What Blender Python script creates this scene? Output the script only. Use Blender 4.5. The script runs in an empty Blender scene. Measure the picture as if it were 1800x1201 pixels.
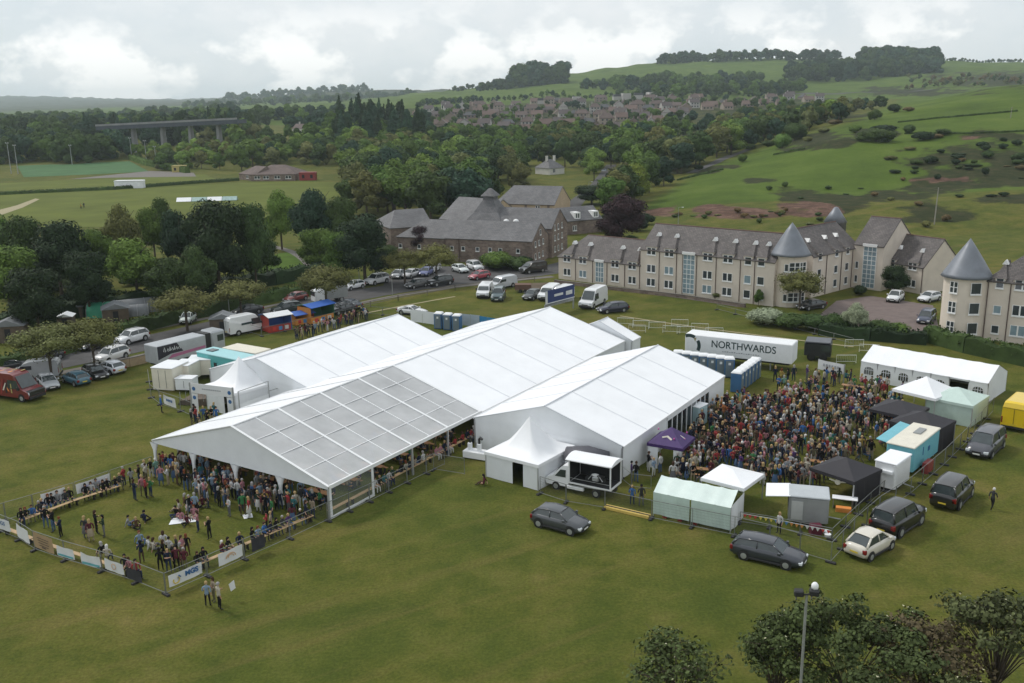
import bpy, math, random
from mathutils import Vector, Matrix
R = math.radians
random.seed(7)
scene = bpy.context.scene
COL = scene.collection
# ---- camera, sky, sun, exposure
CAM_H, FPX, HOR, ROLL = 30.0, 1673.0, 173.6, -0.017
PITCH = math.atan((600.5 - HOR) / FPX)
cam_d = bpy.data.cameras.new("camera")
cam = bpy.data.objects.new("camera", cam_d)
COL.objects.link(cam)
cam_d.sensor_width = 36.0
cam_d.lens = FPX / 1800.0 * 36.0
cam_d.clip_start = 0.5
cam_d.clip_end = 40000
cam.matrix_world = (Matrix.Translation((0, 0, CAM_H)) @ Matrix.Rotation(math.pi / 2 - PITCH, 4, 'X')
     @ Matrix.Rotation(ROLL, 4, 'Z'))
scene.camera = cam
SUN_EL, SUN_AZ = R(48), R(-55)          # azimuth measured from +Y (view direction), minus = left
world = bpy.data.worlds.new("World")
scene.world = world
world.use_nodes = True
wt = world.node_tree
wn, wl = wt.nodes, wt.links
bg = wn["Background"]
sky = wn.new("ShaderNodeTexSky")
sky.sky_type = 'NISHITA'
sky.sun_disc = False
sky.sun_elevation = SUN_EL
sky.sun_rotation = SUN_AZ
tcw = wn.new("ShaderNodeTexCoord")
mpw = wn.new("ShaderNodeMapping")
mpw.inputs['Scale'].default_value = (1.0, 1.0, 1.5)
wl.new(tcw.outputs['Generated'], mpw.inputs['Vector'])
def wnoise(scale, detail, rough, off=(0, 0, 0)):
 m = wn.new("ShaderNodeMapping")
 m.inputs['Location'].default_value = off
 wl.new(mpw.outputs['Vector'], m.inputs['Vector'])
 n = wn.new("ShaderNodeTexNoise")
 n.inputs['Scale'].default_value = scale
 n.inputs['Detail'].default_value = detail
 n.inputs['Roughness'].default_value = rough
 wl.new(m.outputs['Vector'], n.inputs['Vector'])
 return n
def wramp(src, stops):
 r = wn.new("ShaderNodeValToRGB")
 while len(r.color_ramp.elements) > len(stops):
  r.color_ramp.elements.remove(r.color_ramp.elements[-1])
 while len(r.color_ramp.elements) < len(stops):
  r.color_ramp.elements.new(0.5)
 for e, (p, c) in zip(r.color_ramp.elements, stops):
  e.position = p
  e.color = (*c, 1)
 wl.new(src, r.inputs['Fac'])
 return r
n_big = wnoise(4.2, 9, 0.62, (1.3, 2.2, 0.4))
n_puff = wnoise(13.0, 9, 0.55, (3.1, 0.7, 0.2))
lay = wramp(n_big.outputs['Fac'], [(0.32, (5.7, 6.3, 6.75)), (0.46, (6.5, 6.95, 7.25)), (0.56, (7.1, 7.4, 7.6)), (0.68, (7.9, 8.0, 8.1))])
sx = wn.new("ShaderNodeSeparateXYZ")
wl.new(tcw.outputs['Generated'], sx.inputs[0])
band = wn.new("ShaderNodeMapRange")
band.inputs['From Min'].default_value = 0.10
band.inputs['From Max'].default_value = 0.05
wl.new(sx.outputs['Z'], band.inputs['Value'])
pf = wn.new("ShaderNodeMapRange")
pf.inputs['From Min'].default_value = 0.47
pf.inputs['From Max'].default_value = 0.56
wl.new(n_puff.outputs['Fac'], pf.inputs['Value'])
mul = wn.new("ShaderNodeMath"); mul.operation = 'MULTIPLY'
wl.new(band.outputs['Result'], mul.inputs[0]); wl.new(pf.outputs['Result'], mul.inputs[1])
mixp = wn.new("ShaderNodeMix"); mixp.data_type = 'RGBA'
wl.new(mul.outputs[0], mixp.inputs['Factor'])
wl.new(lay.outputs['Color'], mixp.inputs[6]); mixp.inputs[7].default_value = (9.6, 9.6, 9.5, 1)
mixs = wn.new("ShaderNodeMix"); mixs.data_type = 'RGBA'
cover = wramp(n_big.outputs['Fac'], [(0.26, (0.72,) * 3), (0.42, (0.95,) * 3)])
wl.new(cover.outputs['Color'], mixs.inputs['Factor'])
wl.new(sky.outputs['Color'], mixs.inputs[6]); wl.new(mixp.outputs[2], mixs.inputs[7])
wl.new(mixs.outputs[2], bg.inputs['Color'])
bg.inputs['Strength'].default_value = 0.10
sun_d = bpy.data.lights.new("sun", 'SUN')
sun_d.energy = 1.5
sun_d.angle = R(10)
sun_d.color = (1.0, 0.96, 0.9)
sun = bpy.data.objects.new("sun", sun_d)
COL.objects.link(sun)
sd = Vector((math.sin(SUN_AZ) * math.cos(SUN_EL), math.cos(SUN_AZ) * math.cos(SUN_EL), math.sin(SUN_EL)))
sun.rotation_euler = sd.to_track_quat('Z', 'Y').to_euler()
scene.view_settings.view_transform = 'Standard'
scene.view_settings.look = 'None'
scene.view_settings.exposure = 0.30
scene.view_settings.gamma = 1.0
try:
 scene.cycles.max_bounces = 6
 scene.cycles.diffuse_bounces = 3
 scene.cycles.transparent_max_bounces = 12
 scene.cycles.volume_bounces = 1
except Exception:
 pass
# ---- image <-> world
_c, _s = math.cos(ROLL), math.sin(ROLL)
def ray(px, py):
 a, b = px - 900.0, py - 600.5
 u, v = a * _c + b * _s, -a * _s + b * _c
 return Vector((u / FPX, math.cos(PITCH) - v / FPX * math.sin(PITCH), -math.sin(PITCH) - v / FPX * math.cos(PITCH)))
def G(px, py, z=0.0):
 """world point at height z seen at that pixel"""
 d = ray(px, py)
 k = (z - CAM_H) / d.z
 return Vector((d.x * k, d.y * k, z))
def AT(px, py, Y):
 """world point at forward distance Y along the ray"""
 d = ray(px, py)
 k = Y / d.y
 return Vector((d.x * k, Y, CAM_H + d.z * k))
def proj(p):
 x, y, z = p[0], p[1], p[2] - CAM_H
 fw = y * math.cos(PITCH) - z * math.sin(PITCH)
 dn = -z * math.cos(PITCH) - y * math.sin(PITCH)
 u, v = FPX * x / fw, FPX * dn / fw
 return 900 + u * _c - v * _s, 600.5 + u * _s + v * _c
# ---- materials
MATS = {}
def _mat(name):
 m = bpy.data.materials.new(name)
 m.use_nodes = True
 MATS[name] = m
 return m, m.node_tree.nodes, m.node_tree.links, m.node_tree.nodes["Principled BSDF"]
def ramp_node(n, l, src, stops):
 r = n.new("ShaderNodeValToRGB")
 while len(r.color_ramp.elements) < len(stops):
  r.color_ramp.elements.new(0.5)
 for e, (p, c) in zip(r.color_ramp.elements, stops):
  e.position = p
  e.color = (*c, 1)
 l.new(src, r.inputs['Fac'])
 return r
def noise_node(n, l, scale, detail=4, rough=0.55, coord='Object', sc=(1, 1, 1), rot=(0, 0, 0)):
 tc = n.new("ShaderNodeTexCoord")
 mp = n.new("ShaderNodeMapping")
 mp.inputs['Scale'].default_value = sc
 src = tc.outputs[coord]
 if rot[2]:
  m0 = n.new("ShaderNodeMapping")
  m0.inputs['Rotation'].default_value = rot
  l.new(src, m0.inputs['Vector'])
  src = m0.outputs['Vector']
 l.new(src, mp.inputs['Vector'])
 t = n.new("ShaderNodeTexNoise")
 t.inputs['Scale'].default_value = scale
 t.inputs['Detail'].default_value = detail
 t.inputs['Roughness'].default_value = rough
 l.new(mp.outputs['Vector'], t.inputs['Vector'])
 return t
def mat(name, col, rough=0.6, metal=0.0, var=0.12, scale=1.5, coord='Object', coat=0.0, spec=0.5, attr=None, bump=0.0):
 """painted / cloth / stone surface: base colour broken up by noise; attr = colour taken from the object's own property"""
 if name in MATS:
  return MATS[name]
 m, n, l, b = _mat(name)
 b.inputs['Roughness'].default_value = rough
 b.inputs['Metallic'].default_value = metal
 b.inputs['Specular IOR Level'].default_value = spec
 b.inputs['Coat Weight'].default_value = coat
 t = noise_node(n, l, scale, 5, 0.6, coord)
 mr = n.new("ShaderNodeMapRange")
 mr.inputs['From Min'].default_value = 0.25; mr.inputs['From Max'].default_value = 0.75
 mr.inputs['To Min'].default_value = 1 - var; mr.inputs['To Max'].default_value = 1 + var
 l.new(t.outputs['Fac'], mr.inputs['Value'])
 mx = n.new("ShaderNodeVectorMath"); mx.operation = 'SCALE'
 if attr:
  a = n.new("ShaderNodeAttribute"); a.attribute_type = 'OBJECT'; a.attribute_name = attr
  l.new(a.outputs['Color'], mx.inputs[0])
 else:
  mx.inputs[0].default_value = col[:3]
 l.new(mr.outputs['Result'], mx.inputs['Scale'])
 l.new(mx.outputs['Vector'], b.inputs['Base Color'])
 if bump:
  bp = n.new("ShaderNodeBump"); bp.inputs['Strength'].default_value = bump
  l.new(t.outputs['Fac'], bp.inputs['Height']); l.new(bp.outputs['Normal'], b.inputs['Normal'])
 return m
def brick_mat(name, c1, c2, mortar, scale=1.0, bw=0.5, bh=0.22, rough=0.85, msize=0.015, var=0.3, coord='UV'):
 if name in MATS:
  return MATS[name]
 m, n, l, b = _mat(name)
 tc = n.new("ShaderNodeTexCoord")
 k = n.new("ShaderNodeTexBrick")
 k.inputs['Scale'].default_value = scale
 k.inputs['Brick Width'].default_value = bw; k.inputs['Row Height'].default_value = bh
 k.inputs['Mortar Size'].default_value = msize
 k.inputs['Color1'].default_value = (*c1, 1); k.inputs['Color2'].default_value = (*c2, 1)
 k.inputs['Mortar'].default_value = (*mortar, 1)
 l.new(tc.outputs[coord], k.inputs['Vector'])
 t = noise_node(n, l, 0.35, 6, 0.65)
 mr = n.new("ShaderNodeMapRange")
 mr.inputs['From Min'].default_value = 0.3; mr.inputs['From Max'].default_value = 0.7
 mr.inputs['To Min'].default_value = 1 - var; mr.inputs['To Max'].default_value = 1 + var
 l.new(t.outputs['Fac'], mr.inputs['Value'])
 mx = n.new("ShaderNodeVectorMath"); mx.operation = 'SCALE'
 l.new(k.outputs['Color'], mx.inputs[0]); l.new(mr.outputs['Result'], mx.inputs['Scale'])
 l.new(mx.outputs['Vector'], b.inputs['Base Color'])
 b.inputs['Roughness'].default_value = rough
 return m
def glass_mat(name, col=(0.75, 0.8, 0.8), alpha=0.35, rough=0.1):
 m, n, l, b = _mat(name)
 b.inputs['Base Color'].default_value = (*col, 1)
 b.inputs['Alpha'].default_value = alpha
 b.inputs['Roughness'].default_value = rough
 t = noise_node(n, l, 0.5, 4, 0.6)
 mr = n.new("ShaderNodeMapRange")
 mr.inputs['To Min'].default_value = alpha * 0.75; mr.inputs['To Max'].default_value = min(1, alpha * 1.25)
 l.new(t.outputs['Fac'], mr.inputs['Value']); l.new(mr.outputs['Result'], b.inputs['Alpha'])
 return m
# ---- mesh builder and tagging
class MB:
 def __init__(s):
  s.v, s.f, s.m = [], [], []
  s.M = Matrix.Identity(4)
 def add(s, vs, fs, mi=0):
  b = len(s.v)
  s.v += [tuple(s.M @ Vector(p)) for p in vs]
  s.f += [tuple(b + i for i in f) for f in fs]
  s.m += [mi] * len(fs)
  return s
 def box(s, x0, x1, y0, y1, z0, z1, mi=0):
  return s.add([(x0, y0, z0), (x1, y0, z0), (x1, y1, z0), (x0, y1, z0), (x0, y0, z1), (x1, y0, z1), (x1, y1, z1), (x0, y1, z1)],
      [(0, 3, 2, 1), (4, 5, 6, 7), (0, 1, 5, 4), (1, 2, 6, 5), (2, 3, 7, 6), (3, 0, 4, 7)], mi)
 def rbox(s, x0, x1, y0, y1, z0, z1, r=0.05, mi=0):
  """box with chamfered vertical and top edges"""
  ring = lambda i: [(x0 + i, y0 + r, 0), (x0 + r, y0 + i, 0), (x1 - r, y0 + i, 0), (x1 - i, y0 + r, 0), (x1 - i, y1 - r, 0), (x1 - r, y1 - i, 0), (x0 + r, y1 - i, 0), (x0 + i, y1 - r, 0)]
  a = [(x, y, z0) for x, y, _ in ring(0)]; b_ = [(x, y, z1 - r) for x, y, _ in ring(0)]
  q = r * 0.9
  c = [(min(max(x, x0 + q), x1 - q), min(max(y, y0 + q), y1 - q), z1) for x, y, _ in ring(0)]
  fs = [tuple(range(7, -1, -1)), tuple(range(16, 24))]
  for k in (0, 8):
   fs += [(k + i, k + (i + 1) % 8, k + 8 + (i + 1) % 8, k + 8 + i) for i in range(8)]
  return s.add(a + b_ + c, fs, mi)
 def quad(s, a, b, c, d, mi=0):
  return s.add([a, b, c, d], [(0, 1, 2, 3)], mi)
 def slab(s, pts, t, mi=0):
  """polygon with thickness t along its own normal (downwards)"""
  P = [Vector(p) for p in pts]
  n = (P[1] - P[0]).cross(P[2] - P[0]).normalized() * t
  k = len(P)
  fs = [tuple(range(k)), tuple(range(2 * k - 1, k - 1, -1))] + [(i, i + k, (i + 1) % k + k, (i + 1) % k) for i in range(k)]
  return s.add(P + [p - n for p in P], fs, mi)
 def tube(s, pts, r, n=6, mi=0, r2=None):
  P = [Vector(p) for p in pts]
  vs, fs = [], []
  for i, p in enumerate(P):
   d = (P[min(i + 1, len(P) - 1)] - P[max(i - 1, 0)]).normalized()
   u = d.orthogonal().normalized()
   if i and (u.dot(pu) < 0.2):
    u = (pu - d * pu.dot(d)).normalized()
   pu = u
   w = d.cross(u)
   rr = r if r2 is None else r + (r2 - r) * i / (len(P) - 1)
   for k in range(n):
    a = 2 * math.pi * k / n
    vs.append(p + (u * math.cos(a) + w * math.sin(a)) * rr)
  for i in range(len(P) - 1):
   for k in range(n):
    fs.append((i * n + k, i * n + (k + 1) % n, (i + 1) * n + (k + 1) % n, (i + 1) * n + k))
  fs.append(tuple(range(n - 1, -1, -1)))
  fs.append(tuple(range((len(P) - 1) * n, len(P) * n)))
  return s.add(vs, fs, mi)
 def lathe(s, prof, n=16, c=(0, 0, 0), mi=0, axis='Z', sx=1, sy=1):
  vs, fs = [], []
  for r, z in prof:
   for k in range(n):
    a = 2 * math.pi * k / n
    p = (r * math.cos(a) * sx, r * math.sin(a) * sy, z)
    if axis == 'Y':
     p = (p[0], p[2], p[1])
    vs.append((p[0] + c[0], p[1] + c[1], p[2] + c[2]))
  for i in range(len(prof) - 1):
   for k in range(n):
    q = (i * n + k, i * n + (k + 1) % n, (i + 1) * n + (k + 1) % n, (i + 1) * n + k)
    fs.append(q if axis == 'Z' else q[::-1])
  cap0, cap1 = tuple(range(n - 1, -1, -1)), tuple(range((len(prof) - 1) * n, len(prof) * n))
  fs += [cap0 if axis == 'Z' else cap0[::-1], cap1 if axis == 'Z' else cap1[::-1]]
  return s.add(vs, fs, mi)
 def extr(s, prof, y0, y1, mi=0, inset=0.0):
  """side profile (x,z) counter-clockwise extruded along y; inset narrows the upper points"""
  k = len(prof)
  zs = [z for x, z in prof]; z0, z1 = min(zs), max(zs)
  def ins(z):
   return inset * max(0, (z - z0) / (z1 - z0)) ** 2
  a = [(x, y0 + ins(z), z) for x, z in prof]; b_ = [(x, y1 - ins(z), z) for x, z in prof]
  fs = [tuple(range(k)), tuple(range(2 * k - 1, k - 1, -1))] + [(i + k, (i + 1) % k + k, (i + 1) % k, i) for i in range(k)]
  return s.add(a + b_, fs, mi)
 def build(s, name, mats, parent=None, loc=None, smooth=False, uv=False):
  me = bpy.data.meshes.new(name)
  me.from_pydata(s.v, [], s.f)
  if not isinstance(mats, (list, tuple)):
   mats = [mats]
  for m in mats:
   me.materials.append(m)
  if len(mats) > 1:
   me.polygons.foreach_set('material_index', s.m)
  if smooth:
   me.polygons.foreach_set('use_smooth', [True] * len(s.f))
  if uv:
   ul = me.uv_layers.new(name="UVMap")
   for p in me.polygons:
    nn = p.normal
    if abs(nn.z) < 0.95:
     ax = Vector((-nn.y, nn.x, 0)).normalized()
     ay = nn.cross(ax)
    else:
     ax, ay = Vector((1, 0, 0)), Vector((0, 1, 0))
    for li in p.loop_indices:
     co = me.vertices[me.loops[li].vertex_index].co
     ul.data[li].uv = (co.dot(ax), co.dot(ay))
  me.validate()
  o = bpy.data.objects.new(name, me)
  COL.objects.link(o)
  if parent:
   o.parent = parent
  if loc is not None:
   o.location = loc
  return o
def tag(o, label=None, cat=None, group=None, kind=None):
 if label: o['label'] = label
 if cat: o['category'] = cat
 if group: o['group'] = group
 if kind: o['kind'] = kind
 return o
def empty(name, loc=(0, 0, 0), rz=0.0, label=None, cat=None, group=None):
 o = bpy.data.objects.new(name, None)
 o.empty_display_size = 0.3
 COL.objects.link(o)
 o.location = loc
 o.rotation_euler = (0, 0, rz)
 return tag(o, label, cat, group)
def copy_tree(o, parent=None):
 c = o.copy()
 COL.objects.link(c)
 c.parent = parent
 for ch in KIDS.get(o.name, None) or o.children:
  copy_tree(ch, c)
 return c
KIDS = {}
def put(o, loc, rz=0.0, sc=None):
 o.location = loc
 o.rotation_euler = (0, 0, rz)
 if sc is not None:
  o.scale = sc if isinstance(sc, (tuple, list, Vector)) else (sc, sc, sc)
 return o
def text_obj(txt, size, m, parent, loc, rot, thick=0.004, name='lettering', sx=1.0, bold=0.0):
 cu = bpy.data.curves.new("txt", 'FONT')
 cu.body = txt; cu.size = size; cu.extrude = thick; cu.offset = bold
 cu.align_x = 'CENTER'; cu.align_y = 'CENTER'
 t = bpy.data.objects.new("txt", cu)
 COL.objects.link(t)
 dg = bpy.context.evaluated_depsgraph_get()
 me = bpy.data.meshes.new_from_object(t.evaluated_get(dg))
 me.name = name
 bpy.data.objects.remove(t); bpy.data.curves.remove(cu)
 me.materials.clear(); me.materials.append(m)
 o = bpy.data.objects.new(name, me)
 COL.objects.link(o)
 o.parent = parent
 o.location = loc; o.rotation_euler = rot
 o.scale = (sx, 1, 1)
 return o
# ---- terrain
PXC = [-400, 0, 300, 600, 800, 1000, 1150, 1300, 1500, 1800, 2200]
F = float
TAB = [   # forward distance : height at each azimuth column (int = image row it appears on, float = metres)
 (0,    [F(0)] * 11),
 (205,  [F(0)] * 11),
 (235,  [F(0)] * 6 + [0.3, 2.2, 3.0, 4.0, 4.0]),
 (270,  [F(0)] * 6 + [0.5, 342, 337, 318, 312]),
 (350,  [F(0)] * 6 + [1.0, 292, 246, 222, 214]),
 (450,  [F(0)] * 5 + [1.0, 2.0, 264, 207, 163, 155]),
 (600,  [3., 3., 4., 11., 5., 6., 7., 9., 200, 150, 143]),
 (800,  [10., 10., 11., 8., 12., 14., 15., 16., 18., 26., 28.]),
 (1100, [9., 9., 10., 18., 188, 180, 176, 175, 172, 152, 140]),
 (1500, [5., 5., 10., 187, 170, 152, 149, 145, 140, 126, 120]),
 (2000, [8., 8., 15., 180, 160, 130, 111, 104, 103, 111, 110]),
 (2700, [12., 12., 20., 30., 35., 50., 60., 70., 70., 70., 70.]),
 (3500, [18., 18., 187, 161, 158, 60., 60., 60., 60., 60., 60.]),
 (4600, [190, 188, 181, 165, 60., 60., 60., 60., 60., 60., 60.]),
 (7000, [172, 169, 176, 168, 80., 80., 80., 80., 80., 80., 80.]),
 (9000, [0.] * 11)]
ZT = []
for d, row in TAB:
 ZT.append((d, [v if isinstance(v, float) else AT(PXC[i], v, d).z for i, v in enumerate(row)]))
def _sm(t):
 return t * t * (3 - 2 * t)
def hash_noise(x, y):
 def h(i, j):
  n = math.sin(i * 127.1 + j * 311.7) * 43758.5453
  return n - math.floor(n)
 i, j = math.floor(x), math.floor(y)
 fx, fy = _sm(x - i), _sm(y - j)
 return (h(i, j) * (1 - fx) + h(i + 1, j) * fx) * (1 - fy) + (h(i, j + 1) * (1 - fx) + h(i + 1, j + 1) * fx) * fy
def pxcol(x, y):
 y = max(y, 1.0)
 return 900 + 1726 * x / y
def ground_z(x, y):
 if y < 205:
  return 0.0
 p = min(max(pxcol(x, y), PXC[0]), PXC[-1])
 ci = 0
 while ci < len(PXC) - 2 and p > PXC[ci + 1]:
  ci += 1
 t = _sm((p - PXC[ci]) / (PXC[ci + 1] - PXC[ci])) * 0.5 + 0.5 * (p - PXC[ci]) / (PXC[ci + 1] - PXC[ci])
 ri = 0
 while ri < len(ZT) - 2 and y > ZT[ri + 1][0]:
  ri += 1
 d0, r0 = ZT[ri]; d1, r1 = ZT[ri + 1]
 k = min((y - d0) / (d1 - d0), 1)
 a = r0[ci] * (1 - t) + r0[ci + 1] * t
 b = r1[ci] * (1 - t) + r1[ci + 1] * t
 z = a * (1 - k) + b * k
 if y > 240 and z > 0.2:
  am = min(1.0, z / 8) * (0.35 + y * 0.0022)
  z += am * (hash_noise(x / 38 + 9, y / 45) - 0.5) * 1.6 + am * 0.35 * (hash_noise(x / 11, y / 13) - 0.5)
 return z
def GT(px, py):
 """ground point on the real terrain seen at a pixel (march along the ray)"""
 d = ray(px, py)
 k = 40.0
 while k < 9000:
  p = Vector((0, 0, CAM_H)) + d * k
  if p.z <= ground_z(p.x, p.y):
   return Vector((p.x, p.y, ground_z(p.x, p.y)))
  k += max(0.8, k * 0.004)
 return p
def inpoly(x, y, P):
 c = False
 j = len(P) - 1
 for i in range(len(P)):
  if (P[i][1] > y) != (P[j][1] > y) and x < (P[j][0] - P[i][0]) * (y - P[i][1]) / (P[j][1] - P[i][1]) + P[i][0]:
   c = not c
  j = i
 return c
SCRUB = [(1390, 338, 60, 16), (1470, 352, 60, 16), (1330, 318, 40, 8), (1720, 268, 120, 32), (1640, 275, 70, 22), (1780, 290, 70, 28),
   (1760, 350, 90, 9), (1640, 330, 45, 22), (1690, 330, 60, 10), (1560, 345, 60, 10), (1545, 235, 40, 10), (1250, 300, 40, 6),
   (1180, 290, 60, 12), (1640, 380, 60, 30), (1280, 295, 30, 4), (1395, 262, 40, 4), (1800, 318, 60, 8), (1790, 140, 150, 14), (1600, 160, 120, 8),
   (1430, 248, 60, 12), (1480, 205, 60, 10)]
EARTH = [(1290, 372, 110, 13), (1400, 368, 60, 12), (1700, 245, 30, 5), (1640, 316, 60, 3), (1170, 375, 40, 10)]
def hill_edge(row):
 L = [(150, 1640), (215, 1500), (235, 1430), (262, 1340), (295, 1250), (325, 1195), (370, 1125), (430, 1120)]
 if row <= L[0][0]: return L[0][1]
 for (a, p), (b, q) in zip(L, L[1:]):
  if row <= b: return p + (q - p) * (row - a) / (b - a)
 return L[-1][1]
def cover(x, y, z):
 """r = lush pasture, g = rough scrub grass and darkened far hills, b = bare earth"""
 if y < 215:
  return (0, 0, 0)
 px, py = proj((x, y, z))
 r = g = b = 0.0
 w = (hash_noise(x / 13, y / 21) - 0.5) * 2.2 + (hash_noise(x / 4.1, y / 7.7) - 0.5) * 1.3
 if y > 250 and px > hill_edge(py) - 20 * (hash_noise(x / 14, y / 14)) and z > 0.4:
  r = min(1, (px - hill_edge(py)) / 30 + .6)
 if y > 900:
  r = 1.0
 if y > 2600:
  g = min(1, (y - 2600) / 900)  # far hills coloured darker so they fade to a hazy blue
 for cx, cy, rx, ry in SCRUB:
  q = ((px - cx) / rx) ** 2 + ((py - cy) / ry) ** 2 + w
  g = max(g, min(1, (1.5 - q) * .8))
 for cx, cy, rx, ry in EARTH:
  q = ((px - cx) / rx) ** 2 + ((py - cy) / ry) ** 2 + w
  b = max(b, min(1, (1.4 - q) * 1.0))
 if 520 < y < 1120 and 700 < px < 1500:
  g = max(g, 0.7)
 return (r, g, b)
def build_ground():
 azs = []
 a = -88.0
 while a <= 88.01:
  azs.append(R(a))
  a += 0.2 if abs(a) < 33 else 1.1
 ds = [0.5]
 while ds[-1] < 9000:
  d = ds[-1]
  ds.append(d + (6 if d < 200 else max(3.0, d * 0.0125)))
 vs, cols = [], []
 for d in ds:
  for a in azs:
   rr = d / max(math.cos(a), 0.5) if abs(a) < R(60) else d * 2
   x, y = math.sin(a) * rr, math.cos(a) * rr
   z = ground_z(x, y)
   vs.append((x, y, z)); cols.append(cover(x, y, z))
 na = len(azs)
 fs = [(i * na + j, i * na + j + 1, (i + 1) * na + j + 1, (i + 1) * na + j) for i in range(len(ds) - 1) for j in range(na - 1)]
 b = len(vs)
 vs += [(-9000, vs[0][1], 0), (9000, vs[0][1], 0), (9000, -2500, 0), (-9000, -2500, 0)]
 cols += [(0, 0, 0)] * 4
 fs.append((b, b + 3, b + 2, b + 1))
 me = bpy.data.meshes.new("ground")
 me.from_pydata(vs, [], fs)
 ca = me.color_attributes.new("cover", 'FLOAT_COLOR', 'POINT')
 ca.data.foreach_set('color', [c for t in cols for c in (*t, 1.0)])
 me.polygons.foreach_set('use_smooth', [True] * len(fs))
 me.materials.append(grass_mat())
 o = bpy.data.objects.new("ground", me)
 COL.objects.link(o)
 tag(o, kind='structure')
def grass_mat():
 m, n, l, b = _mat("meadow_grass")
 b.inputs['Roughness'].default_value = 0.95
 b.inputs['Specular IOR Level'].default_value = 0.1
 big = noise_node(n, l, 0.045, 6, 0.62, 'Object')
 mid = noise_node(n, l, 0.28, 7, 0.68, 'Object')
 fine = noise_node(n, l, 5.0, 6, 0.75, 'Object')
 trk = noise_node(n, l, 0.42, 5, 0.6, 'Object', (0.09, 1.0, 1), (0, 0, R(-31)))
 base = ramp_node(n, l, mid.outputs['Fac'], [(0.31, (0.060, 0.076, 0.013)), (0.45, (0.090, 0.099, 0.018)), (0.58, (0.122, 0.116, 0.027)), (0.74, (0.165, 0.134, 0.046))])
 grn = ramp_node(n, l, mid.outputs['Fac'], [(0.3, (0.050, 0.070, 0.012)), (0.55, (0.078, 0.094, 0.017)), (0.75, (0.108, 0.114, 0.027))])
 mx = n.new("ShaderNodeMix"); mx.data_type = 'RGBA'
 mr = n.new("ShaderNodeMapRange"); mr.inputs['From Min'].default_value = 0.42; mr.inputs['From Max'].default_value = 0.58
 l.new(big.outputs['Fac'], mr.inputs['Value']); l.new(mr.outputs['Result'], mx.inputs['Factor'])
 l.new(grn.outputs['Color'], mx.inputs[6]); l.new(base.outputs['Color'], mx.inputs[7])
 mt = n.new("ShaderNodeMix"); mt.data_type = 'RGBA'
 mr2 = n.new("ShaderNodeMapRange"); mr2.inputs['From Min'].default_value = 0.52; mr2.inputs['From Max'].default_value = 0.72; mr2.inputs['To Max'].default_value = 0.65
 l.new(trk.outputs['Fac'], mr2.inputs['Value']); l.new(mr2.outputs['Result'], mt.inputs['Factor'])
 l.new(mx.outputs[2], mt.inputs[6]); mt.inputs[7].default_value = (0.145, 0.118, 0.038, 1)
 va = n.new("ShaderNodeVertexColor"); va.layer_name = "cover"
 sp = n.new("ShaderNodeSeparateColor"); l.new(va.outputs['Color'], sp.inputs[0])
 farn = noise_node(n, l, 0.03, 8, 0.74, 'Object')
 past = ramp_node(n, l, farn.outputs['Fac'], [(0.3, (0.044, 0.072, 0.010)), (0.5, (0.072, 0.112, 0.015)), (0.72, (0.112, 0.150, 0.028))])
 def ragged(src, k):
  a1 = n.new("ShaderNodeMath"); a1.operation = 'MULTIPLY_ADD'; l.new(rag.outputs['Fac'], a1.inputs[0]); a1.inputs[1].default_value = 2.4; a1.inputs[2].default_value = -1.2 - k
  a2 = n.new("ShaderNodeMath"); a2.operation = 'ADD'; l.new(a1.outputs[0], a2.inputs[0]); l.new(src, a2.inputs[1])
  a3 = n.new("ShaderNodeMapRange"); a3.inputs['From Min'].default_value = 0; a3.inputs['From Max'].default_value = .35; l.new(a2.outputs[0], a3.inputs['Value'])
  return a3.outputs['Result']
 rag = noise_node(n, l, 0.11, 8, 0.72, 'Object')
 m1 = n.new("ShaderNodeMix"); m1.data_type = 'RGBA'
 l.new(sp.outputs[0], m1.inputs['Factor']); l.new(mt.outputs[2], m1.inputs[6]); l.new(past.outputs['Color'], m1.inputs[7])
 scr = ramp_node(n, l, mid.outputs['Fac'], [(0.3, (0.018, 0.026, 0.009)), (0.5, (0.032, 0.038, 0.013)), (0.75, (0.066, 0.055, 0.028))])
 m2 = n.new("ShaderNodeMix"); m2.data_type = 'RGBA'
 l.new(ragged(sp.outputs[1], .38), m2.inputs['Factor']); l.new(m1.outputs[2], m2.inputs[6]); l.new(scr.outputs['Color'], m2.inputs[7])
 er = ramp_node(n, l, mid.outputs['Fac'], [(0.3, (0.045, 0.032, 0.022)), (0.5, (0.11, 0.062, 0.045)), (0.75, (0.22, 0.14, 0.11))])
 m3 = n.new("ShaderNodeMix"); m3.data_type = 'RGBA'
 l.new(ragged(sp.outputs[2], .45), m3.inputs['Factor']); l.new(m2.outputs[2], m3.inputs[6]); l.new(er.outputs['Color'], m3.inputs[7])
 mf = n.new("ShaderNodeMapRange"); mf.inputs['From Min'].default_value = 0.3; mf.inputs['From Max'].default_value = 0.7
 mf.inputs['To Min'].default_value = 0.64; mf.inputs['To Max'].default_value = 1.36
 l.new(fine.outputs['Fac'], mf.inputs['Value'])
 vm = n.new("ShaderNodeVectorMath"); vm.operation = 'SCALE'
 l.new(m3.outputs[2], vm.inputs[0]); l.new(mf.outputs['Result'], vm.inputs['Scale'])
 l.new(vm.outputs['Vector'], b.inputs['Base Color'])
 bp = n.new("ShaderNodeBump"); bp.inputs['Strength'].default_value = 0.5; bp.inputs['Distance'].default_value = 0.15
 l.new(fine.outputs['Fac'], bp.inputs['Height']); l.new(bp.outputs['Normal'], b.inputs['Normal'])
 return m
build_ground()
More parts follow.
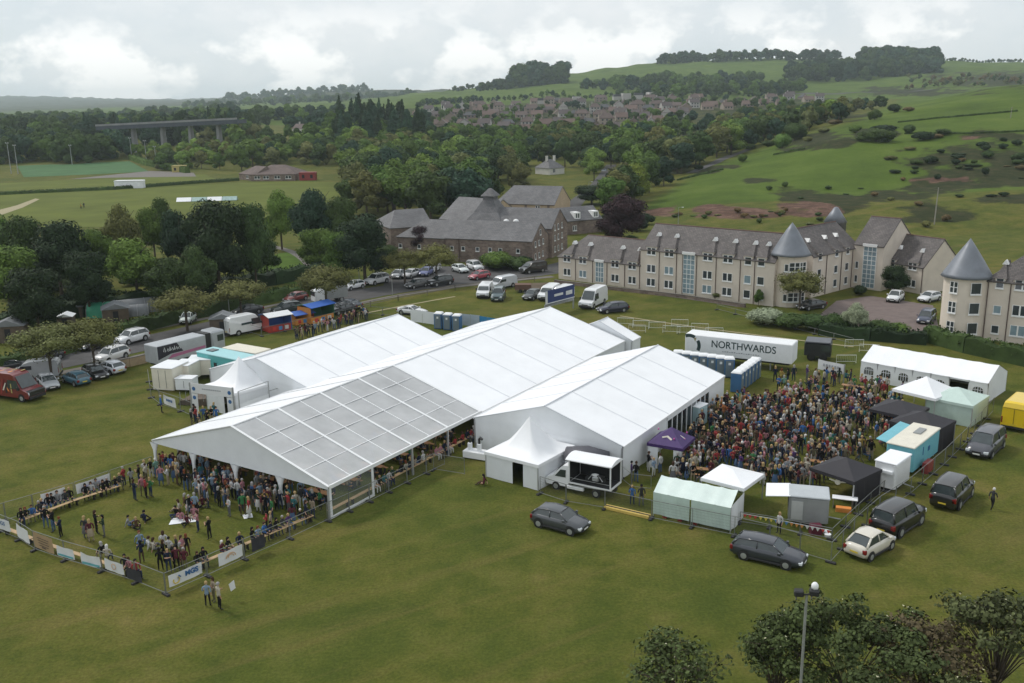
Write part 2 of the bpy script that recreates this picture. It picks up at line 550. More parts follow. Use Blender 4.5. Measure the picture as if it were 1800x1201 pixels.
def sheet(name, pxs, m, lift=0.02, kind='structure', world=False):
 """ground sheet from image-traced outline, laid on the terrain"""
 pts = [Vector(p) if world else GT(*p) for p in pxs]
 cz = [ground_z(p.x, p.y) + lift for p in pts]
 b = MB(); b.add([(p.x, p.y, z) for p, z in zip(pts, cz)], [tuple(range(len(pts)))])
 o = b.build(name, m)
 if o.data.polygons[0].normal.z < 0:
  o.data.flip_normals()
 tag(o, kind=kind)
 return o
def ribbon(name, pxs, w, m, lift=0.02, dash=None):
 """strip of width w along ground points"""
 P = [GT(*p) if len(p) == 2 else Vector(p) for p in pxs]
 Q = []
 for i in range(len(P) - 1):
  n = max(1, int((P[i + 1] - P[i]).length / 4))
  for k in range(n):
   Q.append(P[i].lerp(P[i + 1], k / n))
 Q.append(P[-1])
 for _ in range(4):
  Q = [Q[0]] + [(Q[i - 1] + Q[i] * 2 + Q[i + 1]) / 4 for i in range(1, len(Q) - 1)] + [Q[-1]]
 L, Rr = [], []
 for i, p in enumerate(Q):
  d = (Q[min(i + 1, len(Q) - 1)] - Q[max(i - 1, 0)]); d.z = 0; d.normalize()
  s = Vector((-d.y, d.x, 0))
  for lst, sg in ((L, 1), (Rr, -1)):
   q = p + s * w / 2 * sg
   lst.append((q.x, q.y, ground_z(q.x, q.y) + lift))
 b = MB()
 for i in range(len(Q) - 1):
  if dash and int(i / dash) % 2:
   continue
  b.quad(Rr[i], Rr[i + 1], L[i + 1], L[i])
 o = b.build(name, m)
 tag(o, kind='structure')
 return Q
asphalt = mat("asphalt", (0.085, 0.082, 0.082), 0.9, var=0.25, scale=0.5, spec=0.2)
paving = mat("pavement_stone", (0.17, 0.155, 0.14), 0.9, var=0.2, scale=1.2, spec=0.2)
redpave = mat("red_block_paving", (0.17, 0.135, 0.125), 0.9, var=0.2, scale=0.8, spec=0.2)
pitchgrass = mat("pitch_grass", (0.105, 0.125, 0.026), 0.95, var=0.22, scale=0.06, spec=0.1)
astro = mat("artificial_turf", (0.07, 0.14, 0.06), 0.9, var=0.15, scale=0.1, spec=0.1)
lawn = mat("lawn_grass", (0.07, 0.12, 0.018), 0.95, var=0.3, scale=0.3, spec=0.1)
soil = mat("bare_soil", (0.12, 0.095, 0.07), 0.95, var=0.3, scale=0.4, spec=0.1)
chalk = mat("line_paint", (0.6, 0.6, 0.58), 0.8, var=0.15, scale=1)
# ---- marquees
TH = 0.568                                  # heading of the big marquees
def LW(O, x, y, z=0.0, th=TH):
 """local (across, along) of a marquee -> world"""
 return Vector((O[0] + x * math.cos(th) + y * math.sin(th), O[1] - x * math.sin(th) + y * math.cos(th), z))
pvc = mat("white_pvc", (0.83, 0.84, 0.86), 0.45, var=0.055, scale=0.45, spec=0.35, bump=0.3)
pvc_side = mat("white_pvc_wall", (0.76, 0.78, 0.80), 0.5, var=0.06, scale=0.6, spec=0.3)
alu = mat("aluminium", (0.55, 0.56, 0.58), 0.4, 0.6, var=0.1, scale=2)
whitemetal = mat("white_paint_metal", (0.78, 0.79, 0.80), 0.4, var=0.05, scale=2)
steel = mat("galvanised_steel", (0.36, 0.37, 0.37), 0.5, 0.5, var=0.2, scale=3)
clearpvc = glass_mat("clear_pvc", (0.76, 0.77, 0.78), 0.58, 0.3)
clearwin = glass_mat("clear_window", (0.5, 0.55, 0.55), 0.16, 0.12)
darkin = mat("dark_interior", (0.02, 0.02, 0.022), 0.9, var=0.2)
darkglass = mat("dark_glass", (0.02, 0.024, 0.028), 0.08, var=0.2, spec=0.8)
seam = mat("roof_seam", (0.62, 0.64, 0.67), 0.6, var=0.05)
def roof_half(W, y0, y1, e, r, side, over=0.12, sag=0.10, nx=6, ny=5):
 b = MB()
 xe, xr = (-over, W / 2) if side < 0 else (W + over, W / 2)
 vs = []
 for j in range(ny + 1):
  t = j / ny
  y = y0 + (y1 - y0) * t
  for i in range(nx + 1):
   s = i / nx
   x = xe + (xr - xe) * s
   z = e + (r - e) * s - sag * math.sin(math.pi * t) * (0.35 + 0.65 * math.sin(math.pi * s))
   vs.append((x, y, z))
 fs = []
 for j in range(ny):
  for i in range(nx):
   q = (j * (nx + 1) + i, j * (nx + 1) + i + 1, (j + 1) * (nx + 1) + i + 1, (j + 1) * (nx + 1) + i)
   fs.append(q if side < 0 else q[::-1])
 b.add(vs, fs)
 return b
def wall_panel(b, x0, y0, x1, y1, z0, z1, folds=0.05, mi=0, step=0.45):
 """fabric wall with vertical folds"""
 L = math.hypot(x1 - x0, y1 - y0)
 n = max(2, int(L / step))
 nx, ny = -(y1 - y0) / L, (x1 - x0) / L
 vs = []
 for k in range(n + 1):
  t = k / n
  o = folds * math.sin(k * 1.9) * (0.5 + 0.5 * math.sin(k * 0.7 + x0))
  o2 = 0 if k in (0, n) else o
  vs.append((x0 + (x1 - x0) * t, y0 + (y1 - y0) * t, z1))
  vs.append((x0 + (x1 - x0) * t + nx * o2, y0 + (y1 - y0) * t + ny * o2, z0))
 b.add(vs, [(2 * k, 2 * k + 2, 2 * k + 3, 2 * k + 1) for k in range(n)], mi)
def gable(W, e, r, y, drop=0.0):
 b = MB()
 n = 12
 vs = [(W * k / n, y, e - drop) for k in range(n + 1)] + [(W * k / n, y, e + (r - e) * (1 - abs(2 * k / n - 1)) - 0.02) for k in range(n + 1)]
 b.add(vs, [(k, k + 1, n + 2 + k, n + 1 + k) for k in range(n)])
 return b
def marquee(name, O, W, L, e, r, label, bays, clear=(), gable_near=True, gable_far=True, walls=(), posts_near=False, th=TH, cat='marquee'):
 """walls: list of (side, bay0, bay1, kind) side in L R N F; bays of L/bays metres"""
 t = empty(name, (O[0], O[1], 0), -th, label, cat)
 bl = L / bays
 wht = MB(); clr = MB(); sm_ = MB(); rail = MB()
 for k in range(bays):
  for sd in (-1, 1):
   src = roof_half(W, k * bl, (k + 1) * bl, e, r, sd, sag=0.05 if k in clear else 0.09)
   (clr if k in clear and sd > 0 else wht).add(src.v, src.f)
 if wht.v: wht.build('roof', pvc, t, smooth=True)
 if clr.v: clr.build('clear_roof', clearpvc, t, smooth=True)
 for k in range(bays + 1):
  y = k * bl
  big = (k in clear) or (k - 1 in clear)
  w_, h_ = (0.11, 0.07) if big else (0.05, 0.02)
  for sd in (0, 1):
   xe, xr = (-0.13, W / 2) if sd == 0 else (W + 0.13, W / 2)
   (rail if big else sm_).slab([(xe, y - w_, e + h_), (xr, y - w_, r + h_), (xr, y + w_, r + h_), (xe, y + w_, e + h_)][::(-1 if sd else 1)], -0.06 if 0 else 0.06)
 if clear:
  for k in clear:
   y = (k + .5) * bl
   for sd in (1,):
    xe, xr = (W + 0.12, W / 2)
    rail.slab([(xe, y - .045, e + .02), (xr, y - .045, r + .02), (xr, y + .045, r + .02), (xe, y + .045, e + .02)][::(-1 if sd else 1)], 0.07)
   for q in (0.25, 0.5, 0.75):
    for sd in (1,):
     x = W - (W / 2) * q
     z = e + (r - e) * q
     rail.box(x - .035, x + .035, k * bl + .12, (k + 1) * bl - .12, z + .0, z + .035)
 if rail.v: rail.build('roof_beam', whitemetal, t)
 if sm_.v: sm_.build('roof_seam', seam, t)
 g = MB()
 g.box(W + .10, W + .18, 0, L, e - .14, e + .03); g.box(-.18, -.10, 0, L, e - .14, e + .03)
 if clear: g.box(W + .06, W + .20, 0, len(clear) * bl, e + .03, e + .16)
 g.build('eave_rail', whitemetal, t)
 if gable_near: gable(W, e, r, 0.0, 0.22).build('gable', pvc_side, t)
 if gable_far: gable(W, e, r, L, 0.22).build('gable', pvc_side, t)
 ridge = MB(); ridge.tube([(W / 2, -.05, r + .02), (W / 2, L + .05, r + .02)], .06, 6); ridge.build('ridge', seam if not clear else whitemetal, t)
 for k in range(bays + 1):
  for x in (0.0, W):
   p = MB(); p.box(x - .07, x + .07, k * bl - .07, k * bl + .07, 0, e - .15); p.build('post', alu, t)
 for side, a, b_, kind in walls:
  w = MB()
  if side in 'LR':
   x = 0.02 if side == 'L' else W - 0.02
   x += -0.1 if side == 'L' else 0.1
   y0, y1 = a * bl + .02, b_ * bl - .02
   P = (x, y0, x, y1)
  else:
   y = -0.03 if side == 'N' else L + 0.03
   P = (a * W, y, b_ * W, y)
  if kind == 'cloth':
   wall_panel(w, *P, 0.02, e - 0.12)
   w.build('side_wall', pvc_side, t)
  elif kind == 'window':
   x = P[0]
   fr = MB()
   for (ya, yb, za, zb) in ((y0, y0 + .2, .03, e - .2), (y1 - .2, y1, .03, e - .2), (y0 + .2, y1 - .2, .03, .22)):
    fr.box(x - .03, x + .03, ya, yb, za, zb)
   f_ = fr.build('window_frame', whitemetal, t)
   w.quad((x, y0 + .2, .22), (x, y1 - .2, .22), (x, y1 - .2, e - .15), (x, y0 + .2, e - .15))
   w.build('window_pane', clearwin, f_)
  elif kind == 'glass':
   x = P[0]
   w.quad((x, y0, .03), (x, y1, .03), (x, y1, e - .5), (x, y0, e - .5))
   gl = w.build('glass_door', darkglass, t)
   fr = MB()
   k = int((y1 - y0) / 1.2) + 1
   for q in range(k + 1):
    yy = y0 + (y1 - y0) * q / k
    fr.box(x + .005, x + .06, yy - .05, yy + .05, 0.03, e - .5)
   fr.box(x + .005, x + .07, y0, y1, e - .5, e - .12)
   fr.build('door_frame', pvc_side, gl)
 return t
MO, LO, RO = (-30.39, 75.81), (-31.75, 96.22), (-3.378, 79.6)
main_m = marquee('marquee', MO, 19.79, 49.66, 2.57, 5.57, 'largest white marquee, its near end roofed in clear panels over the drinkers', 10,
     clear=(0, 1, 2, 3), walls=[('L', 4, 10, 'cloth'), ('R', 0, 1, 'window'), ('R', 4, 10, 'cloth'), ('F', 0, 1, 'cloth'), ('L', 1, 4, 'cloth')])
for x in (4.95, 9.9, 14.85):
 p = MB(); p.box(x - .06, x + .06, -.06, .06, 0, 2.4); p.build('post', alu, main_m)
for i, x in enumerate((0.1, 4.95, 9.9, 14.85)):      # curtains gathered at the posts of the open end
 b = MB()
 n = 10
 vs = []
 prof = [(2.38, .55), (2.1, .42), (1.7, .22), (1.3, .15), (0.8, .2), (0.1, .26)]
 for z, w_ in prof:
  for k in range(n):
   a = 2 * math.pi * k / n
   vs.append((x + w_ * math.cos(a) * (1 if k % 2 else .8), -.02 + .12 * math.sin(a) * (1 if k % 2 else .7), z))
 fs = [(j * n + k, j * n + (k + 1) % n, (j + 1) * n + (k + 1) % n, (j + 1) * n + k) for j in range(len(prof) - 1) for k in range(n)]
 b.add(vs, [f[::-1] for f in fs]); b.build('curtain', pvc_side, main_m, smooth=True)
left_m = marquee('marquee', LO, 14.1, 22.64, 3.0, 5.164, 'white marquee at the back left, beside the turquoise trailer', 5,
     walls=[('L', 0, 5, 'cloth'), ('R', 0, 5, 'cloth'), ('N', 0, 1, 'cloth'), ('F', 0, 1, 'cloth')])
right_m = marquee('marquee', RO, 14.33, 23.07, 2.82, 5.07, 'white marquee on the right with dark glass doors facing the crowd', 5,
     walls=[('L', 0, 5, 'cloth'), ('N', 0, 1, 'cloth'), ('F', 0, 1, 'cloth'), ('R', 0, 1.9, 'cloth'), ('R', 1.9, 4.1, 'glass'), ('R', 4.1, 5, 'cloth')])
fr = G(1123, 598, 2.6)
_al = (fr.x - MO[0]) * math.sin(TH) + (fr.y - MO[1]) * math.cos(TH)
_ac = (fr.x - MO[0]) * math.cos(TH) - (fr.y - MO[1]) * math.sin(TH)
_q = LW(MO, _ac - 9, 49.9)
marquee('marquee', (_q.x, _q.y), 8.4, max(_al - 49.9, 2.2), 2.6, 4.5, 'small white marquee tucked behind the far end of the largest one', 1,
  walls=[('L', 0, 1, 'cloth'), ('R', 0, 1, 'cloth'), ('F', 0, 1, 'cloth'), ('N', 0, 1, 'cloth')])
a, b2 = G(1514, 634, 2.1), G(1738, 674, 2.1)
far = G(1772, 651, 2.1)
dx = (b2 - a).length
wth = math.atan2(-(b2.y - a.y), b2.x - a.x)           # heading whose across axis runs a->b2
depth = 5.6
def arched_tent():
 t = empty('party_tent', (a.x, a.y, 0), -wth, 'long white party tent with arched windows along its front wall', 'party tent')
 e, r = 2.1, 3.35
 n = 7
 bl = dx / n
 rf = MB()
 for k in range(n):
  for (ya, yb, za, zb) in ((-.1, depth / 2, e, r), (depth / 2, depth + .1, r, e)):
   vs = []
   for j in range(4):
    for i in range(5):
     s, tt = i / 4, j / 3
     vs.append((k * bl + bl * tt, ya + (yb - ya) * s, za + (zb - za) * s - .05 * math.sin(math.pi * tt)))
   rf.add(vs, [(j * 5 + i, (j + 1) * 5 + i, (j + 1) * 5 + i + 1, j * 5 + i + 1) for j in range(3) for i in range(4)])
 rf.build('roof', pvc, t, smooth=True)
 w = MB()
 door = 5
 for k in range(n):
  x0, x1 = k * bl, (k + 1) * bl
  if k == door:
   w.quad((x0, -.05, e - .2), (x1, -.05, e - .2), (x1, -.05, e), (x0, -.05, e)); continue
  cx, hw, zb, zs = (x0 + x1) / 2, bl * .27, .72, 1.25
  arch = [(cx - hw, zb), (cx + hw, zb), (cx + hw, zs)] + [(cx + hw * math.cos(math.pi * q / 8), zs + hw * .62 * math.sin(math.pi * q / 8)) for q in range(1, 8)] + [(cx - hw, zs)]
  outer = [(x0, .02), (x1, .02), (x1, zs)] + [(cx + (bl / 2) * math.cos(math.pi * q / 8) , e) for q in range(1, 8)] + [(x0, zs)]
  m = len(arch)
  vs = [(x, -.05, z) for x, z in arch] + [(x, -.05, z) for x, z in outer]
  w.add(vs, [(i, (i + 1) % m, m + (i + 1) % m, m + i)[::-1] for i in range(m)])
  p = MB(); p.add([(x, -.02, z) for x, z in arch], [tuple(range(m))])
  pn = p.build('arched_window', clearwin, t)
  g = MB()
  g.box(cx - .025, cx + .025, -.075, -.045, zb, zs + hw * .6); g.box(cx - hw, cx + hw, -.075, -.045, zs - .03, zs + .02)
  for sx in (-.5, .5):
   g.box(cx + hw * sx - .02, cx + hw * sx + .02, -.075, -.045, zb, zs + hw * .5)
  g.build('window_bar', pvc_side, pn)
 w.build('front_wall', pvc_side, t)
 w2 = MB()
 wall_panel(w2, 0, depth, dx, depth, .02, e); w2.build('rear_wall', pvc_side, t)
 for x in (0.0, dx):
  g = MB(); g.add([(x, 0, .02), (x, depth, .02), (x, depth, e), (x, depth / 2, r - .03), (x, 0, e)], [(0, 1, 2, 3, 4)]); g.build('end_wall', pvc_side, t)
 for k in range(n + 1):
  for y in (0.02, depth - .02):
   p = MB(); p.tube([(k * bl, y, 0), (k * bl, y, e)], .035, 5); p.build('post', alu, t)
arched_tent()
# ---- pagodas and gazebos
def pagoda(name, pn, pl, pr, e, pk, label, walls, mroof=pvc, mwall=pvc_side, cat='pagoda', size=None, curve=1.9, valance=.25, door=None, doorcol=None):
 """pn near corner, pl corner to the left, pr corner to the right: world ground points"""
 c = (pl + pr) / 2
 ux = (pr - pn); uy = (pl - pn)
 sx = size or (ux.length + uy.length) / 2
 ang = math.atan2(ux.y, ux.x)
 t = empty(name, (pn.x, pn.y, 0), ang, label, cat)
 S = sx
 cx = cy = S / 2
 n = 10
 rf = MB()
 vs, fs = [], []
 ring = []
 for k in range(4):
  for q in range(6):
   f = q / 6
   p0 = [(0, 0), (1, 0), (1, 1), (0, 1)][k]; p1 = [(1, 0), (1, 1), (0, 1), (0, 0)][k]
   ring.append((p0[0] + (p1[0] - p0[0]) * f, p0[1] + (p1[1] - p0[1]) * f))
 m = len(ring)
 for j in range(n + 1):
  s = j / n
  sc = 1 - s
  z = e + (pk - e) * (s ** curve)
  for (x, y) in ring:
   vs.append((cx + (x - .5) * S * 1.03 * sc, cy + (y - .5) * S * 1.03 * sc, z))
 for j in range(n):
  for k in range(m):
   fs.append((j * m + k, j * m + (k + 1) % m, (j + 1) * m + (k + 1) % m, (j + 1) * m + k))
 o = S * .015
 vs2 = [(cx + (x - .5) * S * 1.035, cy + (y - .5) * S * 1.035, e) for x, y in ring] + [(cx + (x - .5) * S * 1.04, cy + (y - .5) * S * 1.04, e - valance) for x, y in ring]
 rf.add(vs, fs)
 rf.build('roof', mroof, t, smooth=curve > 1.2)
 v = MB(); v.add(vs2, [(k, m + k, m + (k + 1) % m, (k + 1) % m) for k in range(m)]); v.build('valance', mroof, t)
 for x, y in ((0, 0), (S, 0), (S, S), (0, S)):
  p = MB(); p.box(x - .04, x + .04, y - .04, y + .04, 0, e - .02); p.build('post', alu, t)
 E = {'r': (0, 0, S, 0), 'l': (0, S, 0, 0), 'br': (S, 0, S, S), 'bl': (S, S, 0, S)}
 for w_ in walls:
  x0, y0, x1, y1 = E[w_]
  b = MB()
  if door and door[0] == w_:
   a0, a1 = door[1], door[2]
   f = lambda q: (x0 + (x1 - x0) * q, y0 + (y1 - y0) * q)
   if a0 > 0: wall_panel(b, *f(0), *f(a0), .02, e - .02, .03)
   if a1 < 1: wall_panel(b, *f(a1), *f(1), .02, e - .02, .03)
  else:
   wall_panel(b, x0, y0, x1, y1, .02, e - .02, .04)
  b.build('side_wall', mwall, t)
 if door:      # dark lining seen through the doorway
  pass
 return t
PN, PL_, PR_ = G(946, 863), G(848, 842), G(1010, 826)
pagoda('pagoda', PN, PL_, PN + (PN - PL_).cross(Vector((0, 0, 1))).normalized() * (PN - PL_).length * -1 if False else PR_, 2.2, 5.0,
  'white pagoda tent with a peaked roof beside the display truck', ['l', 'r', 'bl', 'br'], size=(PL_ - PN).length, door=('l', .52, .72))
# ---- buildings
harl = mat("beige_harling", (0.64, 0.565, 0.485), 0.9, var=0.10, scale=0.5, bump=0.1)
harl2 = mat("pale_harling", (0.68, 0.60, 0.51), 0.9, var=0.08, scale=0.5)
quoin = mat("band_course", (0.36, 0.31, 0.27), 0.9, var=0.1, scale=0.8)
slate = brick_mat("slate_roof", (0.088, 0.075, 0.073), (0.130, 0.112, 0.105), (0.04, 0.04, 0.04), 1.0, 0.45, 0.28, 0.7, 0.02, 0.3)
slate2 = brick_mat("old_slate_roof", (0.105, 0.105, 0.11), (0.150, 0.145, 0.15), (0.07, 0.07, 0.07), 1.0, 0.5, 0.30, 0.7, 0.02, 0.25)
redslate = brick_mat("brown_tile_roof", (0.10, 0.068, 0.06), (0.145, 0.10, 0.088), (0.06, 0.05, 0.045), 1.0, 0.35, 0.3, 0.8, 0.02, 0.25)
lead = mat("lead_cone", (0.17, 0.185, 0.21), 0.45, 0.2, var=0.15, scale=0.8)
sandstone = brick_mat("red_sandstone", (0.15, 0.105, 0.088), (0.24, 0.18, 0.145), (0.20, 0.17, 0.15), 1.0, 0.6, 0.3, 0.9, 0.03, 0.35)
tanstone = brick_mat("tan_block", (0.40, 0.30, 0.19), (0.46, 0.35, 0.23), (0.36, 0.29, 0.21), 1.0, 0.45, 0.22, 0.9, 0.015, 0.12)
upvc = mat("white_window_frame", (0.78, 0.78, 0.77), 0.5, var=0.04)
whitewash = mat("white_render", (0.62, 0.60, 0.56), 0.9, var=0.12, scale=0.6)
pipe = mat("brown_downpipe", (0.085, 0.055, 0.045), 0.6, var=0.1)
gpane = mat("window_glass", (0.045, 0.055, 0.065), 0.06, var=0.4, scale=0.4, spec=0.8)
gblue = mat("curtained_glass", (0.22, 0.30, 0.34), 0.25, var=0.3, scale=0.7, spec=0.6)
ridge_m = mat("ridge_tile", (0.16, 0.095, 0.08), 0.8, var=0.2)
def HZ(p, py):
 """height above ground point p that appears on image row py"""
 lo, hi = 0.0, 60.0
 for _ in range(40):
  mid = (lo + hi) / 2
  if proj((p[0], p[1], p[2] + mid))[1] > py: lo = mid
  else: hi = mid
 return lo
def BM(P0, P1):
 d = P1 - P0
 return Matrix.Translation(P0) @ Matrix.Rotation(math.atan2(d.y, d.x), 4, 'Z')
def U(P0, P1, px):
 """distance along P0->P1 at which the line crosses image column px"""
 lo, hi = -0.5, 1.5
 for _ in range(40):
  m = (lo + hi) / 2
  if proj(P0.lerp(P1, m))[0] < px: lo = m
  else: hi = m
 return lo * (P1 - P0).length
class Bld:
 def __init__(s, name, loc, label, cat='building', group=None):
  s.root = empty(name, loc, 0, label, cat, group)
  s.T = Matrix.Translation(-Vector(loc))
 def mb(s, M=None):
  b = MB(); b.M = s.T @ M if M else s.T
  return b
def window(B, M, x, z, w, h, style='double', wall_y=0.0, glass=None, parent=None):
 """framed window on the wall facing -y of the local frame"""
 y = wall_y
 f = B.mb(M)
 t = .07
 f.box(x - w / 2, x + w / 2, y - .05, y - .004, z - t, z); f.box(x - w / 2, x + w / 2, y - .05, y - .004, z + h, z + h + t * .8)
 f.box(x - w / 2 - t, x - w / 2, y - .05, y - .004, z - t, z + h + t * .8); f.box(x + w / 2, x + w / 2 + t, y - .05, y - .004, z - t, z + h + t * .8)
 f.box(x - w / 2 - .12, x + w / 2 + .12, y - .12, y - .052, z - .2, z - .05)
 if style == 'double':
  f.box(x - .09, x + .09, y - .048, y - .005, z, z + h)
 if style == 'grid':
  f.box(x - .06, x + .06, y - .048, y - .005, z, z + h); f.box(x - w / 2, x + w / 2, y - .046, y - .006, z + h * .48, z + h * .54)
 fo = f.build('window', upvc, parent or B.root)
 p = B.mb(M)
 p.quad((x - w / 2, y - .02, z), (x + w / 2, y - .02, z), (x + w / 2, y - .02, z + h), (x - w / 2, y - .02, z + h))
 p.build('pane', glass or gpane, fo)
def stair_glazing(B, M, x, w, z0, z1, y=0.0):
 f = B.mb(M)
 f.box(x - w / 2 - .08, x - w / 2, y - .08, y - .004, z0, z1); f.box(x + w / 2, x + w / 2 + .08, y - .08, y - .004, z0, z1)
 for q in range(1, 3):
  f.box(x - w / 2 + w * q / 3 - .04, x - w / 2 + w * q / 3 + .04, y - .07, y - .004, z0, z1)
 n = max(3, int((z1 - z0) / .7))
 for q in range(n + 1):
  zz = z0 + (z1 - z0) * q / n
  f.box(x - w / 2, x + w / 2, y - .065, y - .005, zz - .04, zz + .04)
 f.box(x - w / 2 - .15, x + w / 2 + .15, y - .3, y - .09, z1 + .05, z1 + .45)
 fo = f.build('stair_window', upvc, B.root)
 p = B.mb(M); p.quad((x - w / 2, y - .02, z0), (x + w / 2, y - .02, z0), (x + w / 2, y - .02, z1), (x - w / 2, y - .02, z1))
 p.build('pane', gblue, fo)
def pitched(B, M, L, D, e, r, wall, roof, hip=(0, 0), over=.25, wallname='wall', rd=0.5, ridge=True, back=None):
 """walls and pitched roof over 0..L x 0..D; rd = ridge position across depth; hip = setback of ridge end at each side (0 = gable)"""
 w = B.mb(M)
 w.quad((0, 0, 0), (L, 0, 0), (L, 0, e), (0, 0, e))
 yr = D * rd
 w.quad((L, D, 0), (0, D, 0), (0, D, e), (L, D, e))
 if hip[0]: w.quad((0, D, 0), (0, 0, 0), (0, 0, e), (0, D, e))
 else: w.add([(0, D, 0), (0, 0, 0), (0, 0, e), (0, yr, r - .06), (0, D, e)], [(0, 1, 2, 3, 4)])
 if hip[1]: w.quad((L, 0, 0), (L, D, 0), (L, D, e), (L, 0, e))
 else: w.add([(L, 0, 0), (L, D, 0), (L, D, e), (L, yr, r - .06), (L, 0, e)], [(0, 1, 2, 3, 4)])
 w.build(wallname, wall, B.root, uv=True)
 f = B.mb(M)
 o = over; k = (r - e) / yr * o * .6
 a0, a1 = (-o if hip[0] else -.08), (L + o if hip[1] else L + .08)
 r0, r1 = (hip[0] if hip[0] else -.08), (L - hip[1] if hip[1] else L + .08)
 f.slab([(a0, -o, e - k), (a1, -o, e - k), (r1, yr, r), (r0, yr, r)], .14)
 f.slab([(a1, D + o, e - k), (a0, D + o, e - k), (r0, yr, r), (r1, yr, r)], .14)
 if hip[0]: f.slab([(a0, D + o, e - k), (a0, -o, e - k), (r0, yr, r)], .14)
 if hip[1]: f.slab([(a1, -o, e - k), (a1, D + o, e - k), (r1, yr, r)], .14)
 ro = f.build('roof', roof, B.root, uv=True)
 if ridge:
  g = B.mb(M); g.tube([(r0, yr, r + .03), (r1, yr, r + .03)], .09, 5)
  g.build('ridge', ridge_m, ro)
 return ro
def dormer(B, M, x, e, zt, w, yb, ro, white=True):
 """window bay pushed up through the eave with a hipped slate cap running back to a white gablet"""
 b = B.mb(M)
 b.box(x - w / 2, x + w / 2, -.03, 1.2, e - .6, zt)
 b.build('dormer', harl, B.root)
 f = B.mb(M)
 yb2 = yb
 A, C = (x - w / 2 - .15, -.25, zt - .05), (x + w / 2 + .15, -.25, zt - .05)
 T = (x, yb2 * .52, zt + (1.65))
 Bk = (x - w / 2 - .15, yb2 * .62, zt + .2), (x + w / 2 + .15, yb2 * .62, zt + .2)
 f.add([A, C, T, Bk[0], Bk[1], (x, yb2 * 1.0, zt + 1.65)], [(0, 1, 2), (1, 4, 5, 2), (3, 0, 2, 5), (4, 3, 5), (0, 3, 4, 1)])
 f.build('dormer_roof', slate, B.root, uv=True)
 g = B.mb(M)
 g.add([(x - .38, yb2 * .42, zt + 1.35), (x + .38, yb2 * .42, zt + 1.35), (x, yb2 * .42, zt + 1.95), (x - .3, yb2 * .62, zt + 1.4), (x + .3, yb2 * .62, zt + 1.4), (x, yb2 * .62, zt + 1.9)],
   [(0, 1, 2), (1, 4, 5, 2), (3, 0, 2, 5), (0, 3, 4, 1), (4, 3, 5)])
 g.build('gablet', upvc, B.root)
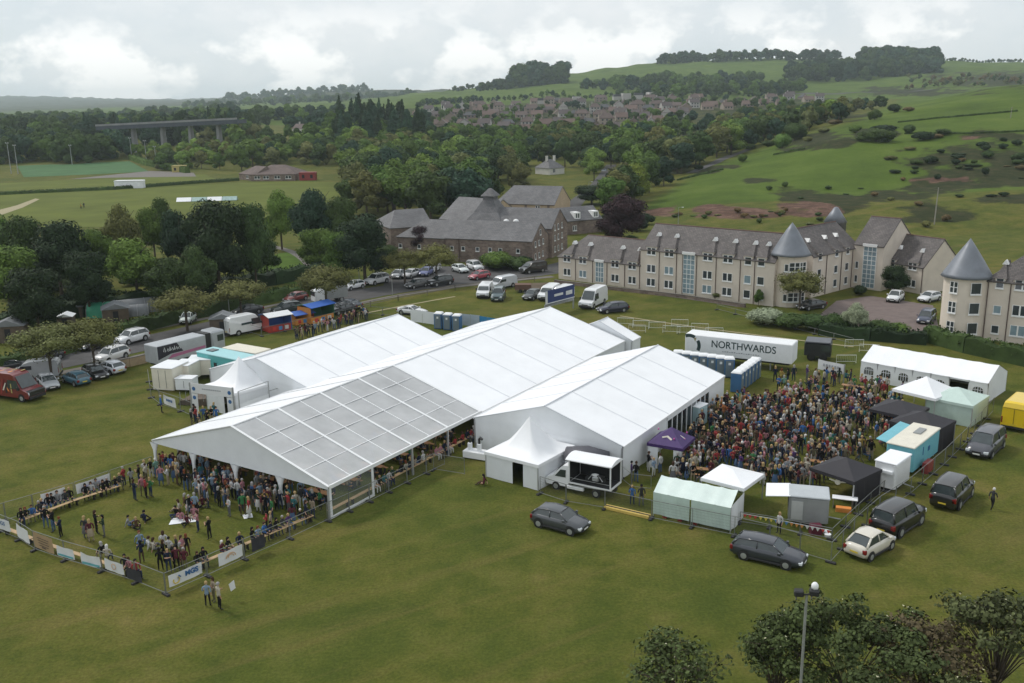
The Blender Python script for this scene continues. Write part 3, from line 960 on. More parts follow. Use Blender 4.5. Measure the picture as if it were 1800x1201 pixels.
def flats():
 A0, A1 = G(982, 490), G(1345, 537.5)
 B = Bld('apartment_building', A0, 'long beige apartment block with slate roof, dormers and a grey conical turret', 'building')
 M = BM(A0, A1)
 L = (A1 - A0).length
 split = U(A0, A1, 1125)
 pt = A0.lerp(A1, split / L)
 e1 = HZ(A0, 450); e2 = HZ(pt, 437)
 D = 9.0
 r1, r2 = e1 + 3.3, e2 + 3.5
 ro1 = pitched(B, M, split - .01, D, e1, r1, harl, slate, hip=(3.0, 0))
 M2 = M @ Matrix.Translation((split, 0, 0))
 ro2 = pitched(B, M2, L - split + 1.2, D, e2, r2, harl, slate, hip=(0, 0))
 s1 = e1 / 2
 for px, row in ((997, 2), (1024.5, 2), (1081, 2), (1111, 2)):
  x = U(A0, A1, px)
  dormer(B, M, x, e1, e1 + .55, 1.9, D / 2, ro1)
  window(B, M, x, e1 - .75, 1.35, 1.0, wall_y=-.03)
  window(B, M, x, s1 * .42, 1.35, 1.05, glass=gblue if px == 1024.5 else None)
 stair_glazing(B, M, U(A0, A1, 1054), 1.5, .35, e1 - .3)
 s2 = e2 / 3
 for i, px in enumerate((1144, 1175, 1242, 1277, 1312, 1335)):
  x = U(A0, A1, px)
  w = 1.45 if px < 1300 else 0.95
  dormer(B, M, x, e2, e2 + .55, 1.9 if px < 1300 else 1.5, D / 2, ro2)
  window(B, M, x, e2 - .75, w, 1.0, wall_y=-.03, style='double' if px < 1300 else 'plain')
  for q in (0, 1):
   window(B, M, x, s2 * (q + .38), w, 1.1, style='double' if px < 1300 else 'plain', glass=gblue if (i + q) % 3 == 2 else None)
 stair_glazing(B, M, U(A0, A1, 1209.5), 1.9, .35, e2 - .25)
 for px in (1012, 1042, 1067, 1098, 1124, 1158, 1188, 1199, 1223, 1257, 1299, 1324):
  x = U(A0, A1, px)
  e = e1 if px < 1124 else e2
  b = B.mb(M); b.tube([(x, -.08, .1), (x, -.08, e - .1)], .06, 5); b.build('downpipe', pipe, B.root)
 tc = G(1385, 535)
 et = HZ(tc, 446) ; ap = HZ(tc, 391)
 b = B.mb(Matrix.Translation(tc)); b.lathe([(2.35, 0), (2.35, et)], 16)
 tw = b.build('turret', harl2, B.root, smooth=False)
 b = B.mb(Matrix.Translation(tc)); b.lathe([(2.95, et - .1), (2.7, et + .25), (1.6, et + (ap - et) * .47), (.75, et + (ap - et) * .78), (.02, ap)], 32)
 b.build('cone_roof', lead, tw, smooth=True)
 for az, w, hh, glz in ((-118, .45, .95, None), (-90, 1.5, 1.35, None), (-60, 1.2, 1.2, None)):
  a = R(az)
  Mt = Matrix.Translation(tc) @ Matrix.Rotation(a + math.pi / 2, 4, 'Z')
  for q in range(3):
   window(B, Mt, 0, s2 * (q + .42), w, hh if az != -90 else 1.2, style='grid' if w > 1 else 'plain', wall_y=-2.38, parent=tw)
 W0, W1 = G(1425, 524), G(1497, 505)
 Mw = BM(W0, W1); Lw = (W1 - W0).length + 1.5
 ew = HZ(G(1452, 518), 446)
 ro = pitched(B, Mw, Lw, 9, ew, ew + 3.6, harl, slate)
 for px in (1437, 1466, 1485):
  x = U(W0, W1, px)
  dormer(B, Mw, x, ew, ew + .4, 1.3, 4.5, ro)
  window(B, Mw, x, ew - .7, .85, .9, wall_y=-.03, style='plain')
  for q in (0, 1):
   window(B, Mw, x, s2 * (q + .4), .85, 1.05, style='plain')
 for px in (1449, 1475, 1494):
  x = U(W0, W1, px)
  b = B.mb(Mw); b.tube([(x, -.08, .1), (x, -.08, ew)], .06, 5); b.build('downpipe', pipe, B.root)
 S0, S1 = G(1497, 505), G(1548, 512)
 Ms = BM(S0, S1); Ls = (S1 - S0).length
 es = HZ(S0, 428)
 pitched(B, Ms, Ls, 10, es, es + 3.8, harl, slate)
 stair_glazing(B, Ms, Ls * .55, 2.0, .3, es - .3)
 for q in (0, 1): window(B, Ms, .6, s2 * (q + .45), .4, 1.0, style='plain')
 c2 = AT(1478, 400, W1.y + 8)
 zb, za = AT(1478, 391, c2.y).z, AT(1468, 364, c2.y).z
 b = B.mb(Matrix.Translation((AT(1469, 380, c2.y).x, c2.y, 0))); b.lathe([(1.75, 0), (1.75, zb + .1), (1.9, zb + .1), (1.0, (zb + za) / 2 + .2), (.35, za - .1), (.1, za)], 20)
 b.build('rear_turret', lead, B.root, smooth=True)
 D0, D1 = G(1547, 504), G(1620, 518)
 Md = BM(D0, D1); Ld = (D1 - D0).length
 ed = HZ(D1, 470)
 ro = pitched(B, Md, Ld, 8.5, ed, ed + 3.9, harl, slate)
 for x in (Ld * .22, Ld * .74):
  dormer(B, Md, x, ed, ed + .5, 1.8, 4.2, ro)
  window(B, Md, x, ed - .6, 1.4, .95, wall_y=-.03)
  window(B, Md, x, .95, 1.4, 1.0)
 for x in (.15, Ld * .98):
  b = B.mb(Md); b.tube([(x, -.08, .1), (x, -.08, ed)], .06, 5); b.build('downpipe', pipe, B.root)
flats()
def flats2():
 P0, P1 = G(1722, 596), G(1870, 615)
 B = Bld('apartment_building', P0, 'beige apartment block at the right edge with a grey cone on its corner turret', 'building')
 M = BM(P0, P1); L = (P1 - P0).length + 14
 e = HZ(P0, 492)
 ro = pitched(B, M, L, 9.5, e, e + 3.6, harl, slate, hip=(4.2, 0))
 s = e / 3
 for k in range(6):
  x = 1.6 + k * 2.5 if k < 2 else 4.3 + (k - 1) * 3.1
  w = .75 if k == 0 else 1.55
  dormer(B, M, x, e, e + .4, 1.2 if k == 0 else 2.1, 4.6, ro)
  window(B, M, x, e - .8, w, 1.1, wall_y=-.03, style='plain' if k == 0 else 'double')
  for q in (0, 1):
   window(B, M, x, s * (q + .4), w, .9 if k == 0 else 1.2, style='plain' if k == 0 else 'double', glass=gblue if (k + q) % 4 == 1 else None)
 for x in (.35, 2.85, 5.9, 9.0):
  b = B.mb(M); b.tube([(x, -.08, .1), (x, -.08, e)], .06, 5); b.build('downpipe', pipe, B.root)
 tc = G(1689, 590)
 et, ap = HZ(tc, 484), HZ(tc, 419)
 b = B.mb(Matrix.Translation(tc)); b.lathe([(2.6, 0), (2.6, et)], 16)
 tw = b.build('turret', harl2, B.root)
 b = B.mb(Matrix.Translation(tc)); b.lathe([(3.05, et - .1), (2.8, et + .3), (1.65, et + (ap - et) * .47), (.8, et + (ap - et) * .75), (.02, ap)], 32)
 b.build('cone_roof', lead, tw, smooth=True)
 for az, w, st in ((-146, .9, 'grid'), (-90, 1.15, 'plain')):
  Mt = Matrix.Translation(tc) @ Matrix.Rotation(R(az) + math.pi / 2, 4, 'Z')
  for q in range(3):
   window(B, Mt, 0, s * (q + .36), w, 1.3, style=st, wall_y=-2.63, parent=tw)
flats2()
def mill():
 P0, P1 = G(700, 455), G(936, 467)
 B = Bld('stone_mill', P0, 'old red sandstone mill with slate roofs and a slatted vent tower behind the car park', 'building')
 M = BM(P0, P1); L = (P1 - P0).length
 e = HZ(P1, 424)
 r = e + 2.9
 sp = U(P0, P1, 785)
 pitched(B, M, sp - .02, 9, e - .1, r - .1, sandstone, slate2, hip=(4, 0), ridge=False)
 M2 = M @ Matrix.Translation((sp, 0, 0)); L2 = L - sp
 pitched(B, M2, L2, 9, e, r, sandstone, slate2, ridge=False)
 for px in (705, 738, 795, 815, 840, 862, 880, 911):
  x = U(P0, P1, px)
  window(B, M, x, e * .5, .6, .65, style='plain')
 for px in (855, 911): window(B, M, U(P0, P1, px), .5, .8, .8, style='plain')
 for px in (808, 783):
  x = U(P0, P1, px); b = B.mb(M); b.tube([(x, -.1, .1), (x, -.1, e)], .07, 5); b.build('downpipe', pipe, B.root)
 Mg = M @ Matrix.Translation((L, 0, 0)) @ Matrix.Rotation(math.pi / 2, 4, 'Z')
 for x, z in ((1.6, 1.0), (3.6, 1.0), (5.6, 1.0), (1.6, 3.3), (3.6, 3.3), (5.8, 3.3), (4.4, 5.2)):
  if z < e + 1.5: window(B, Mg, x, z, .55, .9, style='plain', wall_y=-.0)
 q0 = M @ Vector((L * .55, 9.1, 0)); q1 = M @ Vector((L + .6, 9.1, 0))
 M3 = BM(q0, q1); L3 = (q1 - q0).length
 e3 = e + 1.2
 pitched(B, M3, L3, 9.5, e3, e3 + 3.3, sandstone, slate2, ridge=False)
 Mg = M3 @ Matrix.Translation((L3, 0, 0)) @ Matrix.Rotation(math.pi / 2, 4, 'Z')
 for x in (1.8, 3.8, 6.0):
  for z in (1.0, 3.2, 5.2): window(B, Mg, x, z, .55, .95, style='plain')
 for px in (890, 907):       # white roof vents
  w = AT(px, 392, (M @ Vector((L * .8, 9, 0))).y)
  b = B.mb(Matrix.Translation(w)); b.lathe([(.3, -1.0), (.3, .1), (.62, .25), (.45, .6), (.1, .75)], 10)
  b.build('roof_vent', upvc, B.root, smooth=True)
 kc = AT(852, 388, q0.y + 3)
 kz = kc.z
 b = B.mb(Matrix.Translation((kc.x + 1.2, kc.y + 2, 0)) @ Matrix.Rotation(math.atan2((P1 - P0).y, (P1 - P0).x), 4, 'Z'))
 b.box(-3.7, 3.7, -3.7, 3.7, 0, kz)
 b.build('kiln_wall', sandstone, B.root, uv=True)
 b = B.mb(Matrix.Translation((kc.x + 1.2, kc.y + 2, 0)) @ Matrix.Rotation(math.atan2((P1 - P0).y, (P1 - P0).x), 4, 'Z'))
 z1 = kz + 4.0
 def fr(z, h): return [(-h, -h, z), (h, -h, z), (h, h, z), (-h, h, z)]
 R5 = [fr(kz - .1, 4), fr(kz + 1.6, 2.6), fr(z1, 1.15), fr(z1 + .7, 1.1), fr(z1 + .75, 1.55), fr(z1 + 2.2, .25)]
 vs = [p for q in R5 for p in q]
 b.add(vs, [(4 * j + k, 4 * j + (k + 1) % 4, 4 * j + 4 + (k + 1) % 4, 4 * j + 4 + k) for j in range(5) for k in range(4)] + [(20, 21, 22, 23)])
 b.build('kiln_roof', slate2, B.root, uv=True)
 def sub(pa, pb, ya, base_y, eave, ridge, depth, wm, rm, **kw):
  a_, b_ = G(*pa), G(*pb)
  Mx = BM(a_, b_)
  e_ = HZ(a_, eave)
  rr = e_ + ridge
  pitched(B, Mx, (b_ - a_).length, depth, e_, rr, wm, rm, ridge=False, **kw)
  return Mx, (b_ - a_).length, e_
 sub((688, 437), (762, 431), 0, 0, 401, 3.0, 12, sandstone, slate2, hip=(3, 0))
 a_, b_ = G(774, 418), G(838, 424)
 Mx = BM(a_, b_); e_ = HZ(a_, 384)
 pitched(B, Mx, (b_ - a_).length + 2, 14, e_, e_ + 4.2, tanstone, slate2, ridge=False)
 a_, b_ = G(872, 405), G(975, 409)
 Mx = BM(a_, b_); Lx = (b_ - a_).length; e_ = HZ(a_, 357)
 pitched(B, Mx, Lx, 11, e_, e_ + 3.7, tanstone, slate2, ridge=False, hip=(2.5, 0))
 window(B, Mx, Lx * .72, e_ - 2.2, 1.0, 1.8)
 for u in (.52, .9):
  b = B.mb(Mx); b.box(Lx * u - .3, Lx * u + .3, -.06, -.01, 0, e_); b.build('brick_panel', sandstone, B.root, uv=True)
mill()
def house(name, pa, pb, eave, ridge, depth, wm, rm, label, wins=(), hip=(0, 0), chimney=(), dorm=(), terrain=False, group=None):
 a_, b_ = (GT(*pa), GT(*pb))
 b_.z = a_.z
 B = Bld(name, a_, label, 'house' if 'house' in name or 'cottage' in name else 'building', group)
 M = BM(a_, b_); L = (b_ - a_).length
 e = HZ(a_, eave)
 pitched(B, M, L, depth, e, e + ridge, wm, rm, hip=hip, ridge=False)
 for u, z, w, h in wins: window(B, M, L * u, z * e, w, h)
 for u in chimney:
  b = B.mb(M); b.box(L * u - .4, L * u + .4, depth / 2 - .35, depth / 2 + .35, e + ridge - .8, e + ridge + 1.2)
  b.box(L * u - .48, L * u + .48, depth / 2 - .43, depth / 2 + .43, e + ridge + 1.2, e + ridge + 1.35); b.build('chimney', wm, B.root)
 for u in dorm:
  b = B.mb(M); b.box(L * u - .75, L * u + .75, .35, 2.5, e + .2, e + 1.7); d_ = b.build('dormer', upvc, B.root)
  window(B, M, L * u, e + .45, .9, 1.0, wall_y=.34, parent=d_)
 return B
house('stone_house', (994, 414), (1058, 408), 389, 2.6, 8, sandstone, slate2, 'stone house with two white dormers beside the dark copper beech', [(.25, .3, .9, 1.0)], dorm=(.35, .85))
house('white_cottage', (966, 308), (992, 306), 296, 3.2, 9, whitewash, slate2, 'white cottage with grey roof among the trees above the mill', [(.3, .3, 1.2, 1.4)], hip=(3, 3), chimney=(.3, .8))
house('clubhouse', (441, 319), (519, 318), 307, 3.2, 16, sandstone, redslate, 'low brown roofed clubhouse beside the cricket field', [(u, .35, 2.2, 1.0) for u in (.15, .35, .6, .85)], hip=(6, 6))
house('clubhouse_wing', (421, 316), (450, 319), 305, 3.0, 10, sandstone, redslate, 'smaller brown roofed wing to the left of the clubhouse', [(.5, .35, 1.6, 1.0)], hip=(5, 0))
house('white_house', (514, 233), (548, 232), 226, 3.0, 10, whitewash, redslate, 'white house with brown roof in the woods right of the viaduct', [(.3, .4, 1.4, 1.2), (.7, .4, 1.4, 1.2)], chimney=(.2,))
house('white_house', (540, 264), (590, 262), 257, 3.2, 10, whitewash, slate2, 'long pale house with grey roof half hidden in the woods', [(.3, .4, 1.6, 1.2)], chimney=(.5,))
house('stone_house', (1178, 270), (1248, 268), 262, 2.4, 12, sandstone, redslate, 'low brown building at the edge of the pale field below the hill', [(.3, .4, 1.6, 1.0), (.7, .4, 1.6, 1.0)], hip=(4, 4))
# ---- viaduct, small things on the sports ground, far town
concrete = mat("concrete", (0.26, 0.26, 0.26), 0.85, var=0.2, scale=0.3)
darksteel = mat("dark_girder", (0.06, 0.072, 0.09), 0.6, var=0.2, scale=0.3)
def viaduct():
 Y = 555
 a, b = AT(178, 222, Y + 25), AT(425, 210, Y)
 B = Bld('viaduct', (a.x, a.y, 0), 'long dark road viaduct on tall concrete piers across the wooded valley', 'bridge')
 M = BM(Vector((a.x, a.y, 0)), Vector((b.x, b.y, 0))); L = (Vector((a.x, a.y)) - Vector((b.x, b.y))).length
 m = B.mb(M); z0, z1 = a.z, b.z
 m.add([(0, -5, z0 - 2.2), (L, -5, z1 - 2.2), (L, 5, z1 - 2.2), (0, 5, z0 - 2.2), (0, -5, z0), (L, -5, z1), (L, 5, z1), (0, 5, z0)],
   [(0, 3, 2, 1), (4, 5, 6, 7), (0, 1, 5, 4), (1, 2, 6, 5), (2, 3, 7, 6), (3, 0, 4, 7)])
 m.build('deck', darksteel, B.root)
 m = B.mb(M); m.add([(0, -5.3, z0 + .004), (L, -5.3, z1 + .004), (L, -5.0, z1 + .004), (0, -5.0, z0 + .004), (0, -5.3, z0 + 1.1), (L, -5.3, z1 + 1.1), (L, -5.0, z1 + 1.1), (0, -5.0, z0 + 1.1)],
   [(0, 3, 2, 1), (4, 5, 6, 7), (0, 1, 5, 4), (1, 2, 6, 5), (2, 3, 7, 6), (3, 0, 4, 7)])
 m.build('parapet', concrete, B.root)
 for px in (240, 291, 340, 389):
  x = U(Vector((a.x, a.y, 0)), Vector((b.x, b.y, 0)), px)
  m = B.mb(M); m.add([(x - 1.1, -2, -1), (x + 1.1, -2, -1), (x + 1.1, 2, -1), (x - 1.1, 2, -1), (x - .7, -1.5, z1 - 2.2), (x + .7, -1.5, z1 - 2.2), (x + .7, 1.5, z1 - 2.2), (x - .7, 1.5, z1 - 2.2)],
    [(0, 3, 2, 1), (4, 5, 6, 7), (0, 1, 5, 4), (1, 2, 6, 5), (2, 3, 7, 6), (3, 0, 4, 7)])
  m.box(x - 2.2, x + 2.2, -3.5, 3.5, z1 - 3.2, z1 - 2.21)
  m.build('pier', concrete, B.root)
viaduct()
sheet('cricket_field', [(-60, 400), (-60, 350), (0, 340), (200, 335), (420, 322), (520, 320), (640, 322), (600, 345), (560, 372), (430, 388), (250, 400)], pitchgrass, .05)
sheet('football_field', [(-60, 341), (0, 338), (200, 331), (385, 318), (360, 307), (200, 313), (-60, 326)], pitchgrass, .06)
sheet('artificial_pitch', [(42, 312), (30, 292), (228, 284), (262, 302), (150, 308)], astro, .07)
sheet('gravel_strip', [(120, 316), (265, 301), (340, 304), (345, 311), (200, 313)], paving, .08)
sheet('running_track', [(-60, 402), (-20, 375), (30, 362), (62, 350), (70, 351), (40, 366), (0, 380), (-30, 404)], mat("worn_path", (0.30, 0.26, 0.15), .9, var=.1), .08)
def simple_box_thing(name, px, py, w, d, h, m, label, cat, roof=0.0, rz=0.0, m2=None, parts=()):
 p = GT(px, py)
 t = empty(name, p, rz, label, cat)
 b = MB(); b.rbox(-w / 2, w / 2, -d / 2, d / 2, .02, h, .12); b.build('body', m, t)
 b = MB()
 if roof:
  b.extr([(-w / 2 - .1, h + .005), (w / 2 + .1, h + .005), (w / 2 - .1, h + roof), (-w / 2 + .1, h + roof)], -d / 2 - .1, d / 2 + .1)
  b.build('roof', m2 or m, t)
 b = MB()
 for k in range(max(2, int(w / 2.5))):
  x = -w / 2 + w * (k + .5) / max(2, int(w / 2.5))
  b.box(x - .5, x + .5, -d / 2 - .05, -d / 2 - .01, h * .3, h * .75)
 b.build('panel', m2 or darkin, t)
 return t
redpaint = mat("red_paint", (0.26, 0.03, 0.028), 0.5, var=0.15)
yelpaint = mat("yellow_paint", (0.42, 0.35, 0.12), 0.5, var=0.12)
creamp = mat("cream_paint", (0.70, 0.66, 0.56), 0.5, var=0.08)
simple_box_thing('changing_hut', 229, 331, 10.5, 3, 2.6, pvc_side, 'long white hut on the far side of the cricket field', 'hut', .3, m2=pvc)
simple_box_thing('storage_container', 542, 317, 6.5, 3, 3.0, redpaint, 'red container right of the brown roofed clubhouse', 'container', .2)
simple_box_thing('kiosk', 316, 303, 6, 3, 2.8, yelpaint, 'yellow kiosk behind the football field', 'kiosk', .3)
def pitch_cover():
 a, b = G(311, 355), G(418, 352)
 t = empty('pitch_covers', a, math.atan2(b.y - a.y, b.x - a.x), 'long white and green wicket covers lying on the cricket field', 'covers')
 L = (b - a).length
 gr = mat("pale_green_cover", (0.30, 0.42, 0.40), .5, var=.2)
 for k in range(4):
  m = MB(); x0, x1 = L * k / 4 + .1, L * (k + 1) / 4 - .1
  m.add([(x0, -1.6, .15), (x1, -1.6, .15), (x1, 0, 1.3), (x0, 0, 1.3), (x0, 1.6, .15), (x1, 1.6, .15)], [(0, 1, 2, 3), (3, 2, 5, 4), (0, 3, 4), (1, 5, 2), (0, 4, 5, 1)])
  m.build('cover', pvc if k % 2 == 0 else gr, t)
pitch_cover()
def floodlight(px, py, top, label, group=None):
 p = GT(px, py)
 h = HZ(p, top)
 t = empty('floodlight_mast', p, 0, label, 'floodlight', group)
 b = MB(); b.tube([(0, 0, 0), (0, 0, h)], .22, 6, r2=.10); b.build('mast', steel, t)
 b = MB(); b.box(-.8, .8, -.1, .1, h - .1, h + .1)
 for x in (-.5, .5): b.box(x - .2, x + .2, -.3, .1, h + .12, h + .4)
 b.build('lamp_head', steel, t)
for i, (px, py, tp, lab) in enumerate([(20, 306, 252, 'tall slim floodlight mast left of the green artificial pitch'), (32, 306, 256, 'floodlight mast standing close to the leftmost one'), (232, 281, 243, 'floodlight mast near the left viaduct pier'),
       (258, 287, 248, 'floodlight mast at the far corner of the artificial pitch'), (275, 291, 258, 'short floodlight mast by the long hedge'), (127, 290, 256, 'floodlight mast behind the middle of the artificial pitch')]):
 floodlight(px, py, tp, lab, 'floodlight masts round the artificial pitch')
twalls = [mat("town_wall_a", (0.25, 0.20, 0.165), .9, var=.1), mat("town_wall_b", (0.32, 0.27, 0.22), .9, var=.1), mat("town_wall_c", (0.42, 0.40, 0.38), .9, var=.08), mat("town_wall_d", (0.20, 0.15, 0.13), .9, var=.1)]
troofs = [mat("town_roof_a", (0.105, 0.075, 0.066), .85, var=.15), mat("town_roof_b", (0.09, 0.072, 0.07), .85, var=.15), mat("town_roof_c", (0.135, 0.09, 0.075), .85, var=.15), mat("town_roof_d", (0.075, 0.075, 0.08), .85, var=.15)]
def town_proto(wi, ri, L, D, e, r, hip):
 B = Bld('town_house', (0, 0, 0), 'x', 'house')
 M = Matrix.Translation((-L / 2, -D / 2, 0))
 w = B.mb(M)
 yr = D / 2
 w.quad((0, 0, -2), (L, 0, -2), (L, 0, e), (0, 0, e)); w.quad((L, D, -2), (0, D, -2), (0, D, e), (L, D, e))
 w.add([(0, D, -2), (0, 0, -2), (0, 0, e), (0, yr, r), (0, D, e)], [(0, 1, 2, 3, 4)]); w.add([(L, 0, -2), (L, D, -2), (L, D, e), (L, yr, r), (L, 0, e)], [(0, 1, 2, 3, 4)])
 w.build('wall', twalls[wi], B.root)
 f = B.mb(M)
 f.slab([(-.2, -.4, e - .2), (L + .2, -.4, e - .2), (L + .2 - hip, yr, r), (-.2 + hip, yr, r)], .15); f.slab([(L + .2, D + .4, e - .2), (-.2, D + .4, e - .2), (-.2 + hip, yr, r), (L + .2 - hip, yr, r)], .15)
 if hip:
  f.slab([(-.2, D + .4, e - .2), (-.2, -.4, e - .2), (-.2 + hip, yr, r)], .15); f.slab([(L + .2, -.4, e - .2), (L + .2, D + .4, e - .2), (L + .2 - hip, yr, r)], .15)
 ro = f.build('roof', troofs[ri], B.root)
 c = B.mb(M); c.box(L * .2 - .4, L * .2 + .4, yr - .4, yr + .4, r - .7, r + 1.1); c.build('chimney', twalls[wi], ro)
 g = B.mb(M)
 for x in (L * .22, L * .5, L * .78):
  for z in ((.9, 3.3) if e > 4.2 else (.9,)):
   g.box(x - .6, x + .6, -.05, -.01, z, z + 1.2)
 g.build('windows', gpane, B.root)
 return B.root
protos = []
for i in range(10):
 L, D = random.choice([(9, 7.5), (11, 8), (14, 8), (10, 9)])
 e = random.choice([2.7, 5.0, 5.2, 2.9])
 protos.append((town_proto(i % 4, [0, 2, 1, 3, 0, 2, 0, 1, 2, 0][i], L, D, e, e + random.uniform(2.6, 3.6), 0 if i % 3 else 2.8), i, e))
wn_ = ['brown', 'beige', 'white', 'dark brown']; rn_ = ['brown', 'dark', 'red brown', 'grey']
used_p = set()
def town():
 row = 0
 n = 0
 for (y0, px0, px1, dens, ang) in [(560, 1080, 1170, 13, -.2), (600, 1040, 1200, 13, -.15), (640, 800, 1190, 15, -.1), (690, 740, 1180, 14, -.1), (740, 745, 1230, 14, -.08), (790, 700, 1250, 14, -.05), (840, 760, 1300, 15, 0),
         (900, 740, 1380, 15, 0), (960, 760, 1450, 16, .05), (1020, 790, 1480, 17, .05), (1080, 840, 1250, 22, .05)]:
  x = (px0 - 900) / 1726 * y0
  while x < (px1 - 900) / 1726 * y0:
   yy = y0 + random.uniform(-8, 8) + (x * ang)
   px = pxcol(x, yy)
   gap = dens * random.uniform(.85, 1.3)
   if hash_noise(x / 60 + 3, yy / 60) > .26 and not (y0 < 700 and px > 1170):
    pr, pi_, e = random.choice(protos)
    o = pr if pi_ not in used_p else copy_tree(pr)
    used_p.add(pi_)
    put(o, (x, yy, ground_z(x, yy)), random.choice([0, 0, .15, math.pi / 2, -.2]) + ang + random.uniform(-.1, .1))
    o['label'] = '%s walled house with %s roof in the housing estate beyond the woods' % (wn_[pi_ % 4], rn_[[0, 2, 1, 3, 0, 2, 0, 1, 2, 0][pi_]])
    o['group'] = 'houses of the estate beyond the woods, %s walls under %s roofs' % (wn_[pi_ % 4], rn_[[0, 2, 1, 3, 0, 2, 0, 1, 2, 0][pi_]])
    o['category'] = 'house'
    n += 1
   x += gap
 for pr, pi_, e in protos:
  if pi_ not in used_p:
   put(pr, (30, 1030 + pi_ * 12, ground_z(30, 1030 + pi_ * 12)))
   pr['label'] = 'house in the housing estate beyond the woods'
 return n
print('town houses', town())
for i, (px, py) in enumerate([(1055, 178), (1085, 176), (1100, 175), (1122, 174), (1014, 180), (955, 183), (872, 188), (1180, 172), (1145, 172)]):
 p = GT(px, py)
 t = empty('far_cottage', p, random.uniform(-.4, .4), 'tiny white cottage on the skyline edge of the estate', 'house', 'tiny white cottages at the top of the estate')
 b = MB(); b.box(-5, 5, -4, 4, -2, 3.5); b.build('wall', twalls[2], t)
 b = MB(); b.extr([(-5.3, 3.52), (5.3, 3.52), (4.4, 6), (-4.4, 6)], -4.2, 4.2); b.build('roof', troofs[3] if i % 2 else twalls[2], t)
ribbon('bypass_road', [(1330, 168), (1430, 166), (1520, 163), (1640, 158)], 12, asphalt, .4)
# ---- vehicles
paint = mat("car_paint", (1, 1, 1), 0.28, 0.0, var=0.05, scale=2, coat=0.6, attr="paint")
plast = mat("black_trim", (0.018, 0.018, 0.019), 0.6, var=0.2)
tyre_m = mat("tyre_rubber", (0.016, 0.016, 0.016), 0.85, var=0.2)
rim_m = mat("alloy_rim", (0.42, 0.43, 0.44), 0.35, 0.5, var=0.15)
autoglass = mat("car_glass", (0.040, 0.052, 0.055), 0.05, var=0.3, spec=0.9)  # base colour lifted to carry the sky's reflection
headl = mat("headlight_glass", (0.62, 0.65, 0.68), 0.12, var=0.1)
taill = mat("tail_light_red", (0.20, 0.012, 0.012), 0.2, var=0.1)
platew = mat("number_plate_white", (0.7, 0.7, 0.68), 0.5, var=0.05)
platey = mat("number_plate_yellow", (0.65, 0.5, 0.05), 0.5, var=0.05)
def wheel(root, x, y, r=.33, w=.22):
 s = 1 if y > 0 else -1
 b = MB()
 b.lathe([(r * .62, -w / 2), (r, -w / 2 + .03), (r, w / 2 - .03), (r * .62, w / 2)], 18, axis='Y')
 o = b.build('wheel', tyre_m, root, loc=(x, y, r))
 b = MB()
 b.lathe([(r * .16, .0), (r * .6, .015)], 18, c=(0, s * (w / 2 + .002) - (0.015 if s < 0 else 0), 0), axis='Y')
 b.lathe([(.05, 0), (.05, .03)], 8, c=(0, s * (w / 2) - (0.02 if s < 0 else 0.0), 0), axis='Y')
 b.build('rim', rim_m, o)
 return o
def loft(b, secs, mi=0, cap=True):
 n = len(secs[0])
 vs = [p for s in secs for p in s]
 fs = [(i * n + k, i * n + (k + 1) % n, (i + 1) * n + (k + 1) % n, (i + 1) * n + k) for i in range(len(secs) - 1) for k in range(n)]
 if cap:
  fs += [tuple(range(n - 1, -1, -1)), tuple(range((len(secs) - 1) * n, len(secs) * n))]
 b.add(vs, fs, mi)
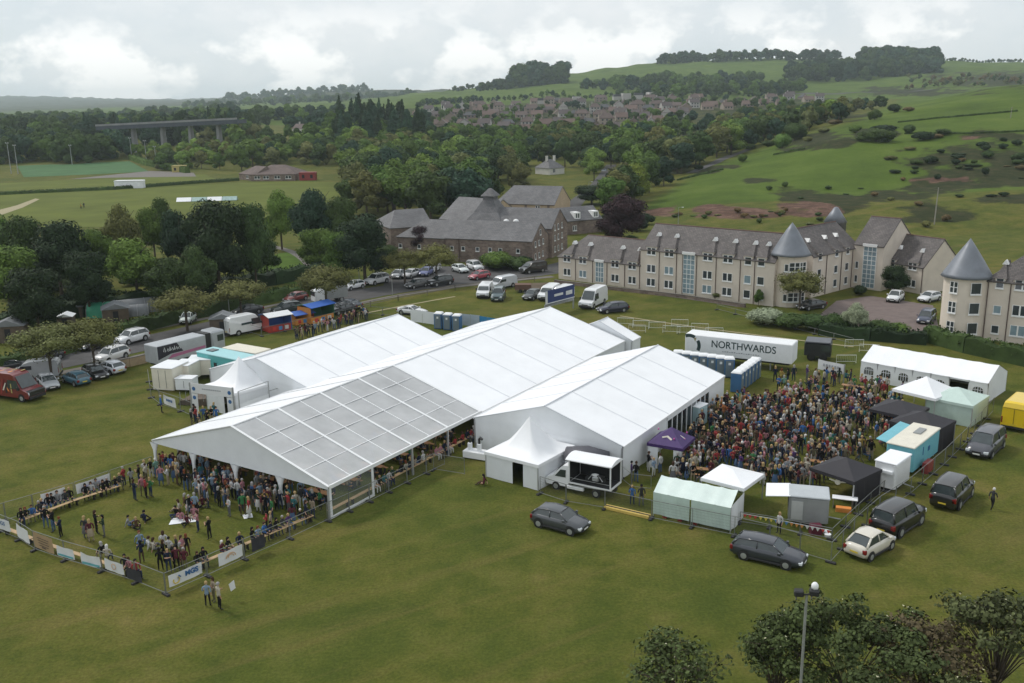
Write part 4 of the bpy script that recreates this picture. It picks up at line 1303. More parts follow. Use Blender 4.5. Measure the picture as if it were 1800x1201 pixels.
def make_car(name, L, W, H, tops, ws, rr, shoulder, wb, estate=False, three=False, r=.33, rails=False):
 """+x is forward, origin on the ground mid-wheelbase. tops: (x, z) of bonnet/boot line; ws: windscreen (base x, top x); rr: rear glass (top x, base x)"""
 t = empty(name, (0, 0, 0), 0, 'x', 'car')
 h = W / 2
 b = MB()
 secs = []
 for x, z in tops:
  q = (x - tops[0][0]) / L
  nar = 1 - .16 * max(0, abs(q - .5) * 2 - .72) / .28
  w = h * nar
  zb = .24 + (.1 if q < .03 or q > .97 else 0)
  secs.append([(x, -w * .93, zb), (x, -w, .46), (x, -w * .995, z * .80), (x, -w * .90, z), (x, -w * .45, z + .035), (x, w * .45, z + .035), (x, w * .90, z), (x, w * .995, z * .80), (x, w, .46), (x, w * .93, zb)])
 loft(b, secs)
 zr = H
 x0, x1 = rr[0], ws[1]
 rs = []
 for k in range(5):
  q = k / 4
  x = x0 + (x1 - x0) * q
  z = zr - .07 * (2 * q - 1) ** 2 - (.02 if estate else .04) * (1 - q)
  rs.append([(x, -h * .70, z - .05), (x, -h * .60, z), (x, -h * .3, z + .025), (x, h * .3, z + .025), (x, h * .60, z), (x, h * .70, z - .05)])
 n = 6
 b.add([p for s in rs for p in s], [(i * n + k, i * n + k + 1, (i + 1) * n + k + 1, (i + 1) * n + k)[::-1] for i in range(4) for k in range(n - 1)])
 def topz(x):
  for (xa, za), (xb, zb_) in zip(tops, tops[1:]):
   if xa <= x <= xb: return za + (zb_ - za) * (x - xa) / (xb - xa)
  return tops[0][1]
 rf, rb = rs[-1], rs[0]
 zs0, zs1 = topz(ws[0]) - .0, topz(rr[1])
 for s in (-1, 1):
  fr_ = (ws[1], s * h * .69, rf[0][2]); fb = (ws[0], s * h * .86, zs0)
  rt = (rr[0], s * h * .69, rb[0][2]); rbm = (rr[1], s * h * .86, zs1)
  b.tube([fr_, fb], .05, 5); b.tube([rt, rbm], .075, 5)
  mid = [(ws[1] + rr[0]) / 2 + .1]
  for xm in mid:
   b.tube([(xm, s * h * .705, zr - .07), (xm + .03, s * h * .885, shoulder)], .04, 4)
  b.tube([rt, ((x0 + x1) / 2, s * h * .705, zr - .05), fr_], .045, 5)
 body = b.build('body', paint, t, smooth=True)
 g = MB(); g.quad((ws[0], -h * .83, zs0), (ws[0], h * .83, zs0), (ws[1], h * .66, rf[0][2] + .02), (ws[1], -h * .66, rf[0][2] + .02)); g.build('windscreen', autoglass, t)
 g = MB(); g.quad((rr[1], h * .83, zs1), (rr[1], -h * .83, zs1), (rr[0], -h * .66, rb[0][2] + .02), (rr[0], h * .66, rb[0][2] + .02)); g.build('rear_window', autoglass, t)
 for s in (-1, 1):
  g = MB()
  pts = [(rr[1], s * h * .865, zs1), (ws[0], s * h * .865, zs0), (ws[1], s * h * .695, zr - .10), (rr[0], s * h * .695, zr - .10)]
  g.quad(*(pts if s < 0 else pts[::-1])); g.build('side_window', autoglass, t)
 xf, xr = tops[-1][0], tops[0][0]
 zf = topz(xf - .25)
 for s in (-1, 1):
  m = MB(); m.rbox(xf - .42, xf - .02 + .015, min(s * h * .52, s * h * .88), max(s * h * .52, s * h * .88), zf * .66, zf * .88, .04); m.build('headlight', headl, t)
  m = MB(); m.rbox(xr + .0, xr + .20, min(s * h * .62, s * h * .93), max(s * h * .62, s * h * .93), zs1 * .62, zs1 * .90, .04); m.build('tail_light', taill, t)
  m = MB(); m.rbox(ws[0] - .30, ws[0] - .12, min(s * h * .98, s * (h + .16)), max(s * h * .98, s * (h + .16)), shoulder - .02, shoulder + .13, .03); m.build('wing_mirror', paint, t)
 m = MB(); m.rbox(xf - .05, xf + .02, -h * .62, h * .62, .32, .52, .03); m.box(xf - .04, xf + .005, -h * .35, h * .35, zf * .62, zf * .78); m.build('grille', plast, t)
 m = MB(); m.box(xf + .021, xf + .03, -.26, .26, .38, .49); m.build('number_plate', platew, t)
 m = MB(); m.box(xr - .03, xr - .02, -.26, .26, .52, .63); m.build('number_plate', platey, t)
 m = MB();
 for s in (-1, 1): m.rbox(-wb / 2 - .1, wb / 2 + .1, min(s * h * .9, s * (h + .015)), max(s * h * .9, s * (h + .015)), .2, .33, .03)
 m.build('sill', plast, t)
 for x in (-wb / 2, wb / 2):
  for s in (-1, 1):
   m = MB(); m.lathe([(r * 1.17, 0), (r * 1.14, .012)], 18, c=(x, s * (h * .985) + (0 if s > 0 else -.012), r + .02), axis='Y'); m.build('wheel_arch', plast, t)
   wheel(t, x, s * (h - .085), r)
 if rails:
  for s in (-1, 1):
   m = MB(); m.tube([(x0 + .1, s * h * .62, zr + .0), (x0 + .3, s * h * .62, zr + .07), (x1 - .3, s * h * .62, zr + .07), (x1 - .05, s * h * .62, zr)], .022, 5); m.build('roof_rail', rim_m, t)
 return t
P = {}
def tops(L, *z):
 return z
P['hatch'] = make_car('parked_car', 4.0, 1.75, 1.46, [(-2.0, .72), (-1.93, .93), (-1.7, .97), (-.8, .97), (.2, .96), (.75, .95), (1.1, .89), (1.6, .80), (1.9, .70), (2.02, .52)], (.98, .35), (-1.45, -1.85), .95, 2.5)
P['small'] = make_car('parked_car', 3.55, 1.63, 1.49, [(-1.78, .66), (-1.72, .88), (-1.5, .95), (-.6, .95), (.2, .95), (.7, .94), (1.0, .90), (1.4, .83), (1.68, .72), (1.78, .50)], (.92, .35), (-.95, -1.55), .94, 2.3, r=.30)
P['estate'] = make_car('parked_car', 4.6, 1.82, 1.48, [(-2.3, .74), (-2.22, .95), (-2.0, 1.0), (-.8, .98), (.2, .97), (.9, .95), (1.3, .88), (1.85, .80), (2.2, .68), (2.32, .50)], (1.12, .42), (-1.78, -2.15), .96, 2.68, estate=True)
P['suv'] = make_car('parked_car', 4.55, 1.88, 1.70, [(-2.25, .82), (-2.2, 1.05), (-2.0, 1.12), (-.8, 1.10), (.3, 1.09), (.95, 1.08), (1.3, 1.04), (1.9, .98), (2.2, .86), (2.28, .6)], (1.12, .55), (-1.75, -2.1), 1.08, 2.65, estate=True, r=.37, rails=True)
P['jeep'] = make_car('parked_car', 4.6, 1.9, 1.90, [(-2.3, .9), (-2.28, 1.15), (-2.1, 1.2), (-.8, 1.18), (.4, 1.17), (.95, 1.16), (1.35, 1.13), (1.95, 1.08), (2.25, 1.0), (2.3, .6)], (.95, .62), (-2.08, -2.2), 1.16, 2.75, estate=True, r=.39)
P['saloon'] = make_car('parked_car', 4.5, 1.8, 1.42, [(-2.25, .74), (-2.2, .96), (-1.9, 1.02), (-1.3, 1.0), (.2, .96), (.9, .94), (1.3, .87), (1.8, .79), (2.15, .68), (2.27, .50)], (1.10, .38), (-1.0, -1.65), .95, 2.65)
P['coupe'] = make_car('parked_car', 4.4, 1.82, 1.28, [(-2.2, .70), (-2.15, .88), (-1.8, .95), (-1.2, .92), (.2, .86), (.8, .84), (1.3, .78), (1.8, .70), (2.15, .58), (2.22, .42)], (.95, .15), (-.65, -1.6), .86, 2.55)
P['mpv'] = make_car('parked_car', 4.7, 1.9, 1.78, [(-2.35, .82), (-2.3, 1.05), (-2.1, 1.1), (-.8, 1.08), (.4, 1.07), (1.2, 1.06), (1.5, 1.0), (2.0, .88), (2.28, .74), (2.37, .52)], (1.45, .72), (-2.0, -2.22), 1.07, 2.9, estate=True, r=.35)
def make_van(name, L, W, H, hood=1.0, cabwin=True, hi=False, win=False):
 t = empty(name, (0, 0, 0), 0, 'x', 'van')
 h = W / 2; xr, xf = -L / 2, L / 2
 sl = .75 if not hi else .95
 prof = [(xr + .02, .38), (xf - .12, .36), (xf, .62), (xf - .12, .95), (xf - .9 * hood, 1.18), (xf - .9 * hood - sl, H - .12), (xf - .9 * hood - sl - .45, H), (xr + .35, H), (xr + .12, H - .12), (xr, H - .5)]
 b = MB()
 def ins(z): return .0 if z < 1.15 else .13 * ((z - 1.15) / (H - 1.15)) ** 2 * 1.2
 k = len(prof)
 rings = []
 for yy, dz, f in ((-1, 0, 1.0), (-.86, .035, 1.0), (-.4, .055, 1), (.4, .055, 1), (.86, .035, 1), (1, 0, 1)):
  ring = []
  for x, z in prof:
   s = (h - ins(z)) * yy
   top = dz if z > 1.2 else 0
   ring.append((x + (.05 if x > xf - .3 and abs(yy) < .5 else 0), s, z + top))
  rings.append(ring)
 loft(b, rings)
 b.f = [f[::-1] for f in b.f]
 b.build('body', paint, t, smooth=False)
 xa, xb = xf - .9 * hood, xf - .9 * hood - sl
 ya, yb = h - .08, h - .16
 g = MB(); g.quad((xa - .06, -ya * .95, 1.27), (xa - .06, ya * .95, 1.27), (xb + .1, yb * .93, H - .22), (xb + .1, -yb * .93, H - .22))
 g.M = Matrix.Identity(4)
 g.v = [(x + .09, y, z + .02) for x, y, z in g.v]
 g.build('windscreen', autoglass, t)
 for s in (-1, 1):
  g = MB(); y = s * (h + .008); y2 = s * (h - ins(H - .45) + .012)
  pts = [(xb - .75, y, 1.2), (xa - .18, y, 1.2), (xa - .5, y2, H - .55 if H > 2.1 else H - .35), (xb - .75, y2, H - .55 if H > 2.1 else H - .35)]
  g.quad(*(pts if s < 0 else pts[::-1])); g.build('side_window', autoglass, t)
  if win:
   g = MB()
   y3 = s * (h - ins(H - .4) + .02)
   for q in (0, 1):
    u0, u1 = xr + .3 + q * (xb - 1.0 - xr - .3) / 2, xr + .2 + (q + 1) * (xb - 1.0 - xr - .3) / 2
    pts = [(u0, y, 1.2), (u1, y, 1.2), (u1, y3, H - .35), (u0, y3, H - .35)]
    g.quad(*(pts if s < 0 else pts[::-1]))
   g.build('side_window', autoglass, t)
  m = MB(); m.rbox(xf - .35, xf - .0, min(s * h * .6, s * h * .93), max(s * h * .6, s * h * .93), .72, .98, .05); m.build('headlight', headl, t)
  m = MB(); m.rbox(xr - .03, xr + .06, min(s * h * .86, s * h * .97), max(s * h * .86, s * h * .97), .7, 1.25, .03); m.build('tail_light', taill, t)
  m = MB(); m.rbox(xa - .3, xa - .15, min(s * (h + .02), s * (h + .25)), max(s * (h + .02), s * (h + .25)), 1.15, 1.5, .03); m.build('wing_mirror', plast, t)
 m = MB(); m.rbox(xf - .08, xf + .07, -h * .9, h * .9, .3, .55, .05); m.box(xf - .06, xf + .06, -h * .45, h * .45, .6, .72); m.build('bumper', plast, t)
 m = MB(); m.box(xr - .06, xr + .1, -h * .92, h * .92, .3, .48); m.build('bumper', plast, t)
 m = MB(); m.box(xr - .012, xr + .004, -.015, .015, .55, H - .55); m.box(xr - .02, xr + .004, -h * .9, h * .9, H - .52, H - .50); m.build('rear_door_seam', plast, t)
 if win:
  m = MB()
  for s in (-1, 1): m.box(xr - .012, xr + .01, min(s * .08, s * h * .8), max(s * .08, s * h * .8), 1.2, H - .5)
  m.build('rear_window', autoglass, t)
 m = MB(); m.box(xr - .03, xr - .013, -.26, .26, .56, .67); m.build('number_plate', platey, t)
 r = .35
 for x in (xr + 1.05 * L / 5, xf - .95):
  for s in (-1, 1):
   m = MB(); m.lathe([(r * 1.18, 0), (r * 1.15, .012)], 18, c=(x, s * h + (0 if s > 0 else -.012), r + .03), axis='Y'); m.build('wheel_arch', plast, t)
   wheel(t, x, s * (h - .08), r)
 return t
P['van'] = make_van('parked_van', 4.9, 1.95, 1.95, win=False)
P['vanwin'] = make_van('parked_van', 4.9, 1.95, 1.95, win=True)
P['bigvan'] = make_van('parked_van', 5.9, 2.02, 2.55, hi=True)
def set_paint(o, col):
 o['paint'] = [float(c) for c in col]
 for ch in o.children:
  set_paint(ch, col)
_used = set()
WHITE, SILV, DGREY, BLACK, NAVY, REDC = (.72, .73, .74), (.42, .44, .46), (.055, .06, .068), (.012, .012, .014), (.018, .026, .05), (.28, .02, .025)
def park(kind, pa, pb, col, label, near=False, scale=1.0, cat=None, group=None):
 """pa rear, pb front: pixels of the centre line on the ground; near=True: contact points of the wheels nearest the camera"""
 a, b = G(*pa), G(*pb)
 d = (b - a).normalized()
 c = (a + b) / 2
 if near:
  n = Vector((-d.y, d.x, 0))
  if n.y < 0: n = -n
  c = c + n * .82 * scale
 src = P[kind]
 o = src if kind not in _used else copy_tree(src)
 _used.add(kind)
 put(o, (c.x, c.y, 0), math.atan2(d.y, d.x), scale)
 set_paint(o, col)
 o['label'] = label
 if cat: o['category'] = cat
 if group: o['group'] = group
 return o
park('hatch', (948, 928), (1001, 942), DGREY, 'dark grey hatchback parked on the grass below the display truck', True, 1.04)
park('estate', (1310, 985), (1378, 1001), (.03, .034, .045), 'dark blue estate car parked in front of the horse box trailer', True, 1.04)
park('small', (1536.7, 985), (1563, 970), (.62, .58, .50), 'small cream retro car parked beside the fence corner', True, 1.1)
park('jeep', (1583, 944), (1614, 924), BLACK, 'black off-road car parked behind the small cream car', True, 1.08)
park('jeep', (1686, 894), (1703, 876), (.02, .02, .022), 'black square backed car with open tailgate near the walking person', True, 1.08)
park('mpv', (1761, 788), (1741, 806), (.06, .062, .075), 'dark grey people carrier facing the camera left of the yellow van', True, 1.08)
park('bigvan', (1778, 760), (1812, 728), (.75, .52, .02), 'bright yellow van at the right edge of the field', False, 1.05)
park('van', (857, 515), (848, 526), WHITE, 'white panel van seen from behind, leftmost of the vans behind the marquee', False)
park('jeep', (880, 520), (872, 533), (.10, .14, .15), 'dark jeep with a white bonnet facing the marquee', False)
park('van', (894, 504), (873, 508), (.5, .52, .54), 'grey pick-up van standing behind the dark jeep', False)
park('hatch', (943, 522), (928, 528), (.05, .055, .055), 'small dark car left of the two white vans', False)
park('van', (976, 519), (955, 531), WHITE, 'white van facing the marquee, right of the small dark car', False, 1.05)
park('van', (1000, 521), (978, 533), (.66, .67, .69), 'white van partly hidden behind the blue banner', False, 1.05)
park('bigvan', (1058, 530), (1027, 545), WHITE, 'tall white van with a long roof right of the blue banner', False, 1.05)
park('estate', (1092, 547), (1062, 550), (.02, .022, .045), 'dark navy estate car at the right end of the parked vans', False)
park('coupe', (708, 551), (741, 554), WHITE, 'low white sports car on the grass above the left marquee', False)
park('van', (96, 663), (30, 668), SILV, 'silver van with dark windows parked above the painted van', False, 1.1)
park('hatch', (75, 672), (96, 690), SILV, 'silver car half hidden behind the painted van', False)
park('saloon', (20, 652), (2, 655), BLACK, 'black car at the left edge above the silver van', False)
park('hatch', (152, 680), (118, 668), (.06, .14, .19), 'teal blue hatchback parked on the grass left of the black car', False)
park('hatch', (154, 656), (184, 670), BLACK, 'black car between the blue and the white hatchbacks', False)
park('hatch', (212, 659), (180, 650), (.62, .64, .68), 'white hatchback with black windows parked on the grass', False)
park('suv', (255, 599), (226, 607), WHITE, 'white off-road car driving on the road above the lorry', True)
park('suv', (221, 630), (191, 640), (.70, .70, .70), 'white estate car on the road behind the white hatchback', True)
park('saloon', (188, 607), (150, 617), BLACK, 'dark car on the road hidden behind the street tree', False)
park('hatch', (98, 630), (68, 636), (.04, .04, .045), 'dark car on the road under the leftmost street tree', False)
park('small', (338, 562), (324, 572), (.60, .66, .62), 'pale green car beyond the road behind the long lorry', False)
park('saloon', (455, 551), (425, 556), DGREY, 'dark grey saloon on the road above the white van', True)
park('hatch', (535, 526), (505, 533), (.20, .035, .03), 'dark red car on the road above the colourful stalls', False)
park('hatch', (636, 505), (607, 511), WHITE, 'white hatchback on the road below the tall dark trees', False)
park('suv', (676, 496), (649, 502), WHITE, 'white pick-up car leading the white hatchback on the road', False, 1.05)
park('suv', (515, 549), (494, 552), (.03, .04, .04), 'dark green car behind the middle stall', False)
park('saloon', (612, 548), (590, 553), BLACK, 'black car parked right of the blue and orange stall', False)
park('saloon', (625, 544), (603, 540), (.05, .06, .08), 'dark car next to the black one right of the stalls', False)
park('small', (706, 486), (695, 491), SILV, 'silver car under the trees, leftmost in the mill car park', False)
park('hatch', (730, 485), (714, 490), (.55, .55, .56), 'white car second from the left in the mill car park', False)
park('hatch', (755, 481), (744, 487), (.10, .12, .28), 'blue car in the mill car park', False)
park('van', (766, 475), (757, 480), WHITE, 'white van at the back of the mill car park', False, .9)
park('hatch', (800, 476), (818, 481), (.66, .70, .69), 'pale hatchback below the mill wall', False)
park('suv', (828, 472), (842, 477), WHITE, 'white off-road car in front of the mill shrubs', False)
park('hatch', (856, 488), (829, 493), (.36, .05, .07), 'bright red hatchback on the road by the mill', False)
park('vanwin', (952, 477), (922, 481), BLACK, 'black van with white bonnet parked by the beige flats', False)
park('hatch', (745, 503), (719, 508), (.09, .09, .09), 'dark car with a pale bonnet on the near side of the road', False)
park('suv', (790, 499), (758, 504), (.025, .028, .03), 'black car with roof rails right of the pale bonneted car', False)
park('small', (1584, 523), (1563, 536), WHITE, 'white small car in the flats car park', False, 1.1)
park('hatch', (1648, 526), (1618, 533), (.68, .69, .71), 'white car beside the turret in the flats car park', False)
park('mpv', (1637, 558), (1619, 574), (.05, .06, .10), 'dark blue car parked below the two white ones', False, .95)
park('saloon', (1440, 541), (1412, 545), BLACK, 'black car behind the tree by the turret', False)
park('hatch', (1066, 302), (1058, 305), (.5, .55, .6), 'pale car on the lane above the mill', False)
def graphic_patch(name, root, m, pts, y=None):
 b = MB(); b.add(pts, [tuple(range(len(pts)))]); return b.build(name, m, root)
orangep = mat("orange_paint", (0.75, 0.28, 0.07), 0.45, var=0.12)
magenta = mat("magenta_print", (0.45, 0.06, 0.28), 0.5, var=0.1)
o = park('bigvan', (-8, 693), (64, 703), (.16, .02, .022), 'red and orange painted food van parked at the left edge of the field', False, 1.12)
rv = random.Random(4)
for i in range(11):
 x, w, m = -2.85 + i * .36, rv.uniform(.12, .34), [yelpaint, redpaint, creamp, plast, orangep][i % 5]
 z0, z1, sl = rv.uniform(.5, 1.0), rv.uniform(1.3, 2.1), rv.uniform(-.35, .5)
 b = MB(); b.add([(x, -1.02, z0), (x + w, -1.02, z0), (x + w + sl, -1.008, z1), (x + sl + w * .3, -1.008, z1)], [(0, 1, 2, 3)]); b.build('painted_stripe', m, o)
 b = MB(); y = rv.uniform(-.7, .3); b.add([(x, y, 2.62), (x + w, y, 2.62), (x + w + sl * .6, y + .5, 2.62), (x + sl * .6, y + .5, 2.62)], [(0, 1, 2, 3)])
 if x < 1.2: b.build('painted_stripe', [redpaint, yelpaint, orangep][i % 3], o)
b = MB(); b.rbox(2.15, 2.99, -.9, .9, .6, 1.06, .06); b.build('bonnet', mat("black_bonnet", (.02, .02, .022), .3, coat=.5), o)
# ---- articulated trailer with company name
def box_trailer(name, a, b_, zb, h, w, label, m, cat='trailer'):
 """a, b_: ground points under the near bottom edge (left, right seen from the camera)"""
 d = (b_ - a)
 t = empty(name, (a.x, a.y, 0), math.atan2(d.y, d.x), label, cat)
 L = d.length
 m_ = MB(); m_.rbox(0, L, 0, w, zb, zb + h, .07); m_.build('box_body', m, t)
 return t, L
navyink = mat("dark_green_ink", (0.02, 0.045, 0.045), 0.5, var=0.1)
goldink = mat("gold_ink", (0.30, 0.26, 0.14), 0.5, var=0.1)
greyink = mat("grey_ink", (0.35, 0.36, 0.38), 0.5, var=0.1)
blueink = mat("blue_ink", (0.03, 0.12, 0.30), 0.5, var=0.1)
def northwards():
 zb = 1.05
 a, b_ = G(1203.5, 619, zb), G(1391.5, 640.5, zb)
 top = AT(1203.5, 587, a.y).z
 a.z = b_.z = 0
 h = top - zb
 t, L = box_trailer('lorry_trailer', a, b_, zb, h, 2.55, 'long white lorry trailer lettered NORTHWARDS parked behind the toilets', whitemetal)
 x0 = L * .245;
 text_obj("NORTHWARDS", 1.16, navyink, t, (L * .555, -.012, zb + h * .60), (math.pi / 2, 0, 0), sx=(L * .575) / 7.8, bold=.012)
 b = MB()
 for k in range(16): b.box(L * (.36 + .022 * k), L * (.376 + .022 * k), -.012, -.004, zb + h * .24, zb + h * (.27 + .012 * (k % 3)))
 b.build("small_print", greyink, t)
 cx, cz, r0, r1 = L * .045, zb + h * .42, .95, 1.35
 for a0, a1 in ((58, 118), (-28, 32)):
  b = MB(); vs = []
  n = 12
  for k in range(n + 1):
   an = R(a0 + (a1 - a0) * k / n)
   vs += [(cx + r0 * math.cos(an), -.008, cz + r0 * math.sin(an)), (cx + r1 * math.cos(an), -.008, cz + r1 * math.sin(an))]
  vs = [(max(x, .02), y, z) for x, y, z in vs]
  b.add(vs, [(2 * k, 2 * k + 1, 2 * k + 3, 2 * k + 2) for k in range(n)]); b.build('emblem', navyink, t)
 b = MB(); b.add([(L * .082, -.008, zb + h * .84), (L * .112, -.008, zb + h * .86), (L * .10, -.008, zb + h * .62)], [(0, 1, 2)]); b.build('emblem', goldink, t)
 b = MB(); b.box(.4, L - .4, .6, 1.9, zb - .35, zb - .01); b.build('chassis', plast, t)
 for x in (1.5, 2.8, 4.1):
  for y in (.25, 2.3): wheel(t, x, y if y > 1 else -(-.25), .48, .35)
 b = MB(); b.box(L + .002, L + .03, .1, 2.45, zb + .1, zb + h - .1); b.build('rear_door', pvc_side, t)
 for y in (.35, 2.2):
  b = MB(); b.box(L * .8, L * .8 + .12, y - .06, y + .06, 0, zb - .3); b.build('landing_leg', steel, t)
 return a, b_
NA, NB = northwards()
def dark_flatbed():
 a, b_ = G(1412, 634), G(1462, 638)
 d = b_ - a
 t = empty('lorry_cab', a, math.atan2(d.y, d.x), 'black lorry tractor unit parked at the right end of the NORTHWARDS trailer', 'lorry')
 L = d.length
 b = MB(); b.rbox(0, L * .95, .2, 2.5, .6, 2.1, .1); b.build('body', mat("black_paint", (.02, .022, .028), .35, var=.1, coat=.4), t)
 b = MB(); b.rbox(.1, L * .95 - .1, .1, 2.6, 2.15, 2.3, .05); b.build('roof', mat("dark_grey_roof", (.09, .095, .11), .4, var=.1), t)
 b = MB(); b.box(L * .6, L * .9, .18, .195, 1.2, 1.9); b.build('side_window', autoglass, t)
 for x in (.8, L - 1):
  for y in (.3, 2.4): wheel(t, x, y, .45, .3)
dark_flatbed()
def old_lorry():
 zb = .75
 a, b_ = G(278, 641, zb), G(364, 618.5, zb)
 top = AT(278, 610, a.y).z
 a.z = b_.z = 0
 h = top - zb
 t, L = box_trailer('lorry', a, b_, zb, h, 2.5, 'long grey lorry with a dark graphic panel and pink stripe behind the turquoise trailer', mat("grey_lorry_paint", (.40, .42, .44), .4, var=.1), 'lorry')
 gp = mat("dark_panel_print", (.025, .022, .035), .4, var=.1)
 b = MB(); b.add([(0.1, -.008, zb + h * .22), (L * .27, -.008, zb + h * .42), (L * .52, -.008, zb + h * .42), (L * .40, -.008, zb + h * .97), (0.1, -.008, zb + h * .97)], [(0, 1, 2, 3, 4)]); b.build('graphic_panel', gp, t)
 b = MB(); b.add([(L * .2, -.007, zb + h * .16), (L * .98, -.007, zb + h * .28), (L * .98, -.007, zb + h * .42), (L * .29, -.007, zb + h * .37)], [(0, 1, 2, 3)]); b.build('stripe', mat("pink_print", (.42, .14, .26), .5, var=.1), t)
 b = MB()
 for k, (dx_, w_, hh) in enumerate([(0, .28, .5), (.45, .3, .28), (.82, .14, .45), (1.05, .3, .28), (1.42, .14, .45), (1.66, .28, .28), (2.0, .3, .28)]):
  x = L * .13 + dx_; z = zb + h * .62
  b.tube([(x, -.014, z), (x + w_ * .5, -.014, z + hh), (x + w_, -.014, z), (x + w_ * .6, -.014, z - .06)], .035, 4)
 b.build('lettering', pvc_side, t)
 b = MB()
 for k in range(5): b.box(L * .62, L * (.80 + .02 * (k % 2)), -.012, -.004, zb + h * (.52 + .07 * k), zb + h * (.535 + .07 * k))
 b.build('small_print', greyink, t)
 b = MB(); b.box(.3, L + 1.2, .5, 2.0, .45, zb - .01); b.build('chassis', plast, t)
 c = MB(); c.rbox(L + .95, L + 2.9, .05, 2.45, .6, 3.0, .18); cab = c.build('cab', mat("cab_paint", (.38, .40, .42), .35, var=.1, coat=.4), t)
 c = MB(); c.box(L + 2.905, L + 2.915, .25, 2.25, 1.7, 2.7); c.build('windscreen', autoglass, cab)
 c = MB(); c.box(L + 1.7, L + 2.6, .03, .045, 1.7, 2.5); c.build('side_window', autoglass, cab)
 c = MB(); c.box(L + .1, L + .9, .3, 2.2, .6, 2.9); c.build('gap_shade_block', plast, t)  # solid black block stands for the shade in the gap behind the cab
 for x in (L * .42, L * .54, L + 1.9):
  for y in (.2, 2.3): wheel(t, x, y if y > 1 else .2, .45, .3)
old_lorry()
def roof_trailer(p0, p1, p2, z, mroof, mwall, label, name='catering_trailer', skylight=False):
 """roof corners in the picture: p0 near-left, p1 near-right, p2 far-left at height z"""
 a, b_, c = G(*p0, z), G(*p1, z), G(*p2, z)
 d = (b_ - a); L = d.length
 w = abs((c - a).dot(Vector((-d.y, d.x, 0)).normalized()))
 t = empty(name, (a.x, a.y, 0), math.atan2(d.y, d.x), label, 'trailer')
 m = MB(); m.rbox(0, L, 0, w, .45, z - .12, .06); m.build('body', mwall, t)
 m = MB(); m.rbox(-.06, L + .06, -.06, w + .06, z - .118, z, .05); ro = m.build('roof', mroof, t)
 if skylight:
  m = MB(); m.rbox(.8, 1.9, w * .3, w * .7, z + .002, z + .1, .03); m.build('roof_hatch', autoglass, ro)
  m = MB(); m.box(2.9, 3.4, -.03, -.004, 1.2, 2.0); m.build('window', darkglass, t)
  m = MB(); m.rbox(1.1, 1.75, -.02, -.004, 1.1, 2.0, .004); m.build('sign_panel', pvc_side, t)
 for x in (L * .4, L * .55):
  for y in (.12, w - .12): wheel(t, x, y, .32, .2)
 m = MB(); m.tube([(L, w / 2, .5), (L + 1.2, w / 2, .45)], .06, 5); m.build('tow_bar', steel, t)
 return t, L, w
teal = mat("turquoise_paint", (0.10, 0.42, 0.42), 0.4, var=0.08)
tealr = mat("turquoise_roof", (0.35, 0.62, 0.65), 0.4, var=0.06)
roof_trailer((345, 617.5), (423, 633.5), (373, 609), 2.9, tealr, teal, 'turquoise catering trailer behind the left marquee', skylight=True)
roof_trailer((391, 611), (449, 621), (412, 602.5), 2.9, creamp, creamp, 'cream roofed trailer just behind the turquoise one')
